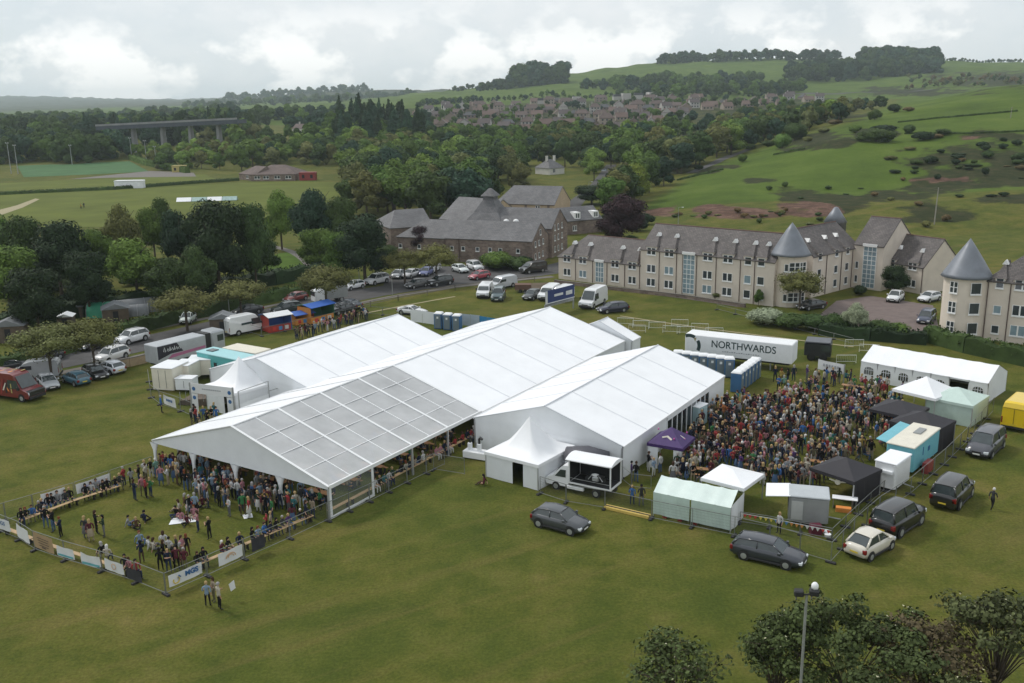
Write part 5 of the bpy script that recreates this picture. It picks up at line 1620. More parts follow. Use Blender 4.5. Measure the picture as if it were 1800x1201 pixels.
def display_truck():
 a, b_ = G(977, 861), G(1047, 876)      # near side wheels
 d = (b_ - a)
 hd = math.atan2(-d.y, -d.x)            # faces left
 n = Vector((-d.y, d.x, 0)).normalized()
 t = empty('display_truck', (b_.x + n.x * .95, b_.y + n.y * .95, 0), hd, 'white display truck with a glazed showroom body holding a white motorbike', 'truck')
 s = d.length / 3.65
 cab = MB()
 prof = [(3.0, .45), (4.55, .42), (4.66, .7), (4.55, 1.0), (3.95, 1.25), (3.3, 1.98), (3.05, 2.2), (2.55, 2.25), (2.5, .45)]
 cab.extr(prof, -.97, .97, inset=.12)
 c_ = cab.build('cab', whitemetal, t)
 g = MB(); g.quad((3.93, -.82, 1.31), (3.93, .82, 1.31), (3.34, .74, 1.98), (3.34, -.74, 1.98)); g.v = [(x + .03, y, z + .02) for x, y, z in g.v]; g.build('windscreen', autoglass, c_)
 for sd in (-1, 1):
  g = MB(); pts = [(2.75, sd * .985, 1.25), (3.75, sd * .985, 1.22), (3.25, sd * .93, 1.85), (2.75, sd * .93, 1.88)]; g.quad(*(pts if sd < 0 else pts[::-1])); g.build('side_window', autoglass, c_)
  g = MB(); g.rbox(4.3, 4.6, min(sd * .6, sd * .9), max(sd * .6, sd * .9), .75, 1.0, .04); g.build('headlight', headl, c_)
 b = MB()
 x0, x1, zb, zt = -1.35, 2.45, .85, 2.95
 b.box(x0, x1, -1.05, 1.05, zb, zb + .12)
 for (x, y) in ((x0, -1.05), (x1 - .1, -1.05), (x0, .97), (x1 - .1, .97)): b.box(x, x + .1, y, y + .08, zb + .12, zt)
 b.box(x0, x1, .97, 1.0, zb + .12, zt) if 0 else None
 b.build('body_frame', whitemetal, t)
 b = MB(); b.box(x0 + .1, x1 - .1, -.99, -.95, zb + .13, zt - .02); b.box(x0 + .12, x1 - .12, -.94, .96, zb + .123, zb + .128); b.box(x0 + .12, x1 - .12, -.94, .96, zt - .06, zt - .03); b.box(x1 - .06, x1 - .02, -.94, .95, zb + .13, zt - .02); b.build('back_panel', darkin, t)
 b = MB()
 n_ = 8; vs = []
 for k in range(n_ + 1):
  y = -1.12 + 2.24 * k / n_; z = zt + .28 * (1 - (2 * k / n_ - 1) ** 2) * 1.0
  vs += [(x0 - .08, y, z), (x1 + .25, y, z - .05)]
 vs += [(x0 - .08, -1.12, zt - .08), (x1 + .25, -1.12, zt - .12), (x0 - .08, 1.12, zt - .08), (x1 + .25, 1.12, zt - .12)]
 fs = [(2 * k, 2 * k + 1, 2 * k + 3, 2 * k + 2) for k in range(n_)]
 e = 2 * (n_ + 1)
 fs += [(e, e + 1, 1, 0), (2 * n_, 2 * n_ + 1, e + 3, e + 2), tuple([e] + [2 * k for k in range(n_ + 1)] + [e + 2])[::1], tuple([e + 1] + [2 * k + 1 for k in range(n_ + 1)] + [e + 3])[::-1]]
 b.add(vs, [f[::-1] for f in fs]); b.build('roof', pvc, t, smooth=False)
 g = MB(); g.quad((x1 - .12, 1.04, zb + .14), (x0 + .1, 1.04, zb + .14), (x0 + .1, 1.04, zt - .05), (x1 - .12, 1.04, zt - .05));
 b = MB(); b.box(-1.3, 4.3, -.4, .4, .45, .8); b.box(.9, 2.2, -1.0, -.75, .4, .65); b.build('chassis', plast, t)
 b = MB(); b.rbox(1.1, 2.6, .82, 1.06, .38, .62, .04); b.build('step', whitemetal, t)
 for x in (0, 3.65):
  for y in (-.9, .9): wheel(t, x, y, .36, .22)
 t.scale = (s, s, s)
 wm = whitemetal
 M = t.matrix_basis
 mbk = empty('motorbike', M @ Vector((.3, .35, .97)), hd, 'white motorbike on show inside the glazed display truck', 'motorbike'); mbk.scale = (s, s, s)
 for x in (-.65, .65):
  w = MB(); w.lathe([(.2, -.05), (.3, -.05), (.3, .05), (.2, .05)], 16, axis='Y'); w.build('wheel', tyre_m, mbk, loc=(x, 0, .3))
  w = MB(); w.tube([(x, .1, .3), (x * .45, .1, .75)], .035, 5); w.build('fork', alu, mbk)
 w = MB(); w.lathe([(.02, -.38), (.17, -.2), (.2, .05), (.12, .3), (.02, .4)], 10); w.v = [(z, x * .7, y * .8 + .72) for x, y, z in w.v]; w.build('fuel_tank', wm, mbk, smooth=True)
 w = MB(); w.rbox(-.75, -.1, -.12, .12, .68, .8, .04); w.build('seat', plast, mbk)
 w = MB(); w.rbox(-.25, .3, -.15, .15, .25, .6, .06); w.build('engine', alu, mbk)
 w = MB(); w.tube([(.5, -.35, 1.0), (.45, 0, .92), (.5, .35, 1.0)], .025, 5); w.build('handlebar', plast, mbk)
 w = MB()
 for k in range(2): pass
 w.tube([(-1.2, 1.03, 1.35), (2.3, 1.03, 1.35)], .025, 5); w.build('rail', steel, t)
display_truck()
def dark_cover():
 a, b_ = G(990, 846), G(1066, 852)
 d = b_ - a
 t = empty('covered_trailer', a, math.atan2(d.y, d.x), 'dark soft topped trailer between the pagoda and the display truck', 'trailer')
 L = d.length
 b = MB(); vs = []
 n_ = 8
 for x, w_ in ((0, 1.0), (L * .5, 1.25), (L, .8)):
  for k in range(n_ + 1):
   an = math.pi * k / n_
   vs.append((x, 1.2 - w_ * math.cos(an), 1.7 + .75 * w_ * math.sin(an)))
 b.add(vs, [(j * (n_ + 1) + k, (j + 1) * (n_ + 1) + k, (j + 1) * (n_ + 1) + k + 1, j * (n_ + 1) + k + 1) for j in range(2) for k in range(n_)] + [tuple(range(n_ + 1)), tuple(range(2 * (n_ + 1), 3 * (n_ + 1)))[::-1]])
 b.build('cover', mat("grey_tarpaulin", (.075, .075, .09), .6, var=.15), t, smooth=True)
 b = MB(); b.rbox(.1, L - .1, .2, 2.2, .5, 1.7, .05); b.build('body', pvc_side, t)
 for x in (L * .4, L * .6):
  for y in (.15, 2.25): wheel(t, x, y, .3, .2)
dark_cover()
for k, o in P.items():
 if k not in _used:
  for c in list(o.children_recursive): bpy.data.objects.remove(c)
  bpy.data.objects.remove(o)
# ---- people
skin_m = mat("skin", (0.45, 0.27, 0.19), 0.6, var=0.1, scale=4, attr="skin")
shirt_m = mat("shirt_cloth", (1, 1, 1), 0.85, var=0.18, scale=6, attr="shirt", spec=0.2)
trous_m = mat("trouser_cloth", (1, 1, 1), 0.85, var=0.15, scale=6, attr="trousers", spec=0.2)
shoe_m = mat("shoe_leather", (0.03, 0.028, 0.026), 0.6, var=0.2)
hair_m = mat("hair", (1, 1, 1), 0.8, var=0.25, scale=14, attr="hair", spec=0.2)
def pose(kind):
 J = {}
 lean = 0.0
 if kind in ('stand', 'drink', 'cross', 'phone', 'wave'):
  J.update(pel=(0, 0, .94, .125), ch=(0, .01, 1.22, .150), sh=(0, .01, 1.40, .13), nk=(0, 0, 1.50, .055), hd=(0, -.015, 1.60, .088), tp=(0, -.01, 1.70, .070),
     lh=(.10, 0, .88, .095), lk=(.12, -.01, .49, .062), la=(.13, .02, .09, .042), lt=(.14, -.14, .04, .038),
     rh=(-.10, 0, .88, .095), rk=(-.13, .0, .49, .062), ra=(-.15, .03, .09, .042), rt=(-.17, -.13, .04, .038))
 if kind == 'walk':
  J.update(pel=(0, 0, .93, .125), ch=(0, -.02, 1.21, .150), sh=(0, -.03, 1.39, .13), nk=(0, -.04, 1.49, .055), hd=(0, -.06, 1.59, .088), tp=(0, -.055, 1.69, .070),
     lh=(.10, 0, .87, .095), lk=(.11, -.20, .52, .062), la=(.11, -.28, .10, .042), lt=(.11, -.44, .06, .038),
     rh=(-.10, 0, .87, .095), rk=(-.11, .10, .49, .062), ra=(-.11, .34, .16, .042), rt=(-.11, .26, .05, .038))
 if kind in ('sit', 'sitdrink'):
  J.update(pel=(0, 0, .52, .14), ch=(0, -.03, .80, .150), sh=(0, -.05, .98, .13), nk=(0, -.06, 1.07, .055), hd=(0, -.09, 1.17, .088), tp=(0, -.08, 1.27, .070),
     lh=(.11, -.03, .50, .10), lk=(.14, -.44, .50, .068), la=(.14, -.46, .09, .042), lt=(.15, -.60, .04, .038),
     rh=(-.11, -.03, .50, .10), rk=(-.14, -.44, .50, .068), ra=(-.15, -.40, .09, .042), rt=(-.16, -.54, .04, .038))
 if kind == 'ground':
  J.update(pel=(0, 0, .14, .14), ch=(0, .02, .42, .150), sh=(0, 0, .60, .13), nk=(0, -.02, .69, .055), hd=(0, -.05, .79, .088), tp=(0, -.04, .89, .070),
     lh=(.12, -.05, .13, .10), lk=(.26, -.38, .36, .065), la=(.10, -.58, .08, .042), lt=(.08, -.72, .05, .038),
     rh=(-.12, -.05, .13, .10), rk=(-.30, -.34, .22, .065), ra=(-.02, -.44, .07, .042), rt=(.08, -.50, .05, .038))
 s = J['sh']
 sx, sy, sz = s[0], s[1], s[2]
 arms = {'stand': [((.21, .02, -.06), (.26, .05, -.33), (.25, -.02, -.58), (.24, -.06, -.68)), ((.21, .02, -.06), (.25, .06, -.33), (.24, 0, -.58), (.23, -.04, -.68))],
   'walk': [((.21, .02, -.06), (.25, .12, -.31), (.24, .05, -.55), (.23, .0, -.64)), ((.21, .02, -.06), (.25, -.08, -.31), (.22, -.26, -.48), (.21, -.34, -.52))],
   'drink': [((.21, .02, -.06), (.26, .02, -.32), (.14, -.24, -.24), (.09, -.30, -.18)), ((.21, .02, -.06), (.26, .05, -.33), (.25, -.02, -.58), (.24, -.06, -.68))],
   'cross': [((.21, .02, -.06), (.26, -.02, -.32), (.02, -.22, -.26), (-.08, -.20, -.24)), ((.21, .02, -.06), (.26, -.02, -.32), (.04, -.20, -.30), (-.06, -.19, -.29))],
   'phone': [((.21, .02, -.06), (.24, -.06, -.32), (.08, -.28, -.16), (.03, -.33, -.10)), ((.21, .02, -.06), (.24, -.06, -.32), (.08, -.28, -.18), (.03, -.33, -.12))],
   'wave': [((.21, .02, -.06), (.30, -.10, -.25), (.22, -.30, -.02), (.20, -.34, .08)), ((.21, .02, -.06), (.26, .05, -.33), (.25, -.02, -.58), (.24, -.06, -.68))],
   'sit': [((.21, .02, -.06), (.25, -.06, -.32), (.16, -.30, -.38), (.14, -.38, -.40)), ((.21, .02, -.06), (.25, -.06, -.32), (.16, -.30, -.38), (.14, -.38, -.40))],
   'sitdrink': [((.21, .02, -.06), (.26, -.08, -.28), (.12, -.28, -.14), (.08, -.33, -.08)), ((.21, .02, -.06), (.25, -.06, -.32), (.16, -.30, -.38), (.14, -.38, -.40))],
   'ground': [((.21, .02, -.06), (.27, .04, -.30), (.20, -.20, -.36), (.16, -.28, -.36)), ((.21, .02, -.06), (.26, .12, -.30), (.26, .20, -.52), (.27, .22, -.58))]}
 A = arms.get(kind, arms['stand'])
 for side, sg, arm in (('l', 1, A[0]), ('r', -1, A[1])):
  for nm, r, p in zip(('s', 'e', 'w', 'f'), (.062, .048, .034, .030), arm):
   J[side + nm + '_'] = (sx + sg * p[0], sy + p[1], sz + p[2], r)
 return J
EDGES = [('pel', 'ch', 1), ('ch', 'sh', 1), ('sh', 'nk', 0), ('nk', 'hd', 0), ('hd', 'tp', 0), ('pel', 'lh', 2), ('lh', 'lk', 2), ('lk', 'la', 2), ('la', 'lt', 3), ('pel', 'rh', 2), ('rh', 'rk', 2), ('rk', 'ra', 2), ('ra', 'rt', 3),
   ('sh', 'ls_', 1), ('ls_', 'le_', 1), ('le_', 'lw_', 4), ('lw_', 'lf_', 0), ('sh', 'rs_', 1), ('rs_', 're_', 1), ('re_', 'rw_', 4), ('rw_', 'rf_', 0)]
def body_mesh(kind, fem=False, skirt=False, sub=1, sleeves=True):
 J = pose(kind)
 names = list(J)
 me = bpy.data.meshes.new("sk")
 me.from_pydata([J[n][:3] for n in names], [(names.index(a), names.index(b)) for a, b, _ in EDGES], [])
 o = bpy.data.objects.new("sk", me); COL.objects.link(o)
 md = o.modifiers.new("s", 'SKIN'); md.use_smooth_shade = True
 md.branch_smoothing = 0.6
 sv = me.skin_vertices[0].data
 for i, n in enumerate(names):
  r = J[n][3]
  rx, ry = r, r
  if n in ('ch',): rx, ry = r * (1.0 if fem else 1.12), r * .74
  if n == 'sh': rx, ry = r * (.95 if fem else 1.1), r * .62
  if n == 'pel': rx, ry = r * (1.15 if fem else 1.02), r * .86
  sv[i].radius = (rx, ry)
  sv[i].use_root = (n == 'pel')
 sb = o.modifiers.new("b", 'SUBSURF'); sb.levels = sub; sb.render_levels = sub
 bpy.context.view_layer.update()
 dg = bpy.context.evaluated_depsgraph_get()
 m2 = bpy.data.meshes.new_from_object(o.evaluated_get(dg))
 bpy.data.objects.remove(o)
 m2.name = 'person'
 segs = [(Vector(J[a][:3]), Vector(J[b][:3]), mi) for a, b, mi in EDGES]
 def near(c):
  best = (9, 0)
  for a, b, mi in segs:
   ab = b - a; t = max(0, min(1, (c - a).dot(ab) / ab.length_squared))
   d = (a + ab * t - c).length
   if mi == 1: d -= .05
   if d < best[0]: best = (d, mi, t)
  return best[1]
 mis = []
 hz = J['nk'][2]
 for p in m2.polygons:
  mi = near(p.center)
  if mi == 4: mi = 1 if sleeves else 0
  if mi == 0 and p.center.z > hz + .02 and (p.center.y > J['hd'][1] + .015 or p.center.z > J['hd'][2] + .075): mi = 5 if False else 0
  mis.append(mi)
 m2.materials.clear()
 for m in (skin_m, shirt_m, trous_m, shoe_m): m2.materials.append(m)
 m2.polygons.foreach_set('material_index', mis)
 m2.polygons.foreach_set('use_smooth', [True] * len(mis))
 if skirt:
  pass
 return m2, J
def hair_mesh(J, long=False):
 h = J['hd']; tp = J['tp']
 b = MB()
 n, k = 10, 6
 vs = []
 cx, cy, cz = h[0], h[1] + .012, h[2] + .02
 for i in range(k + 1):
  th = math.pi * (.02 + .62 * i / k)
  for j in range(n):
   a = 2 * math.pi * j / n
   fr_ = max(0, -math.sin(a))           # front (-y): cut the fringe higher
   t2 = th * (1 - .42 * fr_)
   r = .112
   vs.append((cx + r * .92 * math.sin(t2) * math.cos(a), cy + r * 1.08 * math.sin(t2) * math.sin(a), cz + r * 1.15 * math.cos(t2)))
 if long:
  for dz, rr in ((-.10, .10), (-.20, .085)):
   for j in range(n):
    a = 2 * math.pi * j / n
    vs.append((cx + rr * math.cos(a), cy + .03 + rr * max(-.15, math.sin(a)), cz + dz))
  k += 2
 b.add(vs, [(i * n + j, (i + 1) * n + j, (i + 1) * n + (j + 1) % n, i * n + (j + 1) % n) for i in range(k) for j in range(n)] + [tuple(range(n))])
 b.f = b.f
 return b
def skirt_mesh(J):
 b = MB(); n = 12
 p = J['pel']
 vs = []
 for z, r in ((p[2] + .1, .135), (p[2] - .05, .17), (p[2] - .45, .25), (p[2] - .47, .24)):
  for j in range(n):
   a = 2 * math.pi * j / n
   vs.append((p[0] + r * math.cos(a), p[1] + r * .85 * math.sin(a), max(.03, z)))
 b.add(vs, [(i * n + j, i * n + (j + 1) % n, (i + 1) * n + (j + 1) % n, (i + 1) * n + j)[::-1] for i in range(3) for j in range(n)])
 return b
POSES = ['stand', 'drink', 'cross', 'phone', 'wave', 'walk', 'sit', 'sitdrink', 'ground']
PM = {}
for k in POSES:
 for f in (0, 1):
  me, J = body_mesh(k, bool(f), sleeves=(hash(k) % 2 == 0) if False else (POSES.index(k) + f) % 2 == 0)
  hb = hair_mesh(J, bool(f))
  ho = hb.build('hair', hair_m, smooth=True)
  sk = None
  if f and k in ('stand', 'drink', 'wave'):
   so = skirt_mesh(J).build('skirt', trous_m, smooth=True); sk = so.data; bpy.data.objects.remove(so)
  PM[(k, f)] = (me, ho.data, sk)
  bpy.data.objects.remove(ho)
me, J = body_mesh('stand', False)
SHIRTS = [('black', (.012, .012, .014), 16), ('navy', (.018, .028, .065), 14), ('dark grey', (.055, .058, .062), 9), ('white', (.66, .66, .66), 13), ('light grey', (.33, .34, .35), 6), ('pink', (.55, .22, .26), 7), ('red', (.42, .03, .035), 7),
   ('burgundy', (.13, .02, .035), 5), ('pale blue', (.26, .38, .52), 6), ('bright blue', (.03, .16, .48), 4), ('beige', (.42, .33, .23), 7), ('brown', (.14, .075, .04), 4), ('dark green', (.025, .06, .035), 5), ('mint green', (.20, .42, .34), 2),
   ('teal', (.03, .20, .22), 3), ('orange', (.55, .18, .04), 2), ('mustard yellow', (.50, .34, .05), 2), ('purple', (.10, .04, .18), 3), ('cream', (.56, .51, .40), 5), ('green', (.05, .25, .08), 2), ('khaki', (.16, .14, .08), 4)]
TROUS = [('black', (.012, .012, .013), 10), ('dark blue', (.022, .035, .075), 12), ('blue', (.07, .12, .22), 7), ('beige', (.34, .28, .20), 4), ('grey', (.13, .13, .14), 4), ('white', (.55, .55, .54), 2), ('brown', (.09, .055, .035), 2), ('khaki', (.13, .12, .07), 2)]
HAIRS = [('brown', (.055, .030, .017), 8), ('black', (.012, .010, .010), 6), ('blond', (.38, .27, .13), 5), ('grey', (.32, .31, .30), 4), ('auburn', (.16, .05, .02), 2), ('white', (.6, .59, .57), 1)]
SHIRTS = [(a, tuple(.72 * (.84 * c + .16 * (sum(r) / 3)) for c in r), w + (8 if a in ('black', 'navy') else 0)) for a, r, w in SHIRTS]
def wpick(T):
 t = random.uniform(0, sum(x[2] for x in T))
 for x in T:
  t -= x[2]
  if t <= 0: return x
 return T[0]
DO = {'stand': 'standing', 'drink': 'drinking', 'cross': 'arms folded', 'phone': 'hands raised', 'wave': 'arm lifted', 'walk': 'walking', 'sit': 'sitting', 'sitdrink': 'seated drinking', 'ground': 'on the ground'}
PEOPLE = []       # (pos, rz, pose, fem, shirt, trousers, hair, zone, scale)
taken = []
def add_person(x, y, rz, ps, zone, shirt=None, trous=None, hair=None, fem=None, sc=None, z=0.0, force=False, mind=.42):
 if not force:
  for (a, b) in taken:
   if (a - x) ** 2 + (b - y) ** 2 < mind ** 2: return False
 taken.append((x, y))
 S = next((s for s in SHIRTS if s[0] == shirt), None) or wpick(SHIRTS)
 T = next((s for s in TROUS if s[0] == trous), None) or wpick(TROUS)
 Hh = next((s for s in HAIRS if s[0] == hair), None) or wpick(HAIRS)
 fem = random.randint(0, 1) if fem is None else fem
 PEOPLE.append([x, y, z, rz, ps, fem, S, T, Hh, zone, sc or random.uniform(.94, 1.08)])
 return True
def zone_of(x, y):
 best, zn = 1e9, ''
 for (px, py), nm in ZL:
  d = (ZP[nm] - Vector((x, y, 0))).length
  if d < best: best, zn = d, nm
 return zn
ZL = [((1185, 830), 'near the purple gazebo'), ((1300, 690), 'beside the blue toilets'), ((1400, 655), 'below the NORTHWARDS trailer'), ((1480, 670), 'by the back fence banner'), ((1560, 690), 'before the arched tent'),
  ((1560, 745), 'by the double black gazebo'), ((1500, 790), 'by the pale blue trailer'), ((1420, 840), 'by the single black gazebo'), ((1300, 840), 'behind the mint tent'), ((1230, 750), 'by the glass doors'),
  ((1330, 750), 'left of the crowd centre'), ((1430, 750), 'in the crowd centre'), ((1400, 700), 'at the crowd\'s back edge'), ((1360, 800), 'at the crowd\'s front'), ((1240, 810), 'at the crowd\'s near left'), ((1490, 720), 'at the crowd\'s right')]
ZP = {nm: G(px, py) for (px, py), nm in ZL}
RC = [(1180, 852), (1200, 800), (1232, 742), (1290, 705), (1345, 712), (1385, 668), (1480, 668), (1555, 690), (1590, 722), (1572, 775), (1530, 812), (1465, 832), (1430, 862), (1345, 858), (1330, 846), (1250, 850)]
def pixin(px, py, P): return inpoly(px, py, P)
tables_r = []
random.seed(21)
n = 0
tries = 0
while n < 570 and tries < 50000:
 tries += 1
 px, py = random.uniform(1150, 1600), random.uniform(660, 865)
 if not pixin(px, py, RC): continue
 g = G(px, py)
 if hash_noise(g.x / 2.2 + 5, g.y / 2.2) < (.20 if py > 710 else .46): continue
 if py < 700 and random.random() < .45: continue
 ps = random.choice(['stand', 'stand', 'drink', 'drink', 'cross', 'phone', 'wave', 'walk', 'sit', 'sitdrink'])
 if add_person(g.x, g.y, random.uniform(0, 6.28), ps, zone_of(g.x, g.y), sc=random.uniform(.98, 1.12)): n += 1
for i in range(10):
 for _ in range(30):
  px, py = random.uniform(1230, 1560), random.uniform(690, 845)
  g = G(px, py)
  if pixin(px, py, RC) and all((g - Vector(t[:3])).length > 3.4 for t in tables_r):
   tables_r.append((g.x, g.y, 0, random.uniform(-.3, .3) - .4)); break
tables_l = []
for yy in (2.2, 5.4, 8.6, 11.8, 15, 18.2):
 for xx in (2.6, 7.0, 12.0, 16.6):
  w = LW(MO, xx, yy)
  tables_l.append((w.x, w.y, 0, -TH))
  for k in range(6):
   if random.random() < .12: continue
   off = Vector(((k % 3 - 1) * .75 + random.uniform(-.1, .1), .78 if k > 2 else -.78, 0))
   off.rotate(Matrix.Rotation(-TH, 3, 'Z'))
   add_person(w.x + off.x, w.y + off.y, -TH + (0 if k > 2 else math.pi), random.choice(['sit', 'sitdrink', 'sitdrink']), 'at a clear roof table', mind=.3)
for k in range(100):
 w = LW(MO, random.uniform(.8, 19), random.uniform(-1.8, 19) if k % 2 else random.uniform(-2.2, 3))
 add_person(w.x, w.y, random.uniform(0, 6.28), random.choice(['stand', 'drink', 'wave']), 'under the clear roof')
for k in range(26):       # on the bench along the open side
 w = LW(MO, 19.35, 5.6 + k * .58)
 if random.random() < .8: add_person(w.x, w.y, -TH + math.pi / 2 * random.choice([1, -1]), 'sit', 'on the marquee side bench', mind=.3)
GZ = 'in the fenced garden before the open marquee end'
def grp(pts, zone, poses, **kw):
 for p in pts:
  g = G(p[0], p[1])
  add_person(g.x, g.y, kw.get('rz', random.uniform(0, 6.28)), random.choice(poses), zone, mind=.28,
     shirt=p[2] if len(p) > 2 else None, trous=p[3] if len(p) > 3 else None)
ST = ['stand', 'drink', 'cross', 'phone']
grp([(283, 1003, 'black', 'black'), (290, 990, 'black', 'black'), (298, 1006, 'navy', 'dark blue'), (306, 994, 'black', 'black'), (312, 1003, 'burgundy', 'black'), (320, 996, 'khaki', 'black'), (326, 1004, 'burgundy', 'khaki'), (300, 982, 'white', 'black'),
  (312, 980, 'dark grey', 'black'), (290, 975, 'white', 'black'), (322, 985, 'pink', 'beige'), (330, 978, 'black', 'black')], 'behind the MGS banner', ST)
grp([(152, 948, 'dark grey', 'grey'), (161, 953, 'burgundy', 'beige'), (171, 938, 'black', 'black'), (184, 944, 'dark green', 'grey')], 'left in the garden', ST)
grp([(226, 925, 'light grey', 'blue'), (240, 928, 'brown', 'black'), (254, 918, 'navy', 'black'), (246, 955, 'pale blue', 'blue'), (262, 965, 'white', 'beige'), (270, 968, 'cream', 'grey')], 'mid garden', ['ground'])
grp([(315, 898, 'cream'), (330, 900, 'white'), (318, 915, 'pink'), (330, 922, 'burgundy'), (342, 908, 'pink'), (345, 897, 'black'), (310, 908, 'black'), (325, 887, 'brown'), (356, 890, 'burgundy'), (337, 893, 'red')], 'at the white blanket', ['ground'])
grp([(330 + random.uniform(0, 150), 850 + random.uniform(0, 62)) for _ in range(30)], 'on the lawn before the open end', ST)
grp([(404, 908, 'white', 'burgundy'), (349, 935, 'pink', 'dark blue'), (369, 948, 'black', 'black')], 'near the picnic blanket', ST)
grp([(432, 890, 'light grey'), (440, 895, 'dark grey'), (452, 893, 'black'), (420, 880, 'white'), (468, 905, 'black'), (458, 885, 'pale blue'), (448, 880, 'grey')], 'by the middle curtain', ST)
grp([(358, 868, 'bright blue'), (352, 880, 'white'), (372, 872, 'navy'), (384, 880, 'brown'), (396, 868, 'pink'), (378, 858, 'teal')], 'by the second curtain', ST)
grp([(262 + 8 * k + random.uniform(-3, 3), 836 - 2 * k + random.uniform(-6, 10)) for k in range(12)], 'at the marquee\'s left corner', ST)
grp([(298 + 16 * k + random.uniform(-4, 4), 850 + 4 * k + random.uniform(-6, 8)) for k in range(16)], 'at the marquee\'s open end', ST)
BACKZ = 'on the far fence bench'
grp([(40, 922, 'black'), (47, 918, 'black'), (58, 914, 'bright blue'), (71, 908, 'dark grey'), (76, 905, 'navy'), (87, 897, 'black'), (93, 894, 'black'), (103, 891, 'light grey'), (117, 888, 'dark grey'), (124, 884, 'black')], BACKZ, ['sit', 'sitdrink'], rz=.5)
grp([(152, 877, 'black'), (162, 872, 'white'), (171, 869, 'light grey'), (183, 870, 'black'), (190, 866, 'black'), (204, 862, 'black'), (212, 858, 'dark grey')], 'on the inner far bench', ['sit', 'sitdrink'], rz=.5)
grp([(219, 855, 'red'), (232, 856, 'light grey'), (238, 880, 'navy'), (252, 872, 'pink'), (258, 876, 'red'), (266, 874, 'green'), (246, 850, 'black'), (258, 848, 'cream')], 'by the far fence\'s end', ST)
grp([(95, 935, 'black'), (108, 945, 'navy'), (82, 928, 'black')], 'behind the tan banner', ST)
grp([(30 + 0 * k, 0) for k in range(0)], GZ, ST)
grp([(250, 990, 'navy')], 'alone in the garden', ST)
FZ = 'on the near fence bench'
for k in range(20):
 px = 352 + k * 10.6; py = 1004 - k * 4.55
 if random.random() < .85 and not (365 < px < 385):
  g = G(px - 4, py - 6); add_person(g.x, g.y, -TH + math.pi / 2 + random.uniform(-.4, .4), random.choice(['sit', 'sitdrink']), FZ, mind=.3)
grp([(230, 1010, 'pink'), (240, 1015, 'red'), (222, 1006, 'black'), (190, 990, 'cream'), (182, 985, 'black')], 'behind the near left fence', ['sit'])
grp([(510, 930, 'pale blue'), (520, 924, 'cream'), (470, 935, 'red'), (478, 938, 'beige')], 'at the near marquee corner', ST)
OUT = 'outside the garden fence'
grp([(366, 1066, 'pale blue', 'black'), (377, 1058, 'beige', 'khaki'), (387, 1071, 'cream', 'black')], OUT, ['drink', 'cross'])
grp([(285, 726, 'bright blue', 'black')], 'alone by the curved fence', ['stand'])
grp([(338, 750, 'black'), (346, 746, 'red'), (352, 752, 'navy'), (359, 742, 'bright blue'), (366, 750, 'black'), (373, 744, 'black'), (382, 746, 'bright blue'), (378, 736, 'teal'), (343, 742, 'black')], 'at the arched entrance', ST)
grp([(520 + k * 4.1 + random.uniform(-2, 2), 598 - k * 1.25 + random.uniform(-4, 5)) for k in range(32)], 'by the colourful stalls', ST)
grp([(1111, 888, 'bright blue', 'dark blue'), (1127, 890, 'dark grey', 'grey')], 'right of the display truck', ST)
grp([(1369, 938, 'white', 'black')], 'behind the rainbow bunting', ST)
grp([(851, 853, 'burgundy', 'brown')], 'before the white pagoda', ['ground'])
grp([(1743, 896, 'dark grey', 'black')], 'alone on open grass', ['walk'])
grp([(1149, 838, 'pale blue'), (1140, 830, 'black'), (1110, 845, 'purple'), (1118, 848, 'black'), (1160, 832, 'white')], 'by the right marquee corner', ST)
grp([(1558, 690, 'cream'), (1545, 688, 'purple'), (1585, 700, 'purple'), (1500, 690, 'green'), (1520, 688, 'red'), (1373, 675, 'mustard yellow'), (1362, 672, 'navy'), (1365, 640, 'dark green')], 'near the arched tent', ST)
grp([(1640, 735, 'black'), (1620, 745, 'dark grey'), (1600, 765, 'black'), (1572, 790, 'white'), (1578, 800, 'cream')], 'under the black gazebos', ST)
print('people', len(PEOPLE))
PEOPLE.sort(key=lambda p: p[1])
combos = set()
def make_person(p, idx):
 x, y, z, rz, ps, fem, S, T, Hh, zone, sc = p
 me, hm, sk = PM[(ps, fem)]
 for _ in range(200):
  dress = sk is not None and (T[0] in ('white', 'beige', 'grey', 'blue'))
  low = 'skirt' if dress else 'trousers'
  lab = 'person, %s top, %s %s, %s hair, %s %s' % (S[0], T[0], low, Hh[0], DO[ps], zone)
  if lab not in combos: break
  T = wpick(TROUS); Hh = wpick(HAIRS)
  if _ > 60: S = wpick(SHIRTS)
 combos.add(lab)
 if len(lab.split()) > 16: lab = lab.replace(' hair, ', '-haired, ')
 if len(lab.split()) > 16: lab = lab.replace('on the ground ', 'seated ').replace('hands raised ', 'gesturing ').replace('arms folded ', 'standing ')
 if len(lab.split()) > 16: lab = lab.replace(' top,', ',')
 o = bpy.data.objects.new('person', me); COL.objects.link(o)
 o.location = (x, y, z); o.rotation_euler = (0, 0, rz); o.scale = (sc, sc, sc)
 sk_c = random.choice([(.50, .29, .20), (.55, .33, .24), (.42, .24, .16), (.20, .10, .06)][:3 + (random.random() < .15)])
 o['shirt'] = list(S[1]); o['trousers'] = list(T[1]); o['skin'] = list(sk_c)
 tag(o, lab, 'person', 'people %s' % zone)
 h = bpy.data.objects.new('hair', hm); COL.objects.link(h); h.parent = o; h['hair'] = list(Hh[1])
 if dress:
  k = bpy.data.objects.new('skirt', sk); COL.objects.link(k); k.parent = o; k['trousers'] = list(T[1])
for i, p in enumerate(PEOPLE[:298]):
 make_person(p, i)
vcm, n_, l_, b_ = _mat("crowd_cloth")
vc = n_.new("ShaderNodeVertexColor"); vc.layer_name = "cloth"
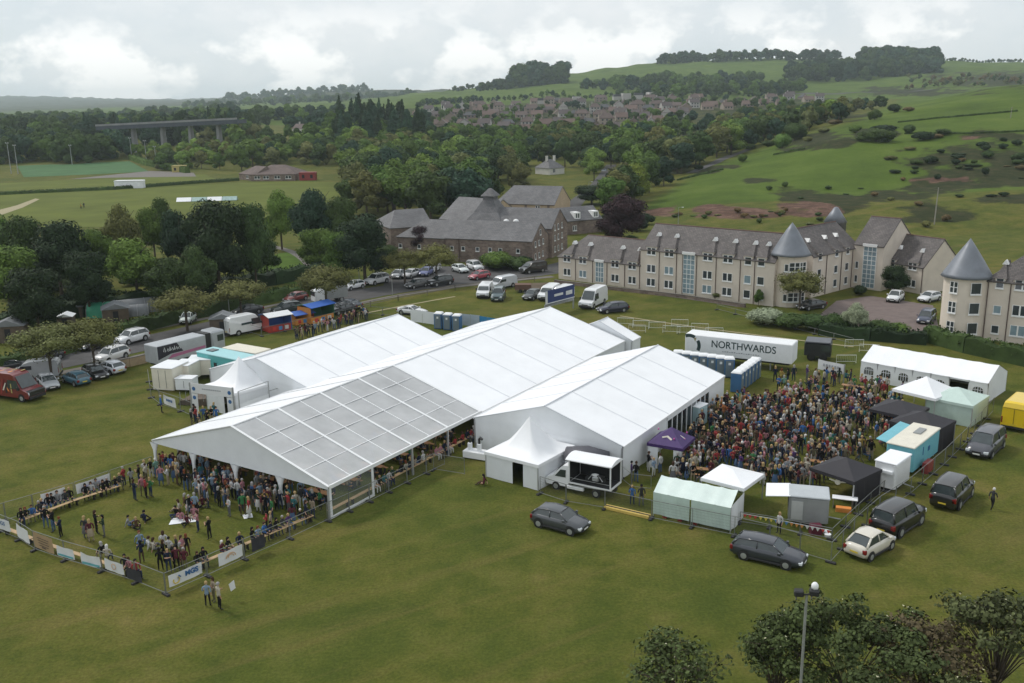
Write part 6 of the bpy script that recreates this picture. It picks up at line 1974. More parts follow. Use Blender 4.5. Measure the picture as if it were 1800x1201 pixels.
l_.new(vc.outputs['Color'], b_.inputs['Base Color']); b_.inputs['Roughness'].default_value = .85; b_.inputs['Specular IOR Level'].default_value = .2
def crowd(ps_):
 vs, fs, cs = [], [], []
 cache = {}
 for p in ps_:
  x, y, z, rz, ps, fem, S, T, Hh, zone, sc = p
  for me, hair in ((PM[(ps, fem)][0], 0), (PM[(ps, fem)][1], 1)):
   if me.name not in cache:
    cache[me.name] = ([tuple(v.co) for v in me.vertices], [(tuple(q.vertices), q.material_index) for q in me.polygons])
   V, Fq = cache[me.name]
   b = len(vs)
   c, s = math.cos(rz) * sc, math.sin(rz) * sc
   vs += [(x + a * c - bb * s, y + a * s + bb * c, z + cc * sc) for a, bb, cc in V]
   for f, mi in Fq:
    fs.append(tuple(b + i for i in f))
    col = Hh[1] if hair else ((.50, .29, .20), S[1], T[1], (.03, .028, .026))[mi]
    cs += [(*col, 1.0)] * len(f)
 me = bpy.data.meshes.new('crowd'); me.from_pydata(vs, [], fs)
 ca = me.color_attributes.new('cloth', 'FLOAT_COLOR', 'CORNER')
 ca.data.foreach_set('color', [v for c in cs for v in c])
 me.polygons.foreach_set('use_smooth', [True] * len(fs))
 me.materials.append(vcm)
 o = bpy.data.objects.new('crowd', me); COL.objects.link(o)
 tag(o, 'distant part of the festival crowd in mixed clothes, at the back of the beer garden and stalls', 'crowd', None, 'stuff')
crowd(PEOPLE[298:])
for px, py, c in ((143, 368, 'mustard yellow'), (148, 366, 'navy')):
 g = G(px, py); S = next(s for s in SHIRTS if s[0] == c)
 make_person([g.x, g.y, 0, 0, 'stand', 0, S, TROUS[0], HAIRS[0], 'on the cricket field', 1.0], 0)
# ---- trees
bark = mat("bark", (0.085, 0.065, 0.048), 0.95, var=0.3, scale=2)
def leaf_mat(name):
 m, n, l, b = _mat(name)
 b.inputs['Roughness'].default_value = .75; b.inputs['Specular IOR Level'].default_value = .15
 at = n.new("ShaderNodeAttribute"); at.attribute_type = 'OBJECT'; at.attribute_name = 'leaf'
 oi = n.new("ShaderNodeObjectInfo")
 t = noise_node(n, l, .55, 4, .6)
 geo = n.new("ShaderNodeNewGeometry")
 mr = n.new("ShaderNodeMapRange"); mr.inputs['From Min'].default_value = .3; mr.inputs['From Max'].default_value = .7; mr.inputs['To Min'].default_value = .62; mr.inputs['To Max'].default_value = 1.45
 l.new(t.outputs['Fac'], mr.inputs['Value'])
 m2 = n.new("ShaderNodeMapRange"); m2.inputs['To Min'].default_value = .7; m2.inputs['To Max'].default_value = 1.3
 l.new(geo.outputs['Random Per Island'], m2.inputs['Value'])
 mm = n.new("ShaderNodeMath"); mm.operation = 'MULTIPLY'
 l.new(mr.outputs['Result'], mm.inputs[0]); l.new(m2.outputs['Result'], mm.inputs[1])
 sc = n.new("ShaderNodeVectorMath"); sc.operation = 'SCALE'
 l.new(at.outputs['Color'], sc.inputs[0]); l.new(mm.outputs[0], sc.inputs['Scale'])
 l.new(sc.outputs['Vector'], b.inputs['Base Color'])
 return m
leafm = leaf_mat("foliage")
def crown_mesh(name, lobes, ncards, size, core=.72, seed=0, conifer=False, gap=0.0, flower=0):
 """lobes: (x,y,z,rx,rz) ellipsoids; leaf clumps spread through their outer shell"""
 rnd = random.Random(seed)
 b = MB()
 tot = sum(l[3] ** 2 for l in lobes)
 for (x, y, z, rx, rz) in lobes:
  if core:
   nn, kk = 9, 6
   vs = []
   ph = rnd.uniform(0, 9)
   for i in range(kk + 1):
    th = math.pi * i / kk
    for j in range(nn):
     a = 2 * math.pi * j / nn
     w = core * (1 + .16 * math.sin(3 * a + ph + i) + .10 * math.sin(5 * a + 2 * i + ph))
     vs.append((x + rx * w * math.sin(th) * math.cos(a), y + rx * w * math.sin(th) * math.sin(a), z + rz * w * math.cos(th)))
   b.add(vs, [(i * nn + j, (i + 1) * nn + j, (i + 1) * nn + (j + 1) % nn, i * nn + (j + 1) % nn) for i in range(kk) for j in range(nn)])
  for _ in range(int(ncards * rx ** 2 / tot)):
   u, v = rnd.uniform(-1, 1), rnd.uniform(0, 6.283)
   if u < -.3 and rnd.random() < .5: u = -u
   s = math.sqrt(1 - u * u)
   d = Vector((s * math.cos(v), s * math.sin(v), u))
   rr = rnd.uniform(.62, 1.10) if not gap else rnd.uniform(.35, 1.15)
   c = Vector((x + d.x * rx * rr, y + d.y * rx * rr, z + d.z * rz * rr))
   nrm = (Vector((d.x / rx, d.y / rx, d.z / rz)).normalized() + Vector((rnd.uniform(-1, 1), rnd.uniform(-1, 1), rnd.uniform(-.6, 1))) * .62).normalized()
   t1 = nrm.orthogonal().normalized(); t1.rotate(Matrix.Rotation(rnd.uniform(0, 6.28), 3, nrm)); t2 = nrm.cross(t1)
   sz = size * rnd.uniform(.55, 1.35)
   k = 5
   pts = []
   for q in range(k):
    a = 6.283 * q / k + rnd.uniform(-.3, .3)
    r = sz * rnd.uniform(.45, .8)
    pts.append(c + t1 * math.cos(a) * r + t2 * math.sin(a) * r * .8 + nrm * rnd.uniform(-.12, .12) * sz)
   b.add(pts, [tuple(range(k))])
 me = bpy.data.meshes.new(name); me.from_pydata(b.v, [], b.f); me.materials.append(leafm)
 return me
def trunk_mesh(h, r, spread, seed=0, limbs=6, start=.35):
 rnd = random.Random(seed)
 b = MB()
 b.tube([(0, 0, -.3), (rnd.uniform(-.1, .1) * r, 0, h * .3), (rnd.uniform(-.5, .5) * r, rnd.uniform(-.5, .5) * r, h * .62), (0, 0, h * .9)], r, 7, r2=r * .22)
 for k in range(limbs):
  a = 6.283 * k / limbs + rnd.uniform(-.4, .4)
  z0 = h * rnd.uniform(start, .65)
  e = spread * rnd.uniform(.5, .85)
  b.tube([(0, 0, z0), (math.cos(a) * e * .45, math.sin(a) * e * .45, z0 + h * .14), (math.cos(a) * e, math.sin(a) * e, z0 + h * rnd.uniform(.2, .32))], r * .42, 5, r2=r * .1)
 me = bpy.data.meshes.new('trunk'); me.from_pydata(b.v, [], b.f); me.materials.append(bark)
 return me
def round_lobes(seed, n=9, flat=1.0, base=.3, wide=.40):
 rnd = random.Random(seed)
 L = [(0, 0, .60, .27, .30 * flat), (0, 0, .80, .18, .17 * flat)]
 for k in range(n):
  a = 6.283 * k / n + rnd.uniform(-.3, .3)
  z = rnd.uniform(base + .08, .80)
  rr = rnd.uniform(.13, .20)
  d = (wide - rr) * (1 - max(0, z - .6) * 1.3) * rnd.uniform(.8, 1.1)
  L.append((math.cos(a) * d, math.sin(a) * d, z, rr, rr * rnd.uniform(.75, 1.0)))
 return L
def cone_lobes(seed, n=8):
 rnd = random.Random(seed)
 L = []
 for k in range(n):
  t = k / (n - 1)
  rr = .20 * (1 - t) + .028
  L.append((rnd.uniform(-.02, .02), rnd.uniform(-.02, .02), .16 + .80 * t, rr, .10))
 return L
TREES = {}
def reg(kind, var, crown, trunk): TREES.setdefault(kind, []).append((crown, trunk))
for v in range(4):     # near: detailed
 reg('near', v, crown_mesh('crown', round_lobes(v + 10, 11, base=.22), 8500, .024, .68, v), trunk_mesh(1, .026, .36, v))
for v in range(4):     # mid
 reg('mid', v, crown_mesh('crown', round_lobes(v + 40, 9, base=.16, wide=.42), 2600, .042, .78, v), trunk_mesh(1, .025, .34, v, 4))
for v in range(3):
 reg('far', v, crown_mesh('crown', round_lobes(v + 70, 7, base=.12, wide=.44), 700, .075, .84, v), trunk_mesh(1, .025, .3, v, 2))
for v in range(2):
 reg('conifer', v, crown_mesh('crown', cone_lobes(v + 3), 1500, .035, .8, v), trunk_mesh(1, .02, .1, v, 1))
for v in range(3):     # street tree: umbrella crown, open
 L = [(math.cos(6.283 * k / 9) * .27, math.sin(6.283 * k / 9) * .27, .62 + .08 * math.sin(k * 2.3), .19, .15) for k in range(9)] + [(0, 0, .76, .26, .17), (0, 0, .62, .24, .16)]
 reg('street', v, crown_mesh('crown', [(x * (1 + .12 * math.sin(v + i)), y, z + .03 * math.sin(i + v), rx, rz) for i, (x, y, z, rx, rz) in enumerate(L)], 7000, .022, .55, v, gap=1), trunk_mesh(1, .024, .32, v, 7, .3))
for v in range(3):     # bush: sits on the ground
 rnd = random.Random(v)
 L = [(0, 0, .5, .5, .42)] + [(rnd.uniform(-.35, .35), rnd.uniform(-.35, .35), rnd.uniform(.3, .6), rnd.uniform(.22, .34), rnd.uniform(.22, .32)) for _ in range(6)]
 reg('bush', v, crown_mesh('crown', L, 2600, .05, .85, v), trunk_mesh(.6, .04, .3, v, 3))
LEAF = {'dark': (.026, .042, .012), 'vdark': (.014, .025, .010), 'mid': (.042, .070, .014), 'light': (.070, .105, .020), 'yellow': (.095, .125, .022), 'olive': (.062, .066, .022), 'copper': (.022, .012, .014), 'blue': (.016, .032, .018), 'silver': (.12, .145, .10), 'brown': (.075, .055, .026)}
LEAF = {k: tuple(c * (1.65 if k in ('vdark', 'copper') else 1.9) for c in v) for k, v in LEAF.items()}
ntree = 0
def tree(kind, x, y, h, w, col, label, group=None, name=None, z=None, jit=.18, cat='tree'):
 """h height, w crown width in metres"""
 global ntree
 ntree += 1
 cr, tr = random.choice(TREES[kind])
 zz = ground_z(x, y) if z is None else z
 t = empty(name or ('tree' if kind != 'bush' else 'bush'), (x, y, zz), random.uniform(0, 6.28), label, cat if kind != 'bush' else 'bush', group)
 base_w = {'near': .82, 'mid': .84, 'far': .88, 'conifer': .42, 'street': .92, 'bush': 1.1}[kind]
 s = w / base_w
 t.scale = (s, s, h)
 c = bpy.data.objects.new('crown', cr); COL.objects.link(c); c.parent = t
 j = random.uniform(1 - jit, 1 + jit)
 j2 = random.uniform(1 - jit * .4, 1 + jit * .4)
 L = LEAF[col]
 c['leaf'] = [L[0] * j * j2, L[1] * j, L[2] * j / j2]
 b = bpy.data.objects.new('trunk', tr); COL.objects.link(b); b.parent = t
 return t
def tpx(kind, px, base, top, wpx, col, label, **kw):
 g = GT(px, base)
 h = HZ(g, top)
 w = wpx / FPX * (g.y * math.cos(PITCH) + 24 * math.sin(PITCH))
 return tree(kind, g.x, g.y, h, w, col, label, **kw)
random.seed(99)
for a in [('near', 8, 500, 372, 90, 'mid', 'green tree at the left edge beside the sports ground'),
   ('near', 52, 520, 378, 90, 'dark', 'dark tree second from the left below the worn track'),
   ('near', 110, 530, 385, 125, 'vdark', 'wide very dark tree above the painted van'),
   ('near', 22, 560, 430, 130, 'mid', 'green tree at the left edge behind the street trees'),
   ('near', 178, 515, 400, 80, 'mid', 'mid green tree right of the wide very dark one'),
   ('near', 222, 490, 354, 78, 'olive', 'brownish green tree whose top touches the worn grass of the cricket field'),
   ('near', 244, 535, 415, 105, 'light', 'light green bushy tree above the white car on the road'),
   ('near', 275, 470, 362, 66, 'mid', 'round green tree under the long wicket covers'),
   ('near', 296, 460, 344, 52, 'dark', 'small dark topped tree left of the wicket covers'),
   ('near', 322, 500, 366, 70, 'blue', 'blue green tree left of the huge dark one'),
   ('near', 388, 520, 350, 125, 'vdark', 'huge very dark tree standing below the wicket covers'),
   ('near', 452, 510, 354, 72, 'dark', 'dark tree right of the huge very dark one'),
   ('near', 350, 540, 430, 80, 'dark', 'low dark tree at the foot of the huge dark one'),
   ('near', 300, 545, 450, 90, 'dark', 'low dark tree above the green garden shelter'),
   ('near', 496, 440, 330, 66, 'light', 'loose light green tree in front of the clubhouse'),
   ('near', 556, 460, 328, 92, 'blue', 'large blue green tree right of the loose light green one'),
   ('near', 560, 480, 400, 76, 'mid', 'rounded green tree beside the lawn path'),
   ('near', 604, 460, 345, 70, 'dark', 'dark tree between the blue green tree and the oak by the car park'),
   ('near', 642, 500, 376, 116, 'vdark', 'large dark oak left of the mill beside the road'),
   ('near', 600, 500, 405, 70, 'mid', 'green tree at the left of the large dark oak'),
   ('near', 160, 560, 440, 90, 'vdark', 'very dark low tree above the road'),
   ('near', 70, 590, 470, 110, 'vdark', 'very dark low tree at the far left above the road'),
   ('near', 470, 480, 420, 60, 'dark', 'small dark tree at the edge of the park lawn'),
   ('near', 745, 455, 396, 52, 'copper', 'small copper leaved tree in front of the mill wall'),
   ('near', 1092, 432, 338, 96, 'copper', 'dark copper beech right of the stone house'),
   ('near', 1040, 360, 325, 70, 'vdark', 'low dark tree behind the stone house'),
   ('near', 1115, 355, 285, 66, 'yellow', 'pale yellow green tree at the foot of the hill'),
   ('street', 330, 585, 500, 118, 'olive', 'wide umbrella shaped street tree behind the long grey lorry'),
   ('street', 425, 560, 484, 100, 'olive', 'umbrella shaped street tree above the dark grey saloon'),
   ('street', 575, 552, 456, 105, 'olive', 'umbrella shaped street tree over the white lorry on the road'),
   ('street', 712, 502, 434, 84, 'olive', 'left one of the two umbrella shaped trees by the mill'),
   ('street', 768, 500, 424, 88, 'olive', 'right one of the two umbrella shaped trees by the mill'),
   ('street', 92, 668, 560, 130, 'olive', 'umbrella shaped street tree at the far left over the parked cars'),
   ('street', 168, 655, 550, 105, 'olive', 'umbrella shaped street tree left of the white car on the road'),
   ('bush', 872, 474, 440, 60, 'mid', 'green shrub against the mill wall left of the black van'),
   ('bush', 905, 474, 450, 46, 'dark', 'dark shrub against the mill wall'),
   ('street', 1405, 548, 470, 86, 'olive', 'young loose tree standing before the turret of the flats'),
   ('near', 1572, 520, 466, 54, 'vdark', 'small dense dark tree in the flats courtyard'),
   ('bush', 1345, 572, 540, 66, 'silver', 'silvery green shrub left of the turret tree'),
   ('bush', 1390, 578, 548, 60, 'dark', 'dark shrub between the silvery one and the car park'),
   ('bush', 1432, 580, 550, 60, 'dark', 'dark shrub left of the pale shrub at the car park'),
   ('near', 1502, 592, 530, 50, 'silver', 'pale grey green shrub in front of the flats car park'),
   ('bush', 1466, 585, 548, 50, 'dark', 'dark shrub at the left corner of the flats car park'),
   ('bush', 1545, 590, 560, 54, 'dark', 'dark shrub with yellow flowers at the car park edge'),
   ('bush', 1578, 590, 566, 46, 'mid', 'low green shrub at the car park exit'),
   ('bush', 1262, 527, 512, 22, 'olive', 'tiny shrub against the wall of the flats'),
   ('near', 1333, 540, 507, 20, 'mid', 'slim young tree against the flats left of the turret'),
   ('bush', 1510, 520, 500, 26, 'vdark', 'round dark shrub by the stair window of the flats')]:
 tpx(*a)
for k in range(46):
 px = random.uniform(-10, 690); row = 566 - px * .15 + random.uniform(-52, -8) - (12 if px > 420 else 0)
 if 430 < px < 575: continue
 tpx('bush', px, row, row - random.uniform(16, 34), random.uniform(34, 62), random.choice(['vdark', 'dark', 'dark', 'mid']), 'dark undergrowth bush among the big trees beyond the road', group='undergrowth bushes beyond the road')
for k in range(16):
 px, row = random.choice([(random.uniform(668, 700), random.uniform(448, 470)), (random.uniform(1060, 1135), random.uniform(385, 432)), (random.uniform(850, 925), random.uniform(466, 474))])
 tpx('bush', px, row, row - random.uniform(14, 28), random.uniform(26, 44), random.choice(['dark', 'mid', 'vdark']), 'green bush beside the walls of the mill', group='bushes round the mill')
WOOD = []
def wood(px0, px1, d0, d1, n, hr, cols, skip=lambda px, y, g: False, kinds=('mid',), wr=(.75, 1.05)):
 k = 0
 tr = 0
 while k < n and tr < n * 30:
  tr += 1
  px = random.uniform(px0, px1); y = d0 + (d1 - d0) * random.random() ** .9
  x = (px - 900) / 1726 * y
  row = proj((x, y, ground_z(x, y)))[1]
  if skip(px, row, y): continue
  if any((x - a[0]) ** 2 + (y - a[1]) ** 2 < (3.6 + y * .004) ** 2 for a in WOOD[-260:]): continue
  h = random.uniform(*hr)
  WOOD.append((x, y, h, h * random.uniform(*wr), random.choice(cols), random.choice(kinds), px))
  k += 1
CL = ['dark', 'mid', 'mid', 'light', 'olive', 'blue', 'dark']
def sk1(px, row, y):
 if 925 < px < 1000 and 295 < row < 350: return True            # cottage clearing
 if 990 + (row - 330) * -.5 < px < 1075 and 285 < row < 420: return True   # lane
 if 860 < px < 1010 and row > 345: return True
 if px < 900 and row > 385: return True
 if px > hill_edge(row) - 8: return True
 if 1050 < px < 1125 and 300 < row < 345: return True
 if 1165 < px < 1255 and 240 < row < 285: return True
 if row < 232 + (px - 600) * .01 and px > 745: return True
 return False
wood(610, 1400, 232, 560, 240, (10, 14.5), CL, sk1)
wood(1150, 1430, 380, 640, 46, (8, 12), CL, lambda px, row, y: px > hill_edge(row) - 5 or (1160 < px < 1260 and 236 < row < 290))
wood(1040, 1490, 330, 700, 110, (8, 12), CL, lambda px, row, y: px > hill_edge(row) - 4 or (1165 < px < 1255 and 240 < row < 285) or (y > 590 and px < 1250) or (1055 < px < 1125 and row > 300))
wood(600, 1190, 450, 585, 80, (12, 15.5), CL, lambda px, row, y: px > hill_edge(row) - 5)
wood(560, 760, 430, 640, 40, (11, 15), CL, lambda px, row, y: False)
wood(330, 620, 395, 640, 60, (9, 14), CL, lambda px, row, y: (row > 300 and px < 610) or (500 < px < 600 and 228 < row < 240) or (px < 412 and y < 575))
wood(-60, 215, 500, 560, 46, (13, 18), ['dark', 'blue', 'mid', 'dark'])
wood(215, 425, 430, 545, 46, (7, 10), ['mid', 'light', 'dark', 'olive'], lambda px, row, y: row > 300 or px < 262 and row > 280)
wood(-60, 440, 590, 760, 80, (14, 19), ['dark', 'blue', 'vdark', 'mid'])
wood(590, 752, 500, 640, 34, (19, 25), ['blue', 'vdark'], kinds=('conifer', 'conifer', 'mid'), wr=(.42, .62))
wood(500, 760, 650, 800, 30, (12, 16), ['blue', 'dark'])
wood(640, 900, 215, 300, 16, (12, 15), ['dark', 'mid', 'blue'], lambda px, row, y: row > 392 or (px > 850 and row > 338))
wood(150, 420, 600, 720, 22, (17, 23), ['blue', 'vdark'], kinds=('conifer', 'mid'), wr=(.42, .6))
for (px, row, y, h, c) in [(1500, 0, 430, 9, 'dark'), (1520, 0, 440, 8, 'dark')]: pass
hb = [(1540, 246, 70, 26, 'dark'), (1556, 238, 46, 22, 'vdark'), (1522, 252, 34, 16, 'dark'), (1498, 232, 24, 14, 'mid'), (1596, 236, 30, 20, 'dark'), (1628, 246, 40, 18, 'vdark'), (1652, 238, 30, 14, 'dark'), (1540, 212, 26, 24, 'dark'), (1572, 200, 30, 20, 'vdark'),
  (1600, 196, 60, 10, 'brown'), (1470, 222, 40, 14, 'brown'), (1445, 236, 40, 14, 'olive'), (1420, 250, 34, 12, 'olive'), (1395, 244, 60, 34, 'dark'), (1375, 260, 50, 30, 'mid'), (1350, 262, 30, 18, 'dark'), (1322, 266, 28, 16, 'dark'), (1305, 282, 22, 14, 'mid'),
  (1180, 300, 30, 18, 'dark'), (1160, 318, 26, 16, 'mid'), (1205, 288, 24, 14, 'dark'), (1232, 300, 22, 12, 'vdark'), (1640, 285, 60, 14, 'vdark'), (1690, 282, 70, 12, 'vdark'), (1740, 275, 60, 12, 'dark'), (1610, 290, 34, 12, 'dark'), (1760, 262, 60, 12, 'vdark'), (1790, 280, 50, 14, 'dark'),
  (1600, 268, 34, 12, 'olive'), (1570, 282, 30, 10, 'olive'), (1720, 296, 50, 10, 'dark'), (1655, 312, 30, 8, 'vdark'), (1770, 345, 50, 9, 'vdark'), (1740, 348, 40, 8, 'vdark'), (1695, 348, 34, 8, 'dark'), (1515, 336, 36, 6, 'dark'), (1450, 332, 44, 7, 'dark'), (1480, 346, 50, 7, 'dark'), (1385, 326, 40, 8, 'dark'),
  (1410, 352, 40, 6, 'dark'), (1345, 332, 34, 6, 'dark'), (1560, 352, 40, 7, 'olive'), (1610, 360, 44, 8, 'brown'), (1660, 385, 50, 10, 'brown'), (1630, 396, 40, 10, 'olive'), (1250, 376, 30, 6, 'olive'), (1330, 384, 30, 7, 'olive'), (1215, 384, 26, 6, 'mid'), (1380, 374, 24, 5, 'olive'), (1440, 388, 34, 8, 'dark')]
random.seed(12)
hb += [(random.uniform(1570, 1800), random.uniform(255, 318), random.uniform(16, 50), random.uniform(6, 14), random.choice(['dark', 'vdark', 'vdark', 'brown'])) for _ in range(22)]
hb += [(random.uniform(1180, 1470), random.uniform(366, 390), random.uniform(8, 22), random.uniform(4, 8), random.choice(['dark', 'olive', 'brown'])) for _ in range(16)]
hb += [(px + random.uniform(-50, 50), py + random.uniform(-14, 14), random.uniform(10, 26), random.uniform(5, 11), random.choice(['dark', 'vdark', 'olive', 'brown'])) for (px, py, w, hh, c) in hb if 1330 < px < 1790 and py > 225 and random.random() < .15]
for i, (px, py, w, hpx, c) in enumerate(hb):
 band = 'upper' if py < 255 else ('middle' if py < 320 else 'lower')
 hpx = max(6, hpx * .9); w = min(w, hpx * 2.4)
 tpx('bush', px + random.uniform(-8, 8), py + random.uniform(-4, 4), py - hpx, w * random.uniform(.7, 1.0), c, 'scrub bush with %s foliage on the %s green hillside' % ({'dark': 'dark green', 'vdark': 'almost black', 'mid': 'mid green', 'olive': 'olive', 'brown': 'brownish'}[c], band), group='%s scrub bushes on the %s hillside' % (c.replace('v', 'very '), band))
WOOD.sort(key=lambda t: t[1])
cn = {'dark': 'dark green', 'mid': 'mid green', 'light': 'light green', 'olive': 'olive green', 'blue': 'blue green', 'vdark': 'very dark', 'yellow': 'yellow green'}
def wood_place(px, y):
 if px < 330: return 'behind the sports ground left of the clubhouse'
 if px < 600: return 'in the wood above the clubhouse'
 if px < 860: return 'in the wood behind the mill'
 if px < 1060: return 'in the wood around the white cottage'
 return 'in the wood along the foot of the hill'
NT = 150
for (x, y, h, w, c, kind, px) in WOOD[:NT + 60]:
 pl = wood_place(px, y)
 kk = 'mid' if (kind == 'mid' and y < 420) else ('far' if kind == 'mid' else kind)
 lab = '%s %s %s' % (cn[c], 'conifer' if kind == 'conifer' else 'broad crowned tree', pl)
 tree(kk, x, y, h, w, c, lab, group=lab.replace('tree', 'trees').replace('conifer', 'conifers'))
def merged_wood(name, items, label, kind='stuff'):
 vs, fs, cs = [], [], []
 cache = {}
 for (x, y, h, w, c, kd, px) in items:
  me = random.choice(TREES['conifer' if kd == 'conifer' else 'far'])[0]
  if me.name not in cache:
   cache[me.name] = ([tuple(v.co) for v in me.vertices], [tuple(q.vertices) for q in me.polygons])
  V, Fq = cache[me.name]
  s = w / (.42 if kd == 'conifer' else .88)
  z = ground_z(x, y)
  a = random.uniform(0, 6.28); ca, sa = math.cos(a) * s, math.sin(a) * s
  b = len(vs)
  vs += [(x + p * ca - q * sa, y + p * sa + q * ca, z + r * h - h * .08) for p, q, r in V]
  fs += [tuple(b + i for i in f) for f in Fq]
  j = random.uniform(.8, 1.2)
  cs += [tuple(t * j for t in LEAF[c]) + (1.0,)] * len(V)
 me = bpy.data.meshes.new(name); me.from_pydata(vs, [], fs)
 ca_ = me.color_attributes.new('leafcol', 'FLOAT_COLOR', 'POINT')
 ca_.data.foreach_set('color', [v for c in cs for v in c])
 me.materials.append(woodm)
 o = bpy.data.objects.new(name, me); COL.objects.link(o)
 tag(o, label, 'woodland', None, kind)
woodm, n_, l_, b_ = _mat("woodland_foliage")
b_.inputs['Roughness'].default_value = .8; b_.inputs['Specular IOR Level'].default_value = .1
vc = n_.new("ShaderNodeVertexColor"); vc.layer_name = 'leafcol'
t_ = noise_node(n_, l_, .25, 4, .6)
mr_ = n_.new("ShaderNodeMapRange"); mr_.inputs['From Min'].default_value = .3; mr_.inputs['From Max'].default_value = .7; mr_.inputs['To Min'].default_value = .6; mr_.inputs['To Max'].default_value = 1.45
l_.new(t_.outputs['Fac'], mr_.inputs['Value'])
s_ = n_.new("ShaderNodeVectorMath"); s_.operation = 'SCALE'
l_.new(vc.outputs['Color'], s_.inputs[0]); l_.new(mr_.outputs['Result'], s_.inputs['Scale']); l_.new(s_.outputs['Vector'], b_.inputs['Base Color'])
merged_wood('far_wood', WOOD[NT + 60:], 'dense mixed woodland filling the valley behind the sports ground and the mill')
FW = []
def line(pts, n, hr, cols, spread=15, wr=(.8, 1.1)):
 for k in range(n):
  t = k / max(1, n - 1) * (len(pts) - 1)
  i = min(int(t), len(pts) - 2); f = t - i
  px = pts[i][0] + (pts[i + 1][0] - pts[i][0]) * f + random.uniform(-1, 1) * 2; d = pts[i][1] + (pts[i + 1][1] - pts[i][1]) * f + random.uniform(-1, 1) * spread
  x = (px - 900) / 1726 * d
  h = random.uniform(*hr)
  FW.append((x, d, h, h * random.uniform(*wr), random.choice(cols), 'mid', px))
line([(1165, 1960), (1300, 1960), (1480, 1960)], 62, (15, 26), ['vdark', 'dark', 'blue'], 14)
line([(1395, 1560), (1560, 1600), (1650, 1640)], 80, (24, 32), ['vdark', 'dark', 'blue'], 60)
line([(1420, 1500), (1560, 1540), (1640, 1640)], 60, (22, 30), ['vdark', 'dark', 'blue'], 60)
line([(1520, 1750), (1645, 1700)], 40, (34, 42), ['vdark', 'dark', 'blue'], 50)
line([(912, 1620), (940, 1620), (965, 1600), (998, 1640)], 34, (26, 44), ['blue', 'dark'], 20)
line([(848, 1620), (905, 1620)], 14, (10, 22), ['blue', 'dark'], 20)
line([(1030, 1400), (1190, 1400), (1340, 1450)], 60, (10, 24), ['blue', 'dark', 'mid'], 60)
line([(1130, 1150), (1320, 1200), (1420, 1250)], 70, (9, 20), ['dark', 'blue', 'mid'], 60)
line([(740, 1180), (850, 1200), (1130, 1170)], 60, (5, 10), ['dark', 'blue', 'mid'], 30)
line([(1560, 1950), (1800, 1990)], 60, (5, 9), ['dark', 'blue'], 10)
line([(800, 1900), (840, 1900)], 8, (8, 16), ['dark', 'blue'], 10)
line([(400, 3400), (660, 3420)], 60, (12, 34), ['blue', 'dark'], 60)
line([(480, 3000), (740, 2500)], 50, (14, 26), ['blue', 'dark'], 150)
line([(330, 2400), (620, 2200)], 60, (10, 24), ['blue', 'dark', 'mid'], 200)
line([(-50, 1400), (200, 1500), (420, 1400)], 90, (10, 20), ['blue', 'dark', 'mid'], 150)
line([(-50, 950), (200, 950), (600, 900)], 110, (12, 18), ['blue', 'dark', 'mid'], 80)
line([(1300, 640), (1420, 640), (1560, 700)], 40, (6, 11), ['dark', 'blue', 'olive'], 40)
line([(740, 600), (900, 620), (1180, 590)], 46, (7, 11), ['dark', 'blue', 'mid'], 12)
line([(740, 760), (1230, 740)], 70, (5, 9), ['dark', 'blue', 'mid'], 60)
line([(760, 900), (1400, 940)], 90, (5, 10), ['dark', 'blue', 'mid'], 80)
line([(1600, 1300), (1800, 1250)], 60, (4, 9), ['olive', 'brown', 'dark'], 120)
merged_wood('hill_wood', FW, 'far off woods and tree lines on the hills beyond the estate')
def hedge(name, pxs, h, w, col, label):
 P_ = [GT(*p) for p in pxs]
 b = MB()
 rnd = random.Random(5)
 for a, c in zip(P_, P_[1:]):
  d = c - a; L = d.length; d.normalize(); s = Vector((-d.y, d.x, 0))
  n = max(2, int(L / 1.2))
  vs = []
  for k in range(n + 1):
   p = a + d * (L * k / n)
   j = 1 + .14 * math.sin(k * 1.7) + rnd.uniform(-.06, .06)
   vs += [p + s * w * .5, p + s * w * .42 + Vector((0, 0, h * .85 * j)), p + Vector((0, 0, h * .95 * j)), p - s * w * .42 + Vector((0, 0, h * .85 * j)), p - s * w * .5]
  b.add(vs, [(5 * k + q, 5 * k + q + 1, 5 * k + 6 + q, 5 * k + 5 + q) for k in range(n) for q in range(4)] + [(0, 1, 2, 3, 4), tuple(5 * n + q for q in (4, 3, 2, 1, 0))])
  for _ in range(int(L * 26)):
   t = rnd.uniform(0, L); u = rnd.uniform(-.55, .55); z = h * (rnd.uniform(.15, .95) if abs(u) > .4 else rnd.uniform(.85, 1.1))
   c0 = a + d * t + s * u * w + Vector((0, 0, z)); sz = rnd.uniform(.12, .3)
   q = [c0 + Vector((rnd.uniform(-1, 1), rnd.uniform(-1, 1), rnd.uniform(-1, 1))) * sz for _ in range(4)]
   b.add(q, [(0, 1, 2, 3)])
 o = b.build(name, leafm)
 o['leaf'] = list(LEAF[col])
 tag(o, label, 'hedge')
hedge('hedge', [(-20, 662), (60, 640), (190, 600), (330, 562), (440, 538), (600, 508)], 1.9, 1.6, 'dark', 'long dark hedge along the far side of the road')
hedge('hedge', [(1628, 600), (1700, 622), (1830, 650)], 2.0, 1.6, 'dark', 'clipped dark hedge in front of the right hand flats')
hedge('hedge', [(1440, 590), (1530, 598), (1628, 606)], 1.5, 1.6, 'vdark', 'low dark hedge below the flats car park')
hedge('hedge', [(230, 281), (262, 292), (330, 305)], 2.6, 2.5, 'mid', 'tall hedge beside the artificial pitch')
hedge('hedge', [(-40, 345), (200, 334), (330, 324), (420, 318)], 1.1, 1.2, 'dark', 'low hedge between the two sports fields')
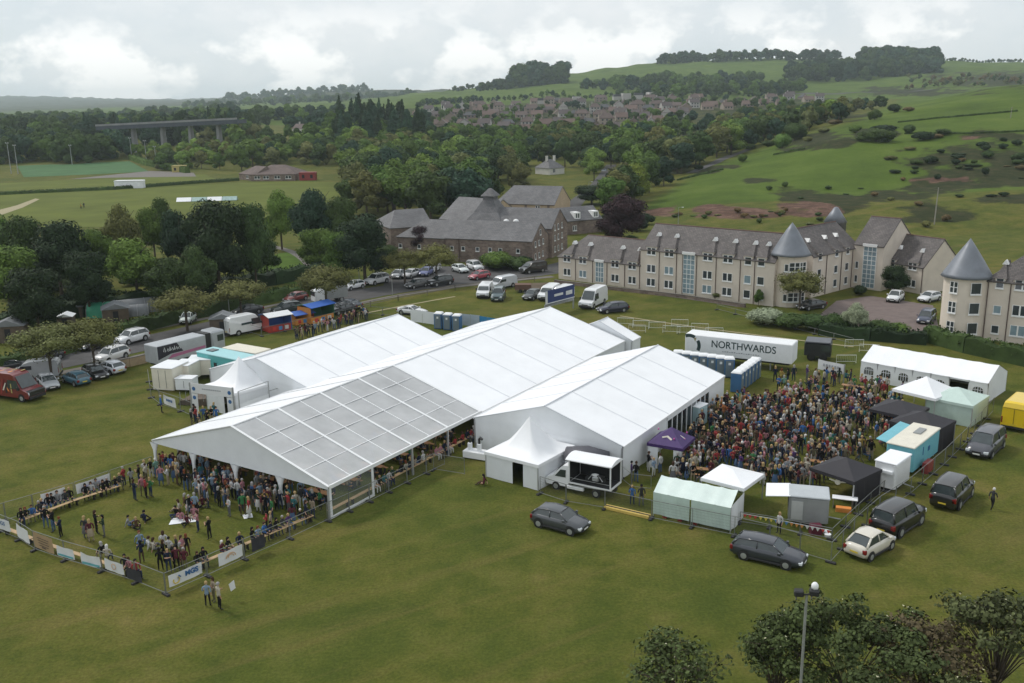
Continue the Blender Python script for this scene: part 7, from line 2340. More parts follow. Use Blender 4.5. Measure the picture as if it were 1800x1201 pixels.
hedge('hedge', [(0, 585), (120, 560), (300, 530), (480, 500), (580, 482)], 2.4, 2.5, 'vdark', 'tall dark hedge behind the gardens')
def fore_tree(px, top, h, w, col, label, seed, cards, flowers=True, airy=True):
 g = G(px, top, h)
 rnd = random.Random(seed)
 L = []
 n = 44
 for k in range(n):
  a = 6.283 * k / n * 2.4; d = w / 2 * math.sqrt((k + .5) / n) * .86
  rr = rnd.uniform(.42, .88)
  L.append((math.cos(a) * d + rnd.uniform(-.7, .7), math.sin(a) * d + rnd.uniform(-.7, .7), h * (.90 - .20 * (d / (w / 2)) ** 2) - rr * .5 + rnd.uniform(-1.1, .4), rr * rnd.uniform(.8, 1.25), rr * rnd.uniform(.4, .8)))
 me = crown_mesh('crown', L, int(cards * .60), .145, 0.0, seed, gap=1)
 t = empty('tree', (g.x, g.y, 0), 0, label, 'tree')
 c = bpy.data.objects.new('crown', me); COL.objects.link(c); c.parent = t; c['leaf'] = [.085, .068, .036] if col == 'brown' else [.058, .078, .026] if col != 'olive' else [.070, .082, .032]
 b = MB()
 b.tube([(0, 0, -.2), (.1, 0, h * .25), (.0, .1, h * .45)], .17, 8, r2=.12)
 for (x, y, z, rx, rz) in L:
  b.tube([(0, .1, h * .40), (x * .45, y * .45, h * .40 + (z - h * .4) * .6), (x, y, z)], .04, 5, r2=.012)
  for q in range(4):
   b.tube([(x * .8, y * .8, z * .97), (x + rnd.uniform(-1, 1) * rx, y + rnd.uniform(-1, 1) * rx, z + rnd.uniform(-.2, .7) * rz)], .015, 4, r2=.006)
 tb = b.build('trunk', bark, t)
 if flowers:
  f = MB()
  for _ in range(45):
   x, y, z, rx, rz = rnd.choice(L)
   a = rnd.uniform(0, 6.28)
   c0 = Vector((x + math.cos(a) * rx * rnd.random(), y + math.sin(a) * rx * rnd.random(), z + rz * rnd.uniform(.6, 1.1)))
   f.add([c0 + Vector((rnd.uniform(-1, 1), rnd.uniform(-1, 1), rnd.uniform(-.5, .5))) * .07 for _ in range(4)], [(0, 1, 2, 3)])
  f.build('blossom', mat("pale_blossom", (.5, .48, .32), .8, var=.2), t)
 return t
fore_tree(1505, 1052, 8.5, 8.8, 'mid', 'largest of the trees close to the camera, with small pale blossoms, bottom right', 3, 15000)
fore_tree(1640, 1080, 7.8, 6.2, 'brown', 'brownish twiggy tree close to the camera right of the largest one', 6, 5200)
fore_tree(1195, 1110, 7.0, 4.6, 'mid', 'leftmost small tree close to the camera at the bottom', 4, 4800)
fore_tree(1370, 1075, 7.6, 4.0, 'mid', 'small tree close to the camera behind the camera pole', 5, 5200)
fore_tree(1775, 1010, 9.5, 4.6, 'olive', 'loose branched tree at the bottom right corner', 7, 6500)
fore_tree(1715, 1185, 7.0, 5.2, 'olive', 'low tree cut by the bottom edge near the right corner', 8, 5200)
def dyke(pxs, label):
 pts = []
 for (a, b), (c, d) in zip(pxs, pxs[1:]):
  for k in range(10): pts.append((a + (c - a) * k / 10, b + (d - b) * k / 10))
 hedge('field_hedge', pts, .5, .9, 'dark', label)
dyke([(1578, 216), (1680, 206), (1800, 196)], 'thin dark field boundary across the upper pasture at the right')
dyke([(1590, 236), (1700, 236), (1810, 232)], 'lower dark field boundary above the scrub at the right')
dyke([(1190, 318), (1240, 306), (1275, 298)], 'short dark bank low on the hillside near the lane')
dyke([(1360, 273), (1420, 262)], 'short dark bank in the middle of the hillside')
# ---- roads, paths, lawns
RD = ribbon('road', [(-60, 668), (60, 648), (150, 628), (235, 610), (330, 588), (430, 563), (520, 545), (600, 524), (690, 507), (800, 495), (900, 485), (975, 480), (1020, 462)], 7.5, asphalt, .03)
ribbon('pavement', [(-60, 690), (90, 662), (205, 640), (262, 627), (340, 606), (440, 580), (540, 558), (610, 540), (700, 519), (800, 504), (905, 493), (972, 488)], 1.5, paving, .05)
ribbon('far_pavement', [(-40, 640), (140, 606), (330, 568), (440, 546), (540, 527), (640, 506)], 1.2, paving, .05)
sheet('mill_car_park', [(672, 505), (690, 478), (760, 470), (930, 466), (985, 478), (900, 490), (780, 500)], asphalt, .024)
sheet('flats_car_park', [(1440, 555), (1470, 530), (1530, 522), (1640, 538), (1652, 585), (1600, 600), (1540, 595), (1470, 575)], redpave, .05)
sheet('park_lawn', [(438, 490), (450, 462), (490, 446), (520, 443), (545, 470), (560, 500), (500, 500)], lawn, .06)
ribbon('park_path', [(470, 432), (512, 440), (530, 452), (548, 470), (556, 482)], 1.8, paving, .08)
ribbon('lane', [(1215, 305), (1250, 290), (1285, 274), (1318, 262)], 4.5, asphalt, .08)
ribbon('lane', [(1000, 372), (1018, 350), (1040, 336), (1052, 322), (1062, 308), (1075, 290)], 4.5, asphalt, .06)
sheet('pale_field', [(1058, 335), (1075, 306), (1110, 304), (1120, 330), (1100, 345)], mat("pale_grass", (.17, .17, .06), .95, var=.15, scale=.1), .08)
sheet('pale_field', [(1170, 262), (1180, 246), (1245, 246), (1255, 264)], mat("pale_grass", (.17, .17, .06), .95), .6)
sheet('soil_bank', [(905, 512), (925, 500), (990, 497), (1010, 508), (960, 513)], soil, .045)
ribbon('flats_path', [(985, 498), (1100, 512), (1200, 524), (1300, 540)], 1.2, paving, .05)
for k, (pp, w) in enumerate([([(600, 560), (700, 540), (800, 522)], .5), ([(1090, 556), (1200, 575), (1330, 590), (1500, 612)], .4)]):
 ribbon('worn_line', pp, w, mat("worn_path", (.30, .26, .15), .9), .03)
shed_m = mat("shed_wood", (.10, .075, .055), .85, var=.25)
greytop = mat("grey_felt_roof", (.17, .18, .19), .8, var=.15)
greenpvc = mat("green_cloth", (.05, .33, .20), .6, var=.1)
def polytunnel(px, py, L, w, h, rz, m, label, name):
 g = GT(px, py)
 t = empty(name, g, rz, label, 'garden shelter')
 b = MB(); vs = []
 n = 8
 for x in (0, L * .33, L * .66, L):
  for k in range(n + 1):
   a = math.pi * k / n
   vs.append((x, -w / 2 * math.cos(a), h * math.sin(a) ** .8))
 b.add(vs, [(j * (n + 1) + k, (j + 1) * (n + 1) + k, (j + 1) * (n + 1) + k + 1, j * (n + 1) + k + 1) for j in range(3) for k in range(n)] + [tuple(range(n + 1)), tuple(range(3 * (n + 1), 4 * (n + 1)))[::-1]])
 b.build('cover', m, t, smooth=True)
 for x in (0, L * .5, L):
  b = MB(); b.tube([(x, -w / 2 * math.cos(math.pi * k / 8) * 1.01, h * 1.01 * math.sin(math.pi * k / 8) ** .8) for k in range(9)], .04, 4); b.build('hoop', steel, t)
polytunnel(158, 558, 4.5, 3, 2.1, .1, greenpvc, 'bright green rounded garden shelter above the street trees', 'green_shelter')
polytunnel(208, 552, 7.5, 3, 2.0, .45, greytop, 'long grey polytunnel right of the green shelter', 'polytunnel')
polytunnel(224, 556, 3.0, 2.2, 1.6, .3, greytop, 'short grey tunnel in front of the long polytunnel', 'polytunnel')
def shed(px, py, w, d, h, rz, label, roof=None, wall=None):
 g = GT(px, py)
 t = empty('shed', g, rz, label, 'shed')
 b = MB(); b.box(-w / 2, w / 2, -d / 2, d / 2, .02, h); b.build('wall', wall or shed_m, t)
 b = MB(); b.extr([(-w / 2 - .15, h + .003), (w / 2 + .15, h + .003), (0, h + w * .22)], -d / 2 - .15, d / 2 + .15); b.build('roof', roof or greytop, t)
 b = MB(); b.box(-.35, .35, -d / 2 - .05, -d / 2 - .004, .05, h * .85); b.build('door', darkin, t)
for a in [(205, 566, 3.5, 3, 2.0, .4, 'dark shed below the grey polytunnel'), (118, 575, 2.0, 2, 1.6, .2, 'small shed with a pale roof above the leftmost street trees'), (300, 530, 3.6, 2.5, 2.0, .3, 'long low shed right of the polytunnel'), (22, 600, 4, 3, 2.2, .2, 'grey roofed shed at the far left beyond the road'),
   (140, 558, 1.6, 1.6, 1.6, 0, 'tiny shed beside the green shelter')]: shed(*a, roof=pvc_side if 'pale' in a[6] else None)
def rail_fence(name, pxs, h, label, m, step=2.6, rails=2, cat='fence'):
 P_ = [GT(*p) for p in pxs]
 t = empty(name, P_[0], 0, label, cat)
 o = P_[0]
 r = MB()
 for a, c in zip(P_, P_[1:]):
  a, c = a - o, c - o
  L = (c - a).length; n = max(1, int(L / step))
  for k in range(n + 1):
   p = a.lerp(c, k / n)
   b = MB(); b.box(p.x - .05, p.x + .05, p.y - .05, p.y + .05, p.z, p.z + h); b.build('post', m, t)
  for q in range(rails):
   z = h * (.45 + .45 * q)
   d = (c - a).normalized(); s = Vector((-d.y, d.x, 0)) * .07
   r.slab([a + s + Vector((0, 0, z)), c + s + Vector((0, 0, z)), c - s * .3 + Vector((0, 0, z)), a - s * .3 + Vector((0, 0, z))], .08)
 r.build('rail', m, t)
oldwood = mat("weathered_wood", (.16, .14, .11), .9, var=.25)
rail_fence('field_fence', [(92, 682), (160, 663), (255, 640)], 1.1, 'weathered rail fence between the road and the parked cars', oldwood)
rail_fence('field_fence', [(600, 552), (700, 530), (800, 512), (940, 496)], .9, 'low rail fence along the road edge by the mill', oldwood, 4.5)
def low_wall(pxs, h, w, m, label):
 P_ = [GT(*p) for p in pxs]
 t = empty('boundary_wall', P_[0], 0, label, 'wall')
 b = MB(); c_ = MB()
 for a, c in zip(P_, P_[1:]):
  a, c = a - P_[0], c - P_[0]
  d = (c - a).normalized(); s = Vector((-d.y, d.x, 0)) * w / 2
  b.slab([a + s + Vector((0, 0, h)), a - s + Vector((0, 0, h)), c - s + Vector((0, 0, h)), c + s + Vector((0, 0, h))], h)
  s = s * 1.2
  c_.slab([a + s + Vector((0, 0, h + .08)), a - s + Vector((0, 0, h + .08)), c - s + Vector((0, 0, h + .08)), c + s + Vector((0, 0, h + .08))], .077)
 b.build('stonework', m, t, uv=True); c_.build('coping', paving, t)
low_wall([(205, 650), (228, 645), (258, 638)], 1.0, .4, tanstone, 'short tan block wall between the road and the white hatchback')
low_wall([(975, 498), (1100, 513), (1200, 525), (1310, 542)], .5, .3, sandstone, 'low stone wall in front of the long beige flats')
# ---- temporary metal fencing
def mesh_mat():
 m, n, l, b = _mat("fence_mesh")
 b.inputs['Base Color'].default_value = (.20, .21, .21, 1); b.inputs['Metallic'].default_value = .4; b.inputs['Roughness'].default_value = .5
 tc = n.new("ShaderNodeTexCoord"); bt = n.new("ShaderNodeTexBrick")
 bt.inputs['Scale'].default_value = 1.0; bt.inputs['Brick Width'].default_value = .10; bt.inputs['Row Height'].default_value = .22; bt.offset = 0.0
 bt.inputs['Mortar Size'].default_value = .006; bt.inputs['Mortar Smooth'].default_value = 0
 l.new(tc.outputs['UV'], bt.inputs['Vector'])
 mr = n.new("ShaderNodeMapRange"); mr.inputs['To Min'].default_value = .02; mr.inputs['To Max'].default_value = .45
 l.new(bt.outputs['Fac'], mr.inputs['Value']); l.new(mr.outputs['Result'], b.inputs['Alpha'])
 return m
meshm = mesh_mat()
fence_proto = {}
fsteel = mat('dull_fence_steel', (.20, .21, .20), .55, .4, var=.2, scale=3)
def heras_panel(L, h):
 key = (round(L, 1), h)
 if key in fence_proto: return fence_proto[key]
 f = MB()
 r = .024
 for x in (0.03, L - .03): f.tube([(x, 0, .08), (x, 0, h)], r, 5)
 f.tube([(0.03, 0, h), (L - .03, 0, h)], r, 5); f.tube([(0.03, 0, .15), (L - .03, 0, .15)], r, 5)
 g = MB(); g.quad((.03, 0, .15), (L - .03, 0, .15), (L - .03, 0, h), (.03, 0, h))
 k = MB(); k.rbox(-.12, .12, -.35, .35, .0, .13, .03)
 fence_proto[key] = (f, g, k)
 return fence_proto[key]
FG = {}
def heras(pxs, h, place, step=2.6, group='temporary metal fence panels', mesh=True, world=False):
 P_ = [p if world else G(*p) for p in pxs]
 c = 0
 for a, b in zip(P_, P_[1:]):
  L = (b - a).length; n = max(1, round(L / step))
  for k in range(n):
   p = a.lerp(b, k / n); c += 1
   key = (round(L / n, 1), h, mesh)
   if key not in FG:
    f, g, kk = heras_panel(L / n, h)
    t = empty('fence_panel', (0, 0, 0), 0, 'x', 'fence panel')
    f.build('frame', fsteel, t)
    if mesh: g.build('mesh_infill', meshm, t, uv=True)
    kk.build('foot_block', plast, t)
    FG[key] = t
    o = t
   else:
    o = copy_tree(FG[key])
   put(o, p, math.atan2((b - a).y, (b - a).x))
   o['label'] = 'galvanised temporary fence panel %s' % place
   o['group'] = 'temporary fence panels %s' % place
FH = 1.5
heras([(-60, 920), (0, 936), (35, 950), (62, 968), (115, 986), (180, 1005), (240, 1025), (292, 1046)], FH, 'along the near left side of the garden')
heras([(292, 1046), (365, 1014), (430, 984), (510, 948), (577, 916)], FH, 'along the near right side of the garden')
heras([(577, 917), (650, 883), (716, 850), (782, 818)], FH, 'along the open side of the clear roofed marquee')
heras([(270, 832), (195, 858), (133, 880), (60, 902), (-40, 932)], FH, 'along the far side of the garden')
heras([(762, 827), (818, 836)], FH, 'standing out from the marquee side near the white platform', mesh=True)
heras([(949, 869), (995, 884), (1063, 895), (1145, 913), (1290, 943), (1352, 958), (1460, 990)], FH, 'along the front of the food stalls')
heras([(1460, 990), (1500, 946), (1545, 906), (1600, 870), (1660, 818), (1700, 778), (1745, 725)], FH, 'along the right side of the beer garden')
heras([(1300, 920), (1352, 928), (1462, 950), (1530, 885), (1575, 845)], FH * .6, 'behind the horse box trailer', mesh=False)
heras([(262, 672), (266, 700), (282, 712), (318, 724), (338, 733)], FH, 'curving round the white cabins by the arched entrance')
heras([(420, 580), (460, 592), (540, 575), (640, 552), (740, 560)], FH * .8, 'behind the queue at the stalls', step=3.2, mesh=False)
heras([(1260, 545), (1400, 580), (1500, 606)], .8, 'along the grass bank behind the lorry trailer', step=3.5, mesh=False)
heras([(1090, 842), (1110, 858), (1145, 862)], FH * .8, 'by the corner of the right marquee', mesh=False)
for i, (px, py) in enumerate([(1085, 572), (1112, 577), (1140, 580), (1165, 586), (1105, 585), (1190, 588), (1215, 582), (1180, 575), (1485, 612), (1510, 620), (1240, 590), (1470, 640)]):
 a = G(px, py)
 key = ('barrier',)
 if key not in FG:
  t = empty('crowd_barrier', a, 0, 'x', 'barrier')
  b = MB(); b.tube([(0, 0, .1), (0, 0, 1.05), (2.2, 0, 1.05), (2.2, 0, .1)], .03, 5); b.tube([(0, 0, .3), (2.2, 0, .3)], .02, 4); b.build('frame', whitemetal, t)
  b = MB()
  for k in range(1, 11): b.tube([(k * .2, 0, .3), (k * .2, 0, 1.05)], .012, 4)
  b.build('bars', steel, t)
  for x in (.2, 2.0):
   b = MB(); b.tube([(x, -.4, .02), (x, 0, .12), (x, .4, .02)], .025, 4); b.build('foot', plast, t)
  FG[key] = t; o = t
 else: o = copy_tree(FG[key])
 put(o, a, -.25 + .1 * (i % 3))
 o['label'] = 'low grey crowd barrier standing loose on the grass behind the lorry trailer'; o['group'] = 'loose crowd barriers on the grass behind the trailer'
def banner(pa, pb, z0, z1, m, label, off=.06, name='banner', sag=.03):
 a, b_ = G(*pa), G(*pb)
 d = b_ - a; L = d.length
 t = empty(name, a, math.atan2(d.y, d.x), label, 'banner')
 b = MB(); n = 8; vs = []
 for j in range(5):
  for k in range(n + 1):
   vs.append((L * k / n, -off - .02 * math.sin(k * 1.3 + j), z0 + (z1 - z0) * j / 4 - (sag * math.sin(math.pi * k / n) if j in (0, 4) else 0)))
 b.add(vs, [(j * (n + 1) + k, j * (n + 1) + k + 1, (j + 1) * (n + 1) + k + 1, (j + 1) * (n + 1) + k) for j in range(4) for k in range(n)])
 c = b.build('cloth', m, t, smooth=True)
 return t, L
bw = mat("banner_white", (.66, .67, .68), .6, var=.05)
tanb = mat("banner_tan", (.36, .25, .14), .7, var=.1)
seab = mat("sea_blue_print", (.12, .36, .40), .6, var=.2)
navyb = mat("navy_print", (.03, .05, .16), .6, var=.1)
darkb = mat("dark_banner", (.03, .03, .04), .6, var=.3)
t, L = banner((298, 1043), (356, 1017), .42, 1.22, bw, 'white banner with blue MGS lettering on the near right garden fence')
text_obj("MGS", .46, blueink, t, (L * .68, -.10, .88), (math.pi / 2, 0, 0), bold=.02, sx=1.05)
b = MB(); b.tube([(L * .22 + .22 * math.cos(a / 6 * math.pi * 1.5 + 2.6), -.09, .72 + .22 * math.sin(a / 6 * math.pi * 1.5 + 2.6)) for a in range(7)], .045, 5); b.build('emblem', mat("gold_paint_print", (.55, .42, .08), .5), t)
b = MB(); b.tube([(L * .27, -.09, .80), (L * .31, -.09, .98), (L * .35, -.09, .84)], .045, 5); b.build('emblem', blueink, t)
t, L = banner((385, 1006), (427, 986), .42, 1.28, bw, 'white banner with a faint orange sunrise emblem on the near right garden fence')
b = MB(); b.tube([(L * .5 + .38 * math.cos(math.pi * q / 8), -.10, .74 + .3 * math.sin(math.pi * q / 8)) for q in range(9)], .03, 4); b.tube([(L * .5 + .22 * math.cos(math.pi * q / 8), -.10, .76 + .18 * math.sin(math.pi * q / 8)) for q in range(9)], .03, 4); b.build('emblem', mat("faint_orange_print", (.62, .38, .2), .6), t)
banner((443, 979), (466, 968), .35, 1.3, darkb, 'dark banner with small pale print on the near right garden fence')
t, L = banner((-4, 936), (22, 945), .45, 1.3, bw, 'white banner with blue letters at the left end of the near left fence')
text_obj("MGS", .42, blueink, t, (L * .45, -.1, .95), (math.pi / 2, 0, 0))
banner((34, 950), (55, 964), .35, 1.35, bw, 'plain pale banner between the lettered one and the tan one')
t, L = banner((64, 968), (98, 982), .35, 1.5, tanb, 'tan banner on the near left garden fence')
b = MB()
for q in range(4): b.box(L * (.2 + .03 * q), L * (.8 - .04 * (q % 2)), -.10, -.088, 1.15 - .18 * q, 1.19 - .18 * q)
b.box(L * .42, L * .62, -.10, -.088, .48, .56); b.build('small_print', shed_m, t)
t, L = banner((104, 984), (134, 993), .38, 1.12, bw, 'pale banner with a sea blue lower edge right of the tan one'); b = MB(); b.box(.1, L - .1, -.095, -.085, .42, .56); b.build('printed_band', seab, t)
t, L = banner((146, 997), (180, 1006), .38, 1.15, bw, 'sagging white banner with a sea blue foot on the near left garden fence', sag=.12); b = MB(); b.box(.1, L - .1, -.095, -.085, .34, .50); b.build('printed_band', seab, t)
t, L = banner((188, 1008), (221, 1020), .38, 1.15, bw, 'square white banner with a faint ring nearest the fence corner on the left side')
b = MB(); b.tube([(L * .5 + .2 * math.cos(math.pi * q / 6), -.10, .76 + .2 * math.sin(math.pi * q / 6)) for q in range(13)], .02, 4); b.build('emblem', mat("faint_orange_print", (.62, .38, .2), .6), t)
banner((226, 1022), (252, 1032), .3, 1.1, darkb, 'black and grey banner nearest the fence corner')
banner((117, 886), (75, 900), .35, 1.45, bw, 'square plain white banner on the far garden fence', off=-.06)
t, L = banner((195, 859), (136, 880), .55, 1.35, bw, 'long pale banner with lilac print on the far garden fence', off=-.06)
b = MB(); b.box(L * .3, L * .8, .07, .085, .85, 1.02); b.build('small_print', mat("lilac_print", (.42, .40, .58), .6), t)
t, L = banner((1437, 664), (1482, 674), 1.0, 2.1, bw, 'white lettered banner on posts right of the lorry tractor unit')
for k in range(6):
 b = MB(); b.box(L * (.2 + .11 * k), L * (.27 + .11 * k), -.1, -.085, 1.45, 1.75); b.build('printed_block', greyink, t)
for x in (0, L):
 b = MB(); b.box(x - .05, x + .05, 0, .1, 0, 2.1); b.build('post', steel, t)
t, L = banner((958, 556), (1009, 542), 1.6, 3.6, navyb, 'blue and white advertising banner standing among the vans')
b = MB(); b.box(0.02, .5, -.1, -.085, 1.65, 3.55); b.box(L * .3, L * .6, -.1, -.085, 2.5, 2.85); b.box(L * .7, L * .92, -.1, -.085, 2.3, 2.9); b.box(.5, L, -.1, -.085, 1.65, 1.8); b.build('printed_block', bw, t)
b = MB(); b.box(0, L, 0, .15, 1.2, 1.6); b.build('base', steel, t)
for x in (.1, L - .1):
 b = MB(); b.box(x - .08, x + .08, -.02, .14, 0, 1.2); b.build('post', steel, t)
bc = [mat("bunting_red", (.55, .05, .04), .7), mat("bunting_yellow", (.65, .52, .08), .7), mat("bunting_blue", (.08, .25, .5), .7), mat("bunting_orange", (.6, .25, .06), .7), mat("bunting_white", (.6, .6, .58), .7)]
bt = empty('bunting', G(1310, 922), 0, 'rainbow coloured bunting strung along the fence behind the horse box', 'bunting')
BP = [G(1306, 903, .9), G(1352, 911, .9), G(1462, 933, .9)]
k = 0
for a, c in zip(BP, BP[1:]):
 n = int((c - a).length / .35)
 for q in range(n):
  p, r_ = a.lerp(c, q / n) - bt.location, a.lerp(c, (q + .8) / n) - bt.location
  b = MB(); b.add([p, r_, (p + r_) / 2 - Vector((0, 0, .28))], [(0, 1, 2), (2, 1, 0)]); b.build('flag', bc[(k // 3) % 5], bt); k += 1
b = MB(); b.tube([p - bt.location for p in BP], .02, 4); b.build('cord', bw, bt)
yb = empty('barrier_board', G(1064, 893), 0, 'long yellow cable ramp lying at the foot of the fence left of the mint tent', 'cable ramp')
a, c = G(1064, 893), G(1142, 911); d = c - a; yb.rotation_euler = (0, 0, math.atan2(d.y, d.x))
b = MB(); b.extr([(0, .02), (d.length, .02), (d.length, .22), (0, .22)], -.25, .25); b.build('ramp', mat("yellow_board", (.62, .45, .12), .6, var=.15), yb)
b = MB(); b.box(0, d.length, -.06, .06, .222, .25); b.build('centre_strip', plast, yb)
# ---- tables and benches
wood_o = mat("orange_varnished_wood", (.33, .17, .075), .5, var=.15)
wood_t = mat("tan_plank", (.44, .30, .16), .6, var=.15)
tb0 = empty('beer_table', (0, 0, 0), 0, 'x', 'table set')
b = MB(); b.rbox(-1.1, 1.1, -.28, .28, .73, .77, .01); b.build('table_top', wood_o, tb0)
for s in (-1, 1):
 b = MB(); b.rbox(-1.1, 1.1, s * .62 - .13, s * .62 + .13, .44, .47, .01); b.build('bench_seat', wood_o, tb0)
 for x in (-.8, .8):
  b = MB(); b.box(x - .02, x + .02, s * .62 - .1, s * .62 + .1, 0, .438); b.build('bench_leg', plast, tb0)
for x in (-.8, .8):
 b = MB(); b.box(x - .02, x + .02, -.22, .22, 0, .728); b.build('table_leg', plast, tb0)
first = True
for (x, y, z, rz) in tables_r:
 o = tb0 if first else copy_tree(tb0); first = False
 put(o, (x, y, z), rz); o['label'] = 'orange folding beer table with two benches in the crowd of the beer garden'; o['group'] = 'beer tables in the beer garden crowd'
for (x, y, z, rz) in tables_l:
 o = copy_tree(tb0); put(o, (x, y, z), rz); o['label'] = 'folding beer table with benches under the clear marquee roof'; o['group'] = 'beer tables under the clear marquee roof'
def bench_line(pts, label, grp_, world=False, step=2.4):
 P_ = [p if world else G(*p) for p in pts]
 for a, c in zip(P_, P_[1:]):
  L = (c - a).length; n = max(1, round(L / step))
  for k in range(n):
   p = a.lerp(c, k / n); t = empty('plank_bench', p, math.atan2((c - a).y, (c - a).x), label, 'bench', grp_)
   l = L / n - .1
   b = MB(); b.rbox(0, l, -.17, .17, .45, .49, .01); b.build('seat', wood_t, t)
   for x in (.25, l - .25):
    b = MB(); b.box(x - .03, x + .03, -.14, .14, 0, .448); b.build('leg', plast, t)
bench_line([(352, 1002), (430, 968), (552, 915)], 'tan plank bench along the near right garden fence', 'plank benches along the near right garden fence')
bench_line([LW(MO, 19.35, .3), LW(MO, 19.35, 20)], 'tan plank bench along the open side of the clear roofed marquee', 'plank benches along the open marquee side', True)
bench_line([(36, 926), (130, 890), (215, 862)], 'tan plank bench along the far garden fence', 'plank benches along the far garden fence')
bench_line([(10, 938), (60, 958), (110, 976), (200, 1005)], 'tan plank bench behind the near left banners', 'plank benches behind the near left banners')
bk = empty('picnic_blanket', G(322, 915), .3, 'white picnic blanket on the grass under the seated group', 'blanket')
b = MB(); b.add([(-1.0, -.5, .03), (.9, -.6, .03), (1.0, .5, .03), (-.8, .6, .03)], [(0, 1, 2, 3)]); b.build('cloth', pvc_side, bk)
bk = empty('picnic_blanket', G(436, 908), .3, 'small white sheet lying on the grass near the middle curtain', 'blanket')
b = MB(); b.add([(-.3, -.4, .03), (.35, -.35, .03), (.3, .4, .05), (-.4, .35, .03)], [(0, 1, 2, 3)]); b.build('cloth', pvc_side, bk)
# ---- toilets
tblue = mat("toilet_blue_plastic", (.045, .14, .30), .45, var=.1)
tgrey = mat("toilet_grey_door", (.16, .20, .23), .45, var=.1)
twhite = mat("toilet_white_roof", (.78, .79, .80), .45, var=.05)
tl0 = empty('portable_toilet', (0, 0, 0), 0, 'x', 'toilet')
b = MB(); b.rbox(-.55, .55, -.55, .55, .06, 2.05, .05); b.build('cabin', tblue, tl0)
b = MB(); b.rbox(-.42, .42, -.59, -.552, .14, 1.95, .015); dd = b.build('door', tgrey, tl0)
b = MB(); b.box(-.13, .13, -.605, -.592, 1.45, 1.72); b.build('door_sign', twhite, dd)
b = MB(); b.lathe([(.80, 2.055), (.78, 2.12), (.62, 2.24), (.3, 2.30), (.02, 2.31)], 4); b.v = [(x * math.cos(.785) - y * math.sin(.785), x * math.sin(.785) + y * math.cos(.785), z) for x, y, z in b.v]; b.build('roof', twhite, tl0)
tlf = [True]
def toilets(pa, pb, n, face, place, z=0):
 a, c = G(*pa), G(*pb)
 for k in range(n):
  o = tl0 if tlf[0] else copy_tree(tl0); tlf[0] = False
  p = a.lerp(c, k / max(1, n - 1))
  put(o, p, face, 1.0)
  o['label'] = 'blue portable toilet with white roof %s' % place; o['group'] = 'portable toilets %s' % place
toilets((772, 577), (804, 581), 3, -.25, 'in the row of three behind the big marquee')
toilets((1192, 650), (1281, 662), 7, -.15, 'in the row in front of the lorry trailer')
a = G(1294, 690); c = G(1322, 662)
toilets((1295, 688), (1326, 664), 6, math.atan2((c - a).y, (c - a).x), 'in the row running back from the beer garden')
def screen(pa, pb, h, m, label):
 a, b_ = G(*pa), G(*pb); d = b_ - a
 t = empty('screen_fence', a, math.atan2(d.y, d.x), label, 'screen')
 n = max(2, int(d.length / 2.2)); L = d.length
 for k in range(n):
  x0, x1 = L * k / n + .02, L * (k + 1) / n - .02
  b = MB(); wall_panel(b, x0, 0, x1, 0, .1, h, .02); b.build('cloth', m, t)
  b = MB(); b.tube([(x0, .05, 0), (x0, .05, h + .05)], .04, 5); b.build('post', steel, t)
screen((812, 573), (843, 576), 1.7, mat("grey_blue_screen", (.40, .46, .52), .7), 'grey blue screen right of the three toilets')
screen((843, 577), (872, 582), 1.7, mat("bright_blue_screen", (.03, .22, .45), .7), 'bright blue screen at the far left edge of the big marquee roof')
screen((722, 566), (764, 572), 1.8, pvc_side, 'pale screen left of the three toilets')
# ---- gazebos, stalls and trailers of the beer garden
blackc = mat("black_canopy", (.020, .018, .024), .65, var=.15)
purplec = mat("purple_canopy", (.045, .016, .11), .6, var=.12)
mintc = mat("mint_stripe_pvc", (.50, .62, .57), .5, var=.08)
def P3(a): return G(*a)
def gz(name, corner, left, right, e, pk, label, walls, m, mw=None, **kw):
 """near corner on the ground; left/right = neighbouring corners; size from the mean"""
 pn, pl, pr = G(*corner), G(*left), G(*right)
 return pagoda(name, pn, pl, pr, e, pk, label, walls, m, mw or m, 'gazebo', curve=1.1, **kw)
t = gz('gazebo', (1198, 832), (1150, 818), (1222, 808), 2.15, 3.3, 'purple gazebo with printed gold shapes at the door of the right marquee', ['l'], purplec, pvc_side, size=3.0, door=('l', .3, .75))
b = MB();
for (x, y, r) in ((1.0, .55, .12), (1.5, .35, .1), (2.2, .5, .1), (.5, .9, .09), (2.8, .6, .1), (.6, 2.3, .1)): b.tube([(x, y, 2.22 + y * .45), (x + .15, y + .05, 2.24 + y * .45)], r * .7, 5)
b.build('printed_dots', magenta, t)
b = MB(); b.tube([(.55, 1.1, 2.50), (.75, 1.55, 2.68), (.62, 1.95, 2.58)], .10, 5); b.tube([(1.6, .35, 2.36), (1.5, .9, 2.72), (1.62, 1.3, 2.95)], .08, 5); b.build('printed_figure', creamp, t)
gz('gazebo', (1498, 893), (1452, 868), (1541, 872), 2.1, 3.0, 'single black gazebo with a pale emblem right of the horse box', ['r', 'br'], blackc, size=3.7)
gz('gazebo', (1640, 802), (1598, 778), (1682, 777), 2.2, 3.1, 'black gazebo with closed sides, right half of the double one', ['l', 'r', 'br'], blackc, size=4.0)
gz('gazebo', (1598, 776), (1556, 750), (1640, 750), 2.2, 3.0, 'open black gazebo, left half of the double one', [], blackc, size=3.8)
gz('gazebo', (1640, 742), (1590, 728), (1668, 730), 2.3, 3.6, 'plain white gazebo behind the double black one', [], pvc, size=4.2)
gz('gazebo', (1706, 752), (1650, 745), (1726, 738), 2.1, 3.0, 'pale green white gazebo with sides at the right end of the stalls', ['l', 'r', 'br', 'bl'], mintc, size=4.2)
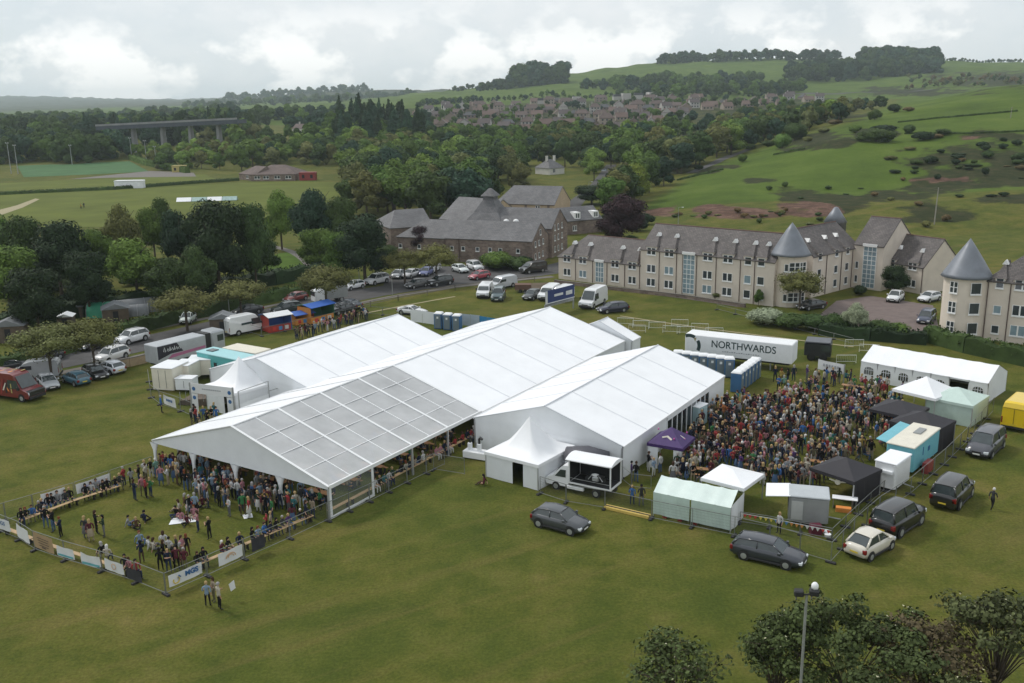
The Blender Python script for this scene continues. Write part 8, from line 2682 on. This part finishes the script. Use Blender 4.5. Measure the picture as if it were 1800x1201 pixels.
gz('gazebo', (1305, 905), (1250, 893), (1331, 885), 2.1, 2.6, 'white open sided gazebo behind the mint green stall tent', [], pvc, size=3.4)
_e = G(1470, 881); _e.z = 1.55
em = empty('gazebo_sign', _e, -.62, 'pale winged emblem hung on the single black gazebo', 'sign')
b = MB(); b.lathe([(.02, -.02), (.22, -.02), (.22, .02), (.02, .02)], 12, axis='Y'); b.tube([(-.62, 0, .12), (0, 0, .0), (.62, 0, .12)], .06, 5); b.build('emblem', creamp, em)
def mint_tent():
 a, b_ = G(1148, 908), G(1283, 938)
 d = b_ - a; L = d.length
 t = empty('stall_tent', a, math.atan2(d.y, d.x), 'mint green and white striped stall tent at the front fence', 'stall tent')
 e, r, w = 1.95, 2.75, 2.9
 n = 10
 for (y0, y1, z0, z1) in ((0, w / 2, e, r), (w / 2, w, r, e)):
  b = MB(); vs = []
  for k in range(n * 2 + 1):
   for j in range(4):
    q = j / 3
    vs.append((L * k / n / 2, y0 + (y1 - y0) * q, z0 + (z1 - z0) * q - .06 * abs(math.sin(k * math.pi / 4)) + (.04 if k == 10 else 0)))
  b.add(vs, [(k * 4 + j, k * 4 + 4 + j, k * 4 + 5 + j, k * 4 + 1 + j) for k in range(n * 2) for j in range(3)]); b.build('roof', mat("mint_roof", (.66, .76, .72), .5, var=.08), t, smooth=True)
 for x0, x1 in ((0, L * .48), (L * .5, L)):
  b = MB(); wall_panel(b, x0, -.04, x1, -.04, .25, e, .10, step=.5); b.build('front_wall', mintc, t)
 b = MB(); wall_panel(b, L + .02, 0, L + .02, w, .1, e + .1, .12); b.build('end_wall', pvc_side, t)
 for x in (0, L / 2, L):
  for y in (0.03, w):
   b = MB(); b.tube([(x, y, 0), (x, y, e)], .03, 5); b.build('pole', alu, t)
 b = MB()
 for k in range(3): b.box(L * (.12 + .2 * k), L * (.17 + .2 * k), .1, .5, 0, .3)
 b.build('crate', redpaint, t)
mint_tent()
def boxtr(name, pa, pb, w, zb, h, m, mr, label, flap=None, wheels=True):
 a, b_ = G(*pa), G(*pb); d = b_ - a; L = d.length
 t = empty(name, a, math.atan2(d.y, d.x), label, 'catering trailer')
 b = MB(); b.rbox(0, L, 0, w, zb, zb + h, .12); b.build('body', m, t)
 b = MB(); b.rbox(-.04, L + .04, -.04, w + .04, zb + h + .002, zb + h + .10, .05); b.build('roof', mr, t)
 if wheels:
  for x in (L * .45, L * .62):
   for y in (.1, w - .1): wheel(t, x, y if y > .5 else .1, .3, .18)
 b = MB(); b.tube([(L, w / 2, zb + .1), (L + .9, w / 2, zb)], .05, 5); b.build('tow_bar', steel, t)
 return t, L
greyt = mat("dull_grey_panel", (.27, .28, .28), .5, .1, var=.1)
t, L = boxtr('horse_box_trailer', (1384, 923), (1455, 930), 2.2, .35, 1.85, greyt, mat("grey_roof_sheet", (.42, .45, .47), .5, var=.08), 'grey horse box catering trailer with a raised white serving flap')
b = MB(); b.slab([(-1.6, -.1, 2.15), (.1, -.1, 2.3), (.1, 2.3, 2.3), (-1.6, 2.3, 2.15)], .05); b.build('serving_flap', pvc, t)
b = MB(); b.box(-.02, -.004, .3, 1.9, 1.0, 2.0); b.build('serving_hatch', darkin, t)
b = MB(); b.rbox(.2, 1.0, -.06, -.003, .5, 1.9, .01); b.build('side_door', mat("pale_panel", (.42, .43, .42), .5), t)
g = G(1433, 938); q = empty('gas_bottle', g, 0, 'dark red crate with white tubs beside the horse box trailer', 'crate')
b = MB(); b.rbox(-.4, .4, -.3, .3, 0, .7, .04); b.build('crate', mat("burgundy_crate", (.10, .012, .03), .5, var=.1), q)
for dx, dy in ((.75, .0), (.7, -.55)):
 w_ = MB(); w_.lathe([(.2, 0), (.24, .22), (.2, .24)], 12, c=(dx, dy, 0)); w_.build('tub', whitemetal, q)
a_, b2_ = G(1546, 866), G(1590, 843)
t, L = boxtr('box_trailer', (1534, 858), (1572, 868), 3.0, .3, 2.0, whitemetal, pvc, 'plain white box trailer with a small vent hood left of the pale blue one')
b = MB(); b.rbox(.5, 1.5, -.25, -.003, 1.55, 1.8, .05); b.build('vent_hood', pvc_side, t)
skyb = mat("pale_blue_panel", (.16, .45, .53), .5, var=.08)
a, b_ = G(1603, 838), G(1648, 800)
d = b_ - a; L = d.length
t = empty('catering_trailer', a, math.atan2(d.y, d.x), 'pale blue catering trailer with cream roof and open flap beside the fence', 'catering trailer')
b = MB(); b.rbox(0, L, 0, 2.2, .35, 2.35, .08); b.build('body', skyb, t)
b = MB(); b.rbox(-.05, L + .05, -.05, 2.25, 2.352, 2.46, .05); ro = b.build('roof', creamp, t)
b = MB(); b.rbox(L * .55, L * .8, .7, 1.3, 2.462, 2.56, .02); b.build('roof_vent', greyt, ro)
b = MB(); b.slab([(.3, 2.2, 2.25), (L - .4, 2.2, 2.25), (L - .4, 3.2, 2.4), (.3, 3.2, 2.4)][::-1], .05); b.build('serving_flap', skyb, t)
b = MB(); b.box(.5, L - .6, 2.2, 2.215, 1.1, 2.1); b.build('serving_hatch', darkin, t)
b = MB(); b.box(L * .35, L * .37, -.03, -.002, 1.2, 1.9); b.box(L * .55, L * .62, -.03, -.002, 1.2, 1.6); b.build('printed_marks', blueink, t)
for x in (L * .4, L * .6): wheel(t, x, .1, .3, .18); wheel(t, x, 2.1, .3, .18)
b = MB(); b.rbox(L * .2, L * .42, -.8, -.3, 0, .9, .05); b.build('fuel_crate', redpaint, t)
q = empty('serving_table', G(1484, 893), -.35, 'white topped serving table with orange boxes by the single black gazebo', 'table')
b = MB(); b.rbox(-.9, .9, -.35, .35, .78, .83, .01); b.build('table_top', pvc, q)
for x in (-.8, .8):
 b = MB(); b.box(x - .03, x + .03, -.3, .3, 0, .778); b.build('leg', steel, q)
b = MB(); b.rbox(-.6, .5, -.9, -.45, 0, .35, .03); b.build('box', orangep, q)
# ---- things left of the marquees
def cabinet(px, py, w, d, h, rz, label, m, seams=2, z0=.1, name='cabin'):
 g = G(px, py); t = empty(name, g, rz, label, 'cabin')
 b = MB(); b.rbox(0, w, 0, d, z0, h, .08); b.build('body', m, t)
 for k in range(seams):
  x = w * (k + 1) / (seams + 1)
  b = MB(); b.box(x - .02, x + .02, -.012, -.003, z0 + .2, h - .2); b.build('door_seam', plast, t)
 b = MB(); b.rbox(-.04, w + .04, -.04, d + .04, h + .002, h + .08, .03); b.build('roof', pvc_side, t)
 return t
cabinet(269, 686, 2.6, 3.2, 2.5, -.25, 'white toilet cabin with two narrow doors left of the arched entrance', creamp)
cabinet(302, 678, 2.2, 2.6, 2.3, -.2, 'white rounded cabin behind the small generator', creamp, 1, .5)
cabinet(309, 690, 2.0, 1.4, 1.5, -.15, 'small white generator in front of the cabins', pvc_side, 1, .3, 'generator')
cabinet(332, 668, 2.6, 2.4, 2.2, .1, 'white caravan like cabin left of the peaked entrance tent', creamp, 1, .5)
q = empty('ramp', G(312, 712), -.2, 'dark brown wooden ramp behind the metal fence left of the entrance', 'ramp')
b = MB(); b.extr([(0, .02), (3.2, .02), (3.2, .8), (.4, .5)], 0, 2.2); b.build('boards', shed_m, q)
for k in range(5):
 b = MB(); b.tube([(.4 + k * .65, 0, .5), (.4 + k * .65, 0, 1.4)], .03, 4); b.build('handrail_post', steel, q)
t, L = banner((290, 714), (311, 722), .3, 1.25, bw, 'white sign with grey blue letters on the curved metal fence')
b = MB()
for k in range(4): b.box(L * (.25 + .13 * k), L * (.34 + .13 * k), -.1, -.086, .7, .95)
b.build('lettering', blueink, t)
PA = G(418, 740)
pagoda('pagoda', G(416, 736), G(346, 726), G(482, 716), 2.6, 5.4, 'white peaked entrance tent in front of the left marquee', ['l', 'r', 'br', 'bl'], size=5.0, door=('l', .62, .92))
def arch():
 a, b_ = G(343, 732), G(418, 742)
 d = b_ - a; L = d.length
 t = empty('entrance_arch', a, math.atan2(d.y, d.x), 'white scaffold arch with printed header boards over the entrance door', 'entrance arch')
 for x in (0, L):
  b = MB(); b.box(x - .06, x + .06, -.36, -.24, 0, 3.6); b.build('post', steel, t)
 b = MB(); b.box(0, L, -.30, -.26, 2.55, 3.55); b.build('header_board', bw, t)
 for x in (.1, L - .8):
  b = MB(); b.box(x, x + .7, -.31, -.27, .15, 2.5); b.build('side_board', bw, t)
  for z in (3.0, 2.1):
   b = MB(); b.lathe([(.02, 0), (.2, 0), (.2, .012), (.02, .012)], 12, c=(x + .35, -.325, z), axis='Y'); b.build('emblem', blueink, t)
 b = MB()
 for k in range(9): b.box(L * (.28 + .05 * k), L * (.32 + .05 * k), -.315, -.301, 3.0, 3.12)
 b.build('small_print', greyink, t)
arch()
for i, (a, c, h) in enumerate([((424, 748), (476, 728), 3.4), ((476, 728), (512, 716), 2.4)]):
 pa, pb = G(*a), G(*c); d = pb - pa
 t = empty('scaffold_frame', pa, math.atan2(d.y, d.x), 'taller grey scaffold frame right of the entrance arch' if i == 0 else 'lower grey scaffold frame next to the side of the big marquee', 'scaffold')
 for x in (0, d.length):
  b = MB(); b.tube([(x, 0, 0), (x, 0, h)], .06, 5); b.build('upright', steel, t)
 b = MB(); b.tube([(0, 0, h), (d.length, 0, h)], .045, 5); b.build('crossbar', steel, t)
 b = MB(); wall_panel(b, .05, 0, d.length - .05, 0, .1, h * .62, .03); b.build('cloth_screen', pvc_side, t)
shed(394, 588, 3.2, 2.5, 2.3, .2, 'brown shed behind the white van by the road', wall=shed_m)
o = park('bigvan', (411, 589), (455, 580), WHITE, 'white van with dark side lettering right of the grey lorry', False, 1.0)
b = MB(); b.box(-1.2, .6, -1.03, -1.022, 1.35, 1.62); b.build('dark_print', navyink, o)
def stall(pa, pb, d_, h, mroof, mside, mfront, label):
 a, b_ = G(*pa), G(*pb); dd = b_ - a; L = dd.length
 t = empty('fairground_stall', a, math.atan2(dd.y, dd.x), label, 'stall')
 b = MB(); b.slab([(-.2, -.4, h - .25), (L + .2, -.4, h - .25), (L + .2, d_ / 2, h + .1), (-.2, d_ / 2, h + .1)], .06); b.build('roof', mroof, t)
 b = MB(); b.slab([(-.2, d_ / 2, h + .1), (L + .2, d_ / 2, h + .1), (L + .2, d_ + .3, h - .3), (-.2, d_ + .3, h - .3)], .06); b.build('roof', mside, t)
 b = MB(); b.box(0, L * .98, 0, .08, .1, 1.0); b.box(0, .08, .08, d_, .1, h - .3); b.build('counter', mfront, t)
 b = MB(); b.box(L, L + .08, 0, d_, .1, h - .3); b.build('side_panel', mside, t)
 b = MB(); b.box(.1, L - .02, d_ - .1, d_, .1, h - .4); b.build('back_panel', mside, t)
 for k in range(3):
  b = MB(); b.rbox(L * (.15 + .28 * k), L * (.3 + .28 * k), -.05, -.005, .3, .8, .005); b.build('painted_panel', (bc + [orangep])[(k * 2) % 6], t)
tblu = mat("fair_blue", (.04, .12, .42), .5, var=.1); tred = mat("fair_red", (.35, .04, .03), .5, var=.1); tora = mat("fair_orange", (.60, .25, .05), .5, var=.1); tgrn = mat("fair_green", (.03, .14, .07), .5, var=.1)
stall((474, 587), (513, 580), 2.4, 2.5, bw, tblu, tred, 'fairground stall with white and blue roof and red front, leftmost of three')
stall((520, 574), (552, 568), 2.2, 1.8, tblu, tred, tora, 'low blue and red fairground stall in the middle')
stall((548, 572), (588, 562), 2.8, 2.7, tblu, tgrn, tora, 'fairground stall with blue roof and orange front, rightmost of three')
def roadlorry():
 a, b_ = G(607, 527), G(551, 535)
 d = b_ - a; L = d.length
 t = empty('delivery_lorry', a, math.atan2(d.y, d.x), 'white cabbed lorry with a dark box body on the road under the street tree', 'lorry')
 b = MB(); b.rbox(0, L * .68, -1.1, 1.1, .7, 2.8, .06); b.build('box_body', greyt, t)
 b = MB(); b.box(.0, L * .68, -1.15, 1.15, 2.802, 2.86); b.build('roof', pvc, t)
 b = MB(); b.rbox(L * .70, L, -1.0, 1.0, .5, 2.3, .2); c = b.build('cab', whitemetal, t)
 b = MB(); b.box(L, L + .01, -.8, .8, 1.3, 2.0); b.build('windscreen', autoglass, c)
 for x in (L * .2, L * .85):
  for y in (-.95, .95): wheel(t, x, y, .4, .25)
roadlorry()
q = empty('flat_trailer', G(905, 515), -.05, 'brown flat trailer parked behind the vans', 'trailer')
b = MB(); b.rbox(0, 2.6, 0, 1.5, .5, 1.3, .03); b.build('body', mat("rusty_brown", (.13, .07, .05), .8, var=.2), q)
for x in (.9, 1.7): wheel(q, x, .05, .28, .15); wheel(q, x, 1.45, .28, .15)
cabinet(1228, 752, 1.6, 1.0, 1.9, .85, 'pale blue drinks cabinet beside the dark glass doors of the right marquee', mat('ice_blue_panel', (.38, .52, .55), .5, var=.08), 1, .1, 'drinks_cabinet')
q = empty('drinks_platform', G(836, 805), -.45, 'small white raised platform with two curved dark outlets between the marquees', 'platform')
b = MB(); b.rbox(-1.0, 1.2, -.5, .5, .1, .7, .05); b.build('base', pvc, q)
for x in (-.5, .4):
 b = MB(); b.rbox(x - .16, x + .16, -.2, .15, .702, 1.35, .04); b.build('unit', pvc_side, q)
 b = MB(); b.tube([(x, 0, 1.3), (x, 0, 1.75), (x + .15, -.1, 1.95), (x + .4, -.2, 1.85)], .11, 6); b.build('outlet', plast, q)
# ---- lamp posts
def lamp(px, py, top, label, r=.07, group=None):
 p = GT(px, py); h = HZ(p, top)
 t = empty('street_lamp', p, 0, label, 'street lamp', group)
 b = MB(); b.tube([(0, 0, 0), (0, 0, h)], r, 6, r2=r * .6); b.build('pole', steel, t)
 b = MB(); b.tube([(0, 0, h), (.35, -.1, h + .08), (.8, -.2, h + .06)], .04, 5); b.build('arm', steel, t)
 b = MB(); b.rbox(.7, 1.2, -.32, -.1, h, h + .12, .03); b.build('lamp_head', whitemetal, t)
for a in [(632, 500, 448, 'street lamp on the road below the large dark oak'), (404, 558, 505, 'street lamp beyond the road left of the dark saloon'), (1192, 395, 365, 'white headed lamp on the earth bank above the flats'), (1035, 345, 320, 'street lamp on the lane above the mill'), (690, 518, 487, 'thin post on the verge near the mill car park')]: lamp(*a)
def telegraph(px, py, top, label):
 p = GT(px, py); h = HZ(p, top)
 t = empty('telegraph_pole', p, 0, label, 'pole')
 b = MB(); b.tube([(0, 0, 0), (.2, 0, h)], .13, 6, r2=.09); b.build('pole', mat("pale_pole", (.30, .28, .25), .9), t)
 b = MB(); b.box(-.7, 1.1, -.05, .05, h - .5, h - .4); b.build('crossarm', oldwood, t)
telegraph(1642, 396, 330, 'pale wooden telegraph pole on the hillside behind the flats')
telegraph(1776, 208, 188, 'small pole standing on the upper pasture at the right')
telegraph(1130, 400, 372, 'slim pole between the beech and the flats')
def near_lamp():
 h = 10.0
 p = G(1418, 1046, h)
 t = empty('floodlight_pole', (p.x, p.y, 0), -.2, 'tall camera pole with two dark floodlights and a white dome close to the viewer', 'floodlight pole')
 b = MB(); b.tube([(0, 0, 0), (0, 0, h)], .07, 8, r2=.055); b.build('pole', steel, t)
 b = MB(); b.tube([(-.35, -.02, h - .02), (0, 0, h + .02), (.38, .02, h + .1)], .04, 6); b.build('crossarm', plast, t)
 for x, z in ((-.32, h - .02), (.28, h + .06)):
  b = MB(); b.rbox(x - .19, x + .19, -.24, .12, z + .03, z + .26, .05); b.tube([(x - .12, -.2, z + .0), (x - .12, -.34, z - .06)], .03, 5); f = b.build('floodlight', plast, t)
 b = MB(); b.lathe([(.13, h + .32), (.15, h + .40), (.14, h + .5), (.08, h + .58), (.01, h + .6)], 14, c=(.3, 0, 0)); b.build('dome_camera', whitemetal, t, smooth=True)
near_lamp()
q = empty('white_flag', G(406, 1040, .6), .4, 'small white sheet of paper held up beside the three people outside the fence', 'paper')
b = MB(); b.add([(0, 0, 0), (.3, .05, .15), (.25, .1, .7), (-.1, .02, .5)], [(0, 1, 2, 3)]); b.build('sheet', bw, q)
# ---- air
hz = MB(); hz.box(-9500, 9500, -300, 9100, -4, 165)
hm = bpy.data.materials.new('haze'); hm.use_nodes = True
hn, hl = hm.node_tree.nodes, hm.node_tree.links
for nn in list(hn):
 if nn.type == 'BSDF_PRINCIPLED': hn.remove(nn)
pv = hn.new("ShaderNodeVolumePrincipled"); pv.inputs['Color'].default_value = (.82, .93, 1.0, 1); pv.inputs['Density'].default_value = .00011; pv.inputs['Anisotropy'].default_value = .2
hl.new(pv.outputs[0], hn['Material Output'].inputs['Volume'])
hzo = hz.build('haze', hm); tag(hzo, kind='stuff')
hzo['label'] = 'thin pale haze over the valley'
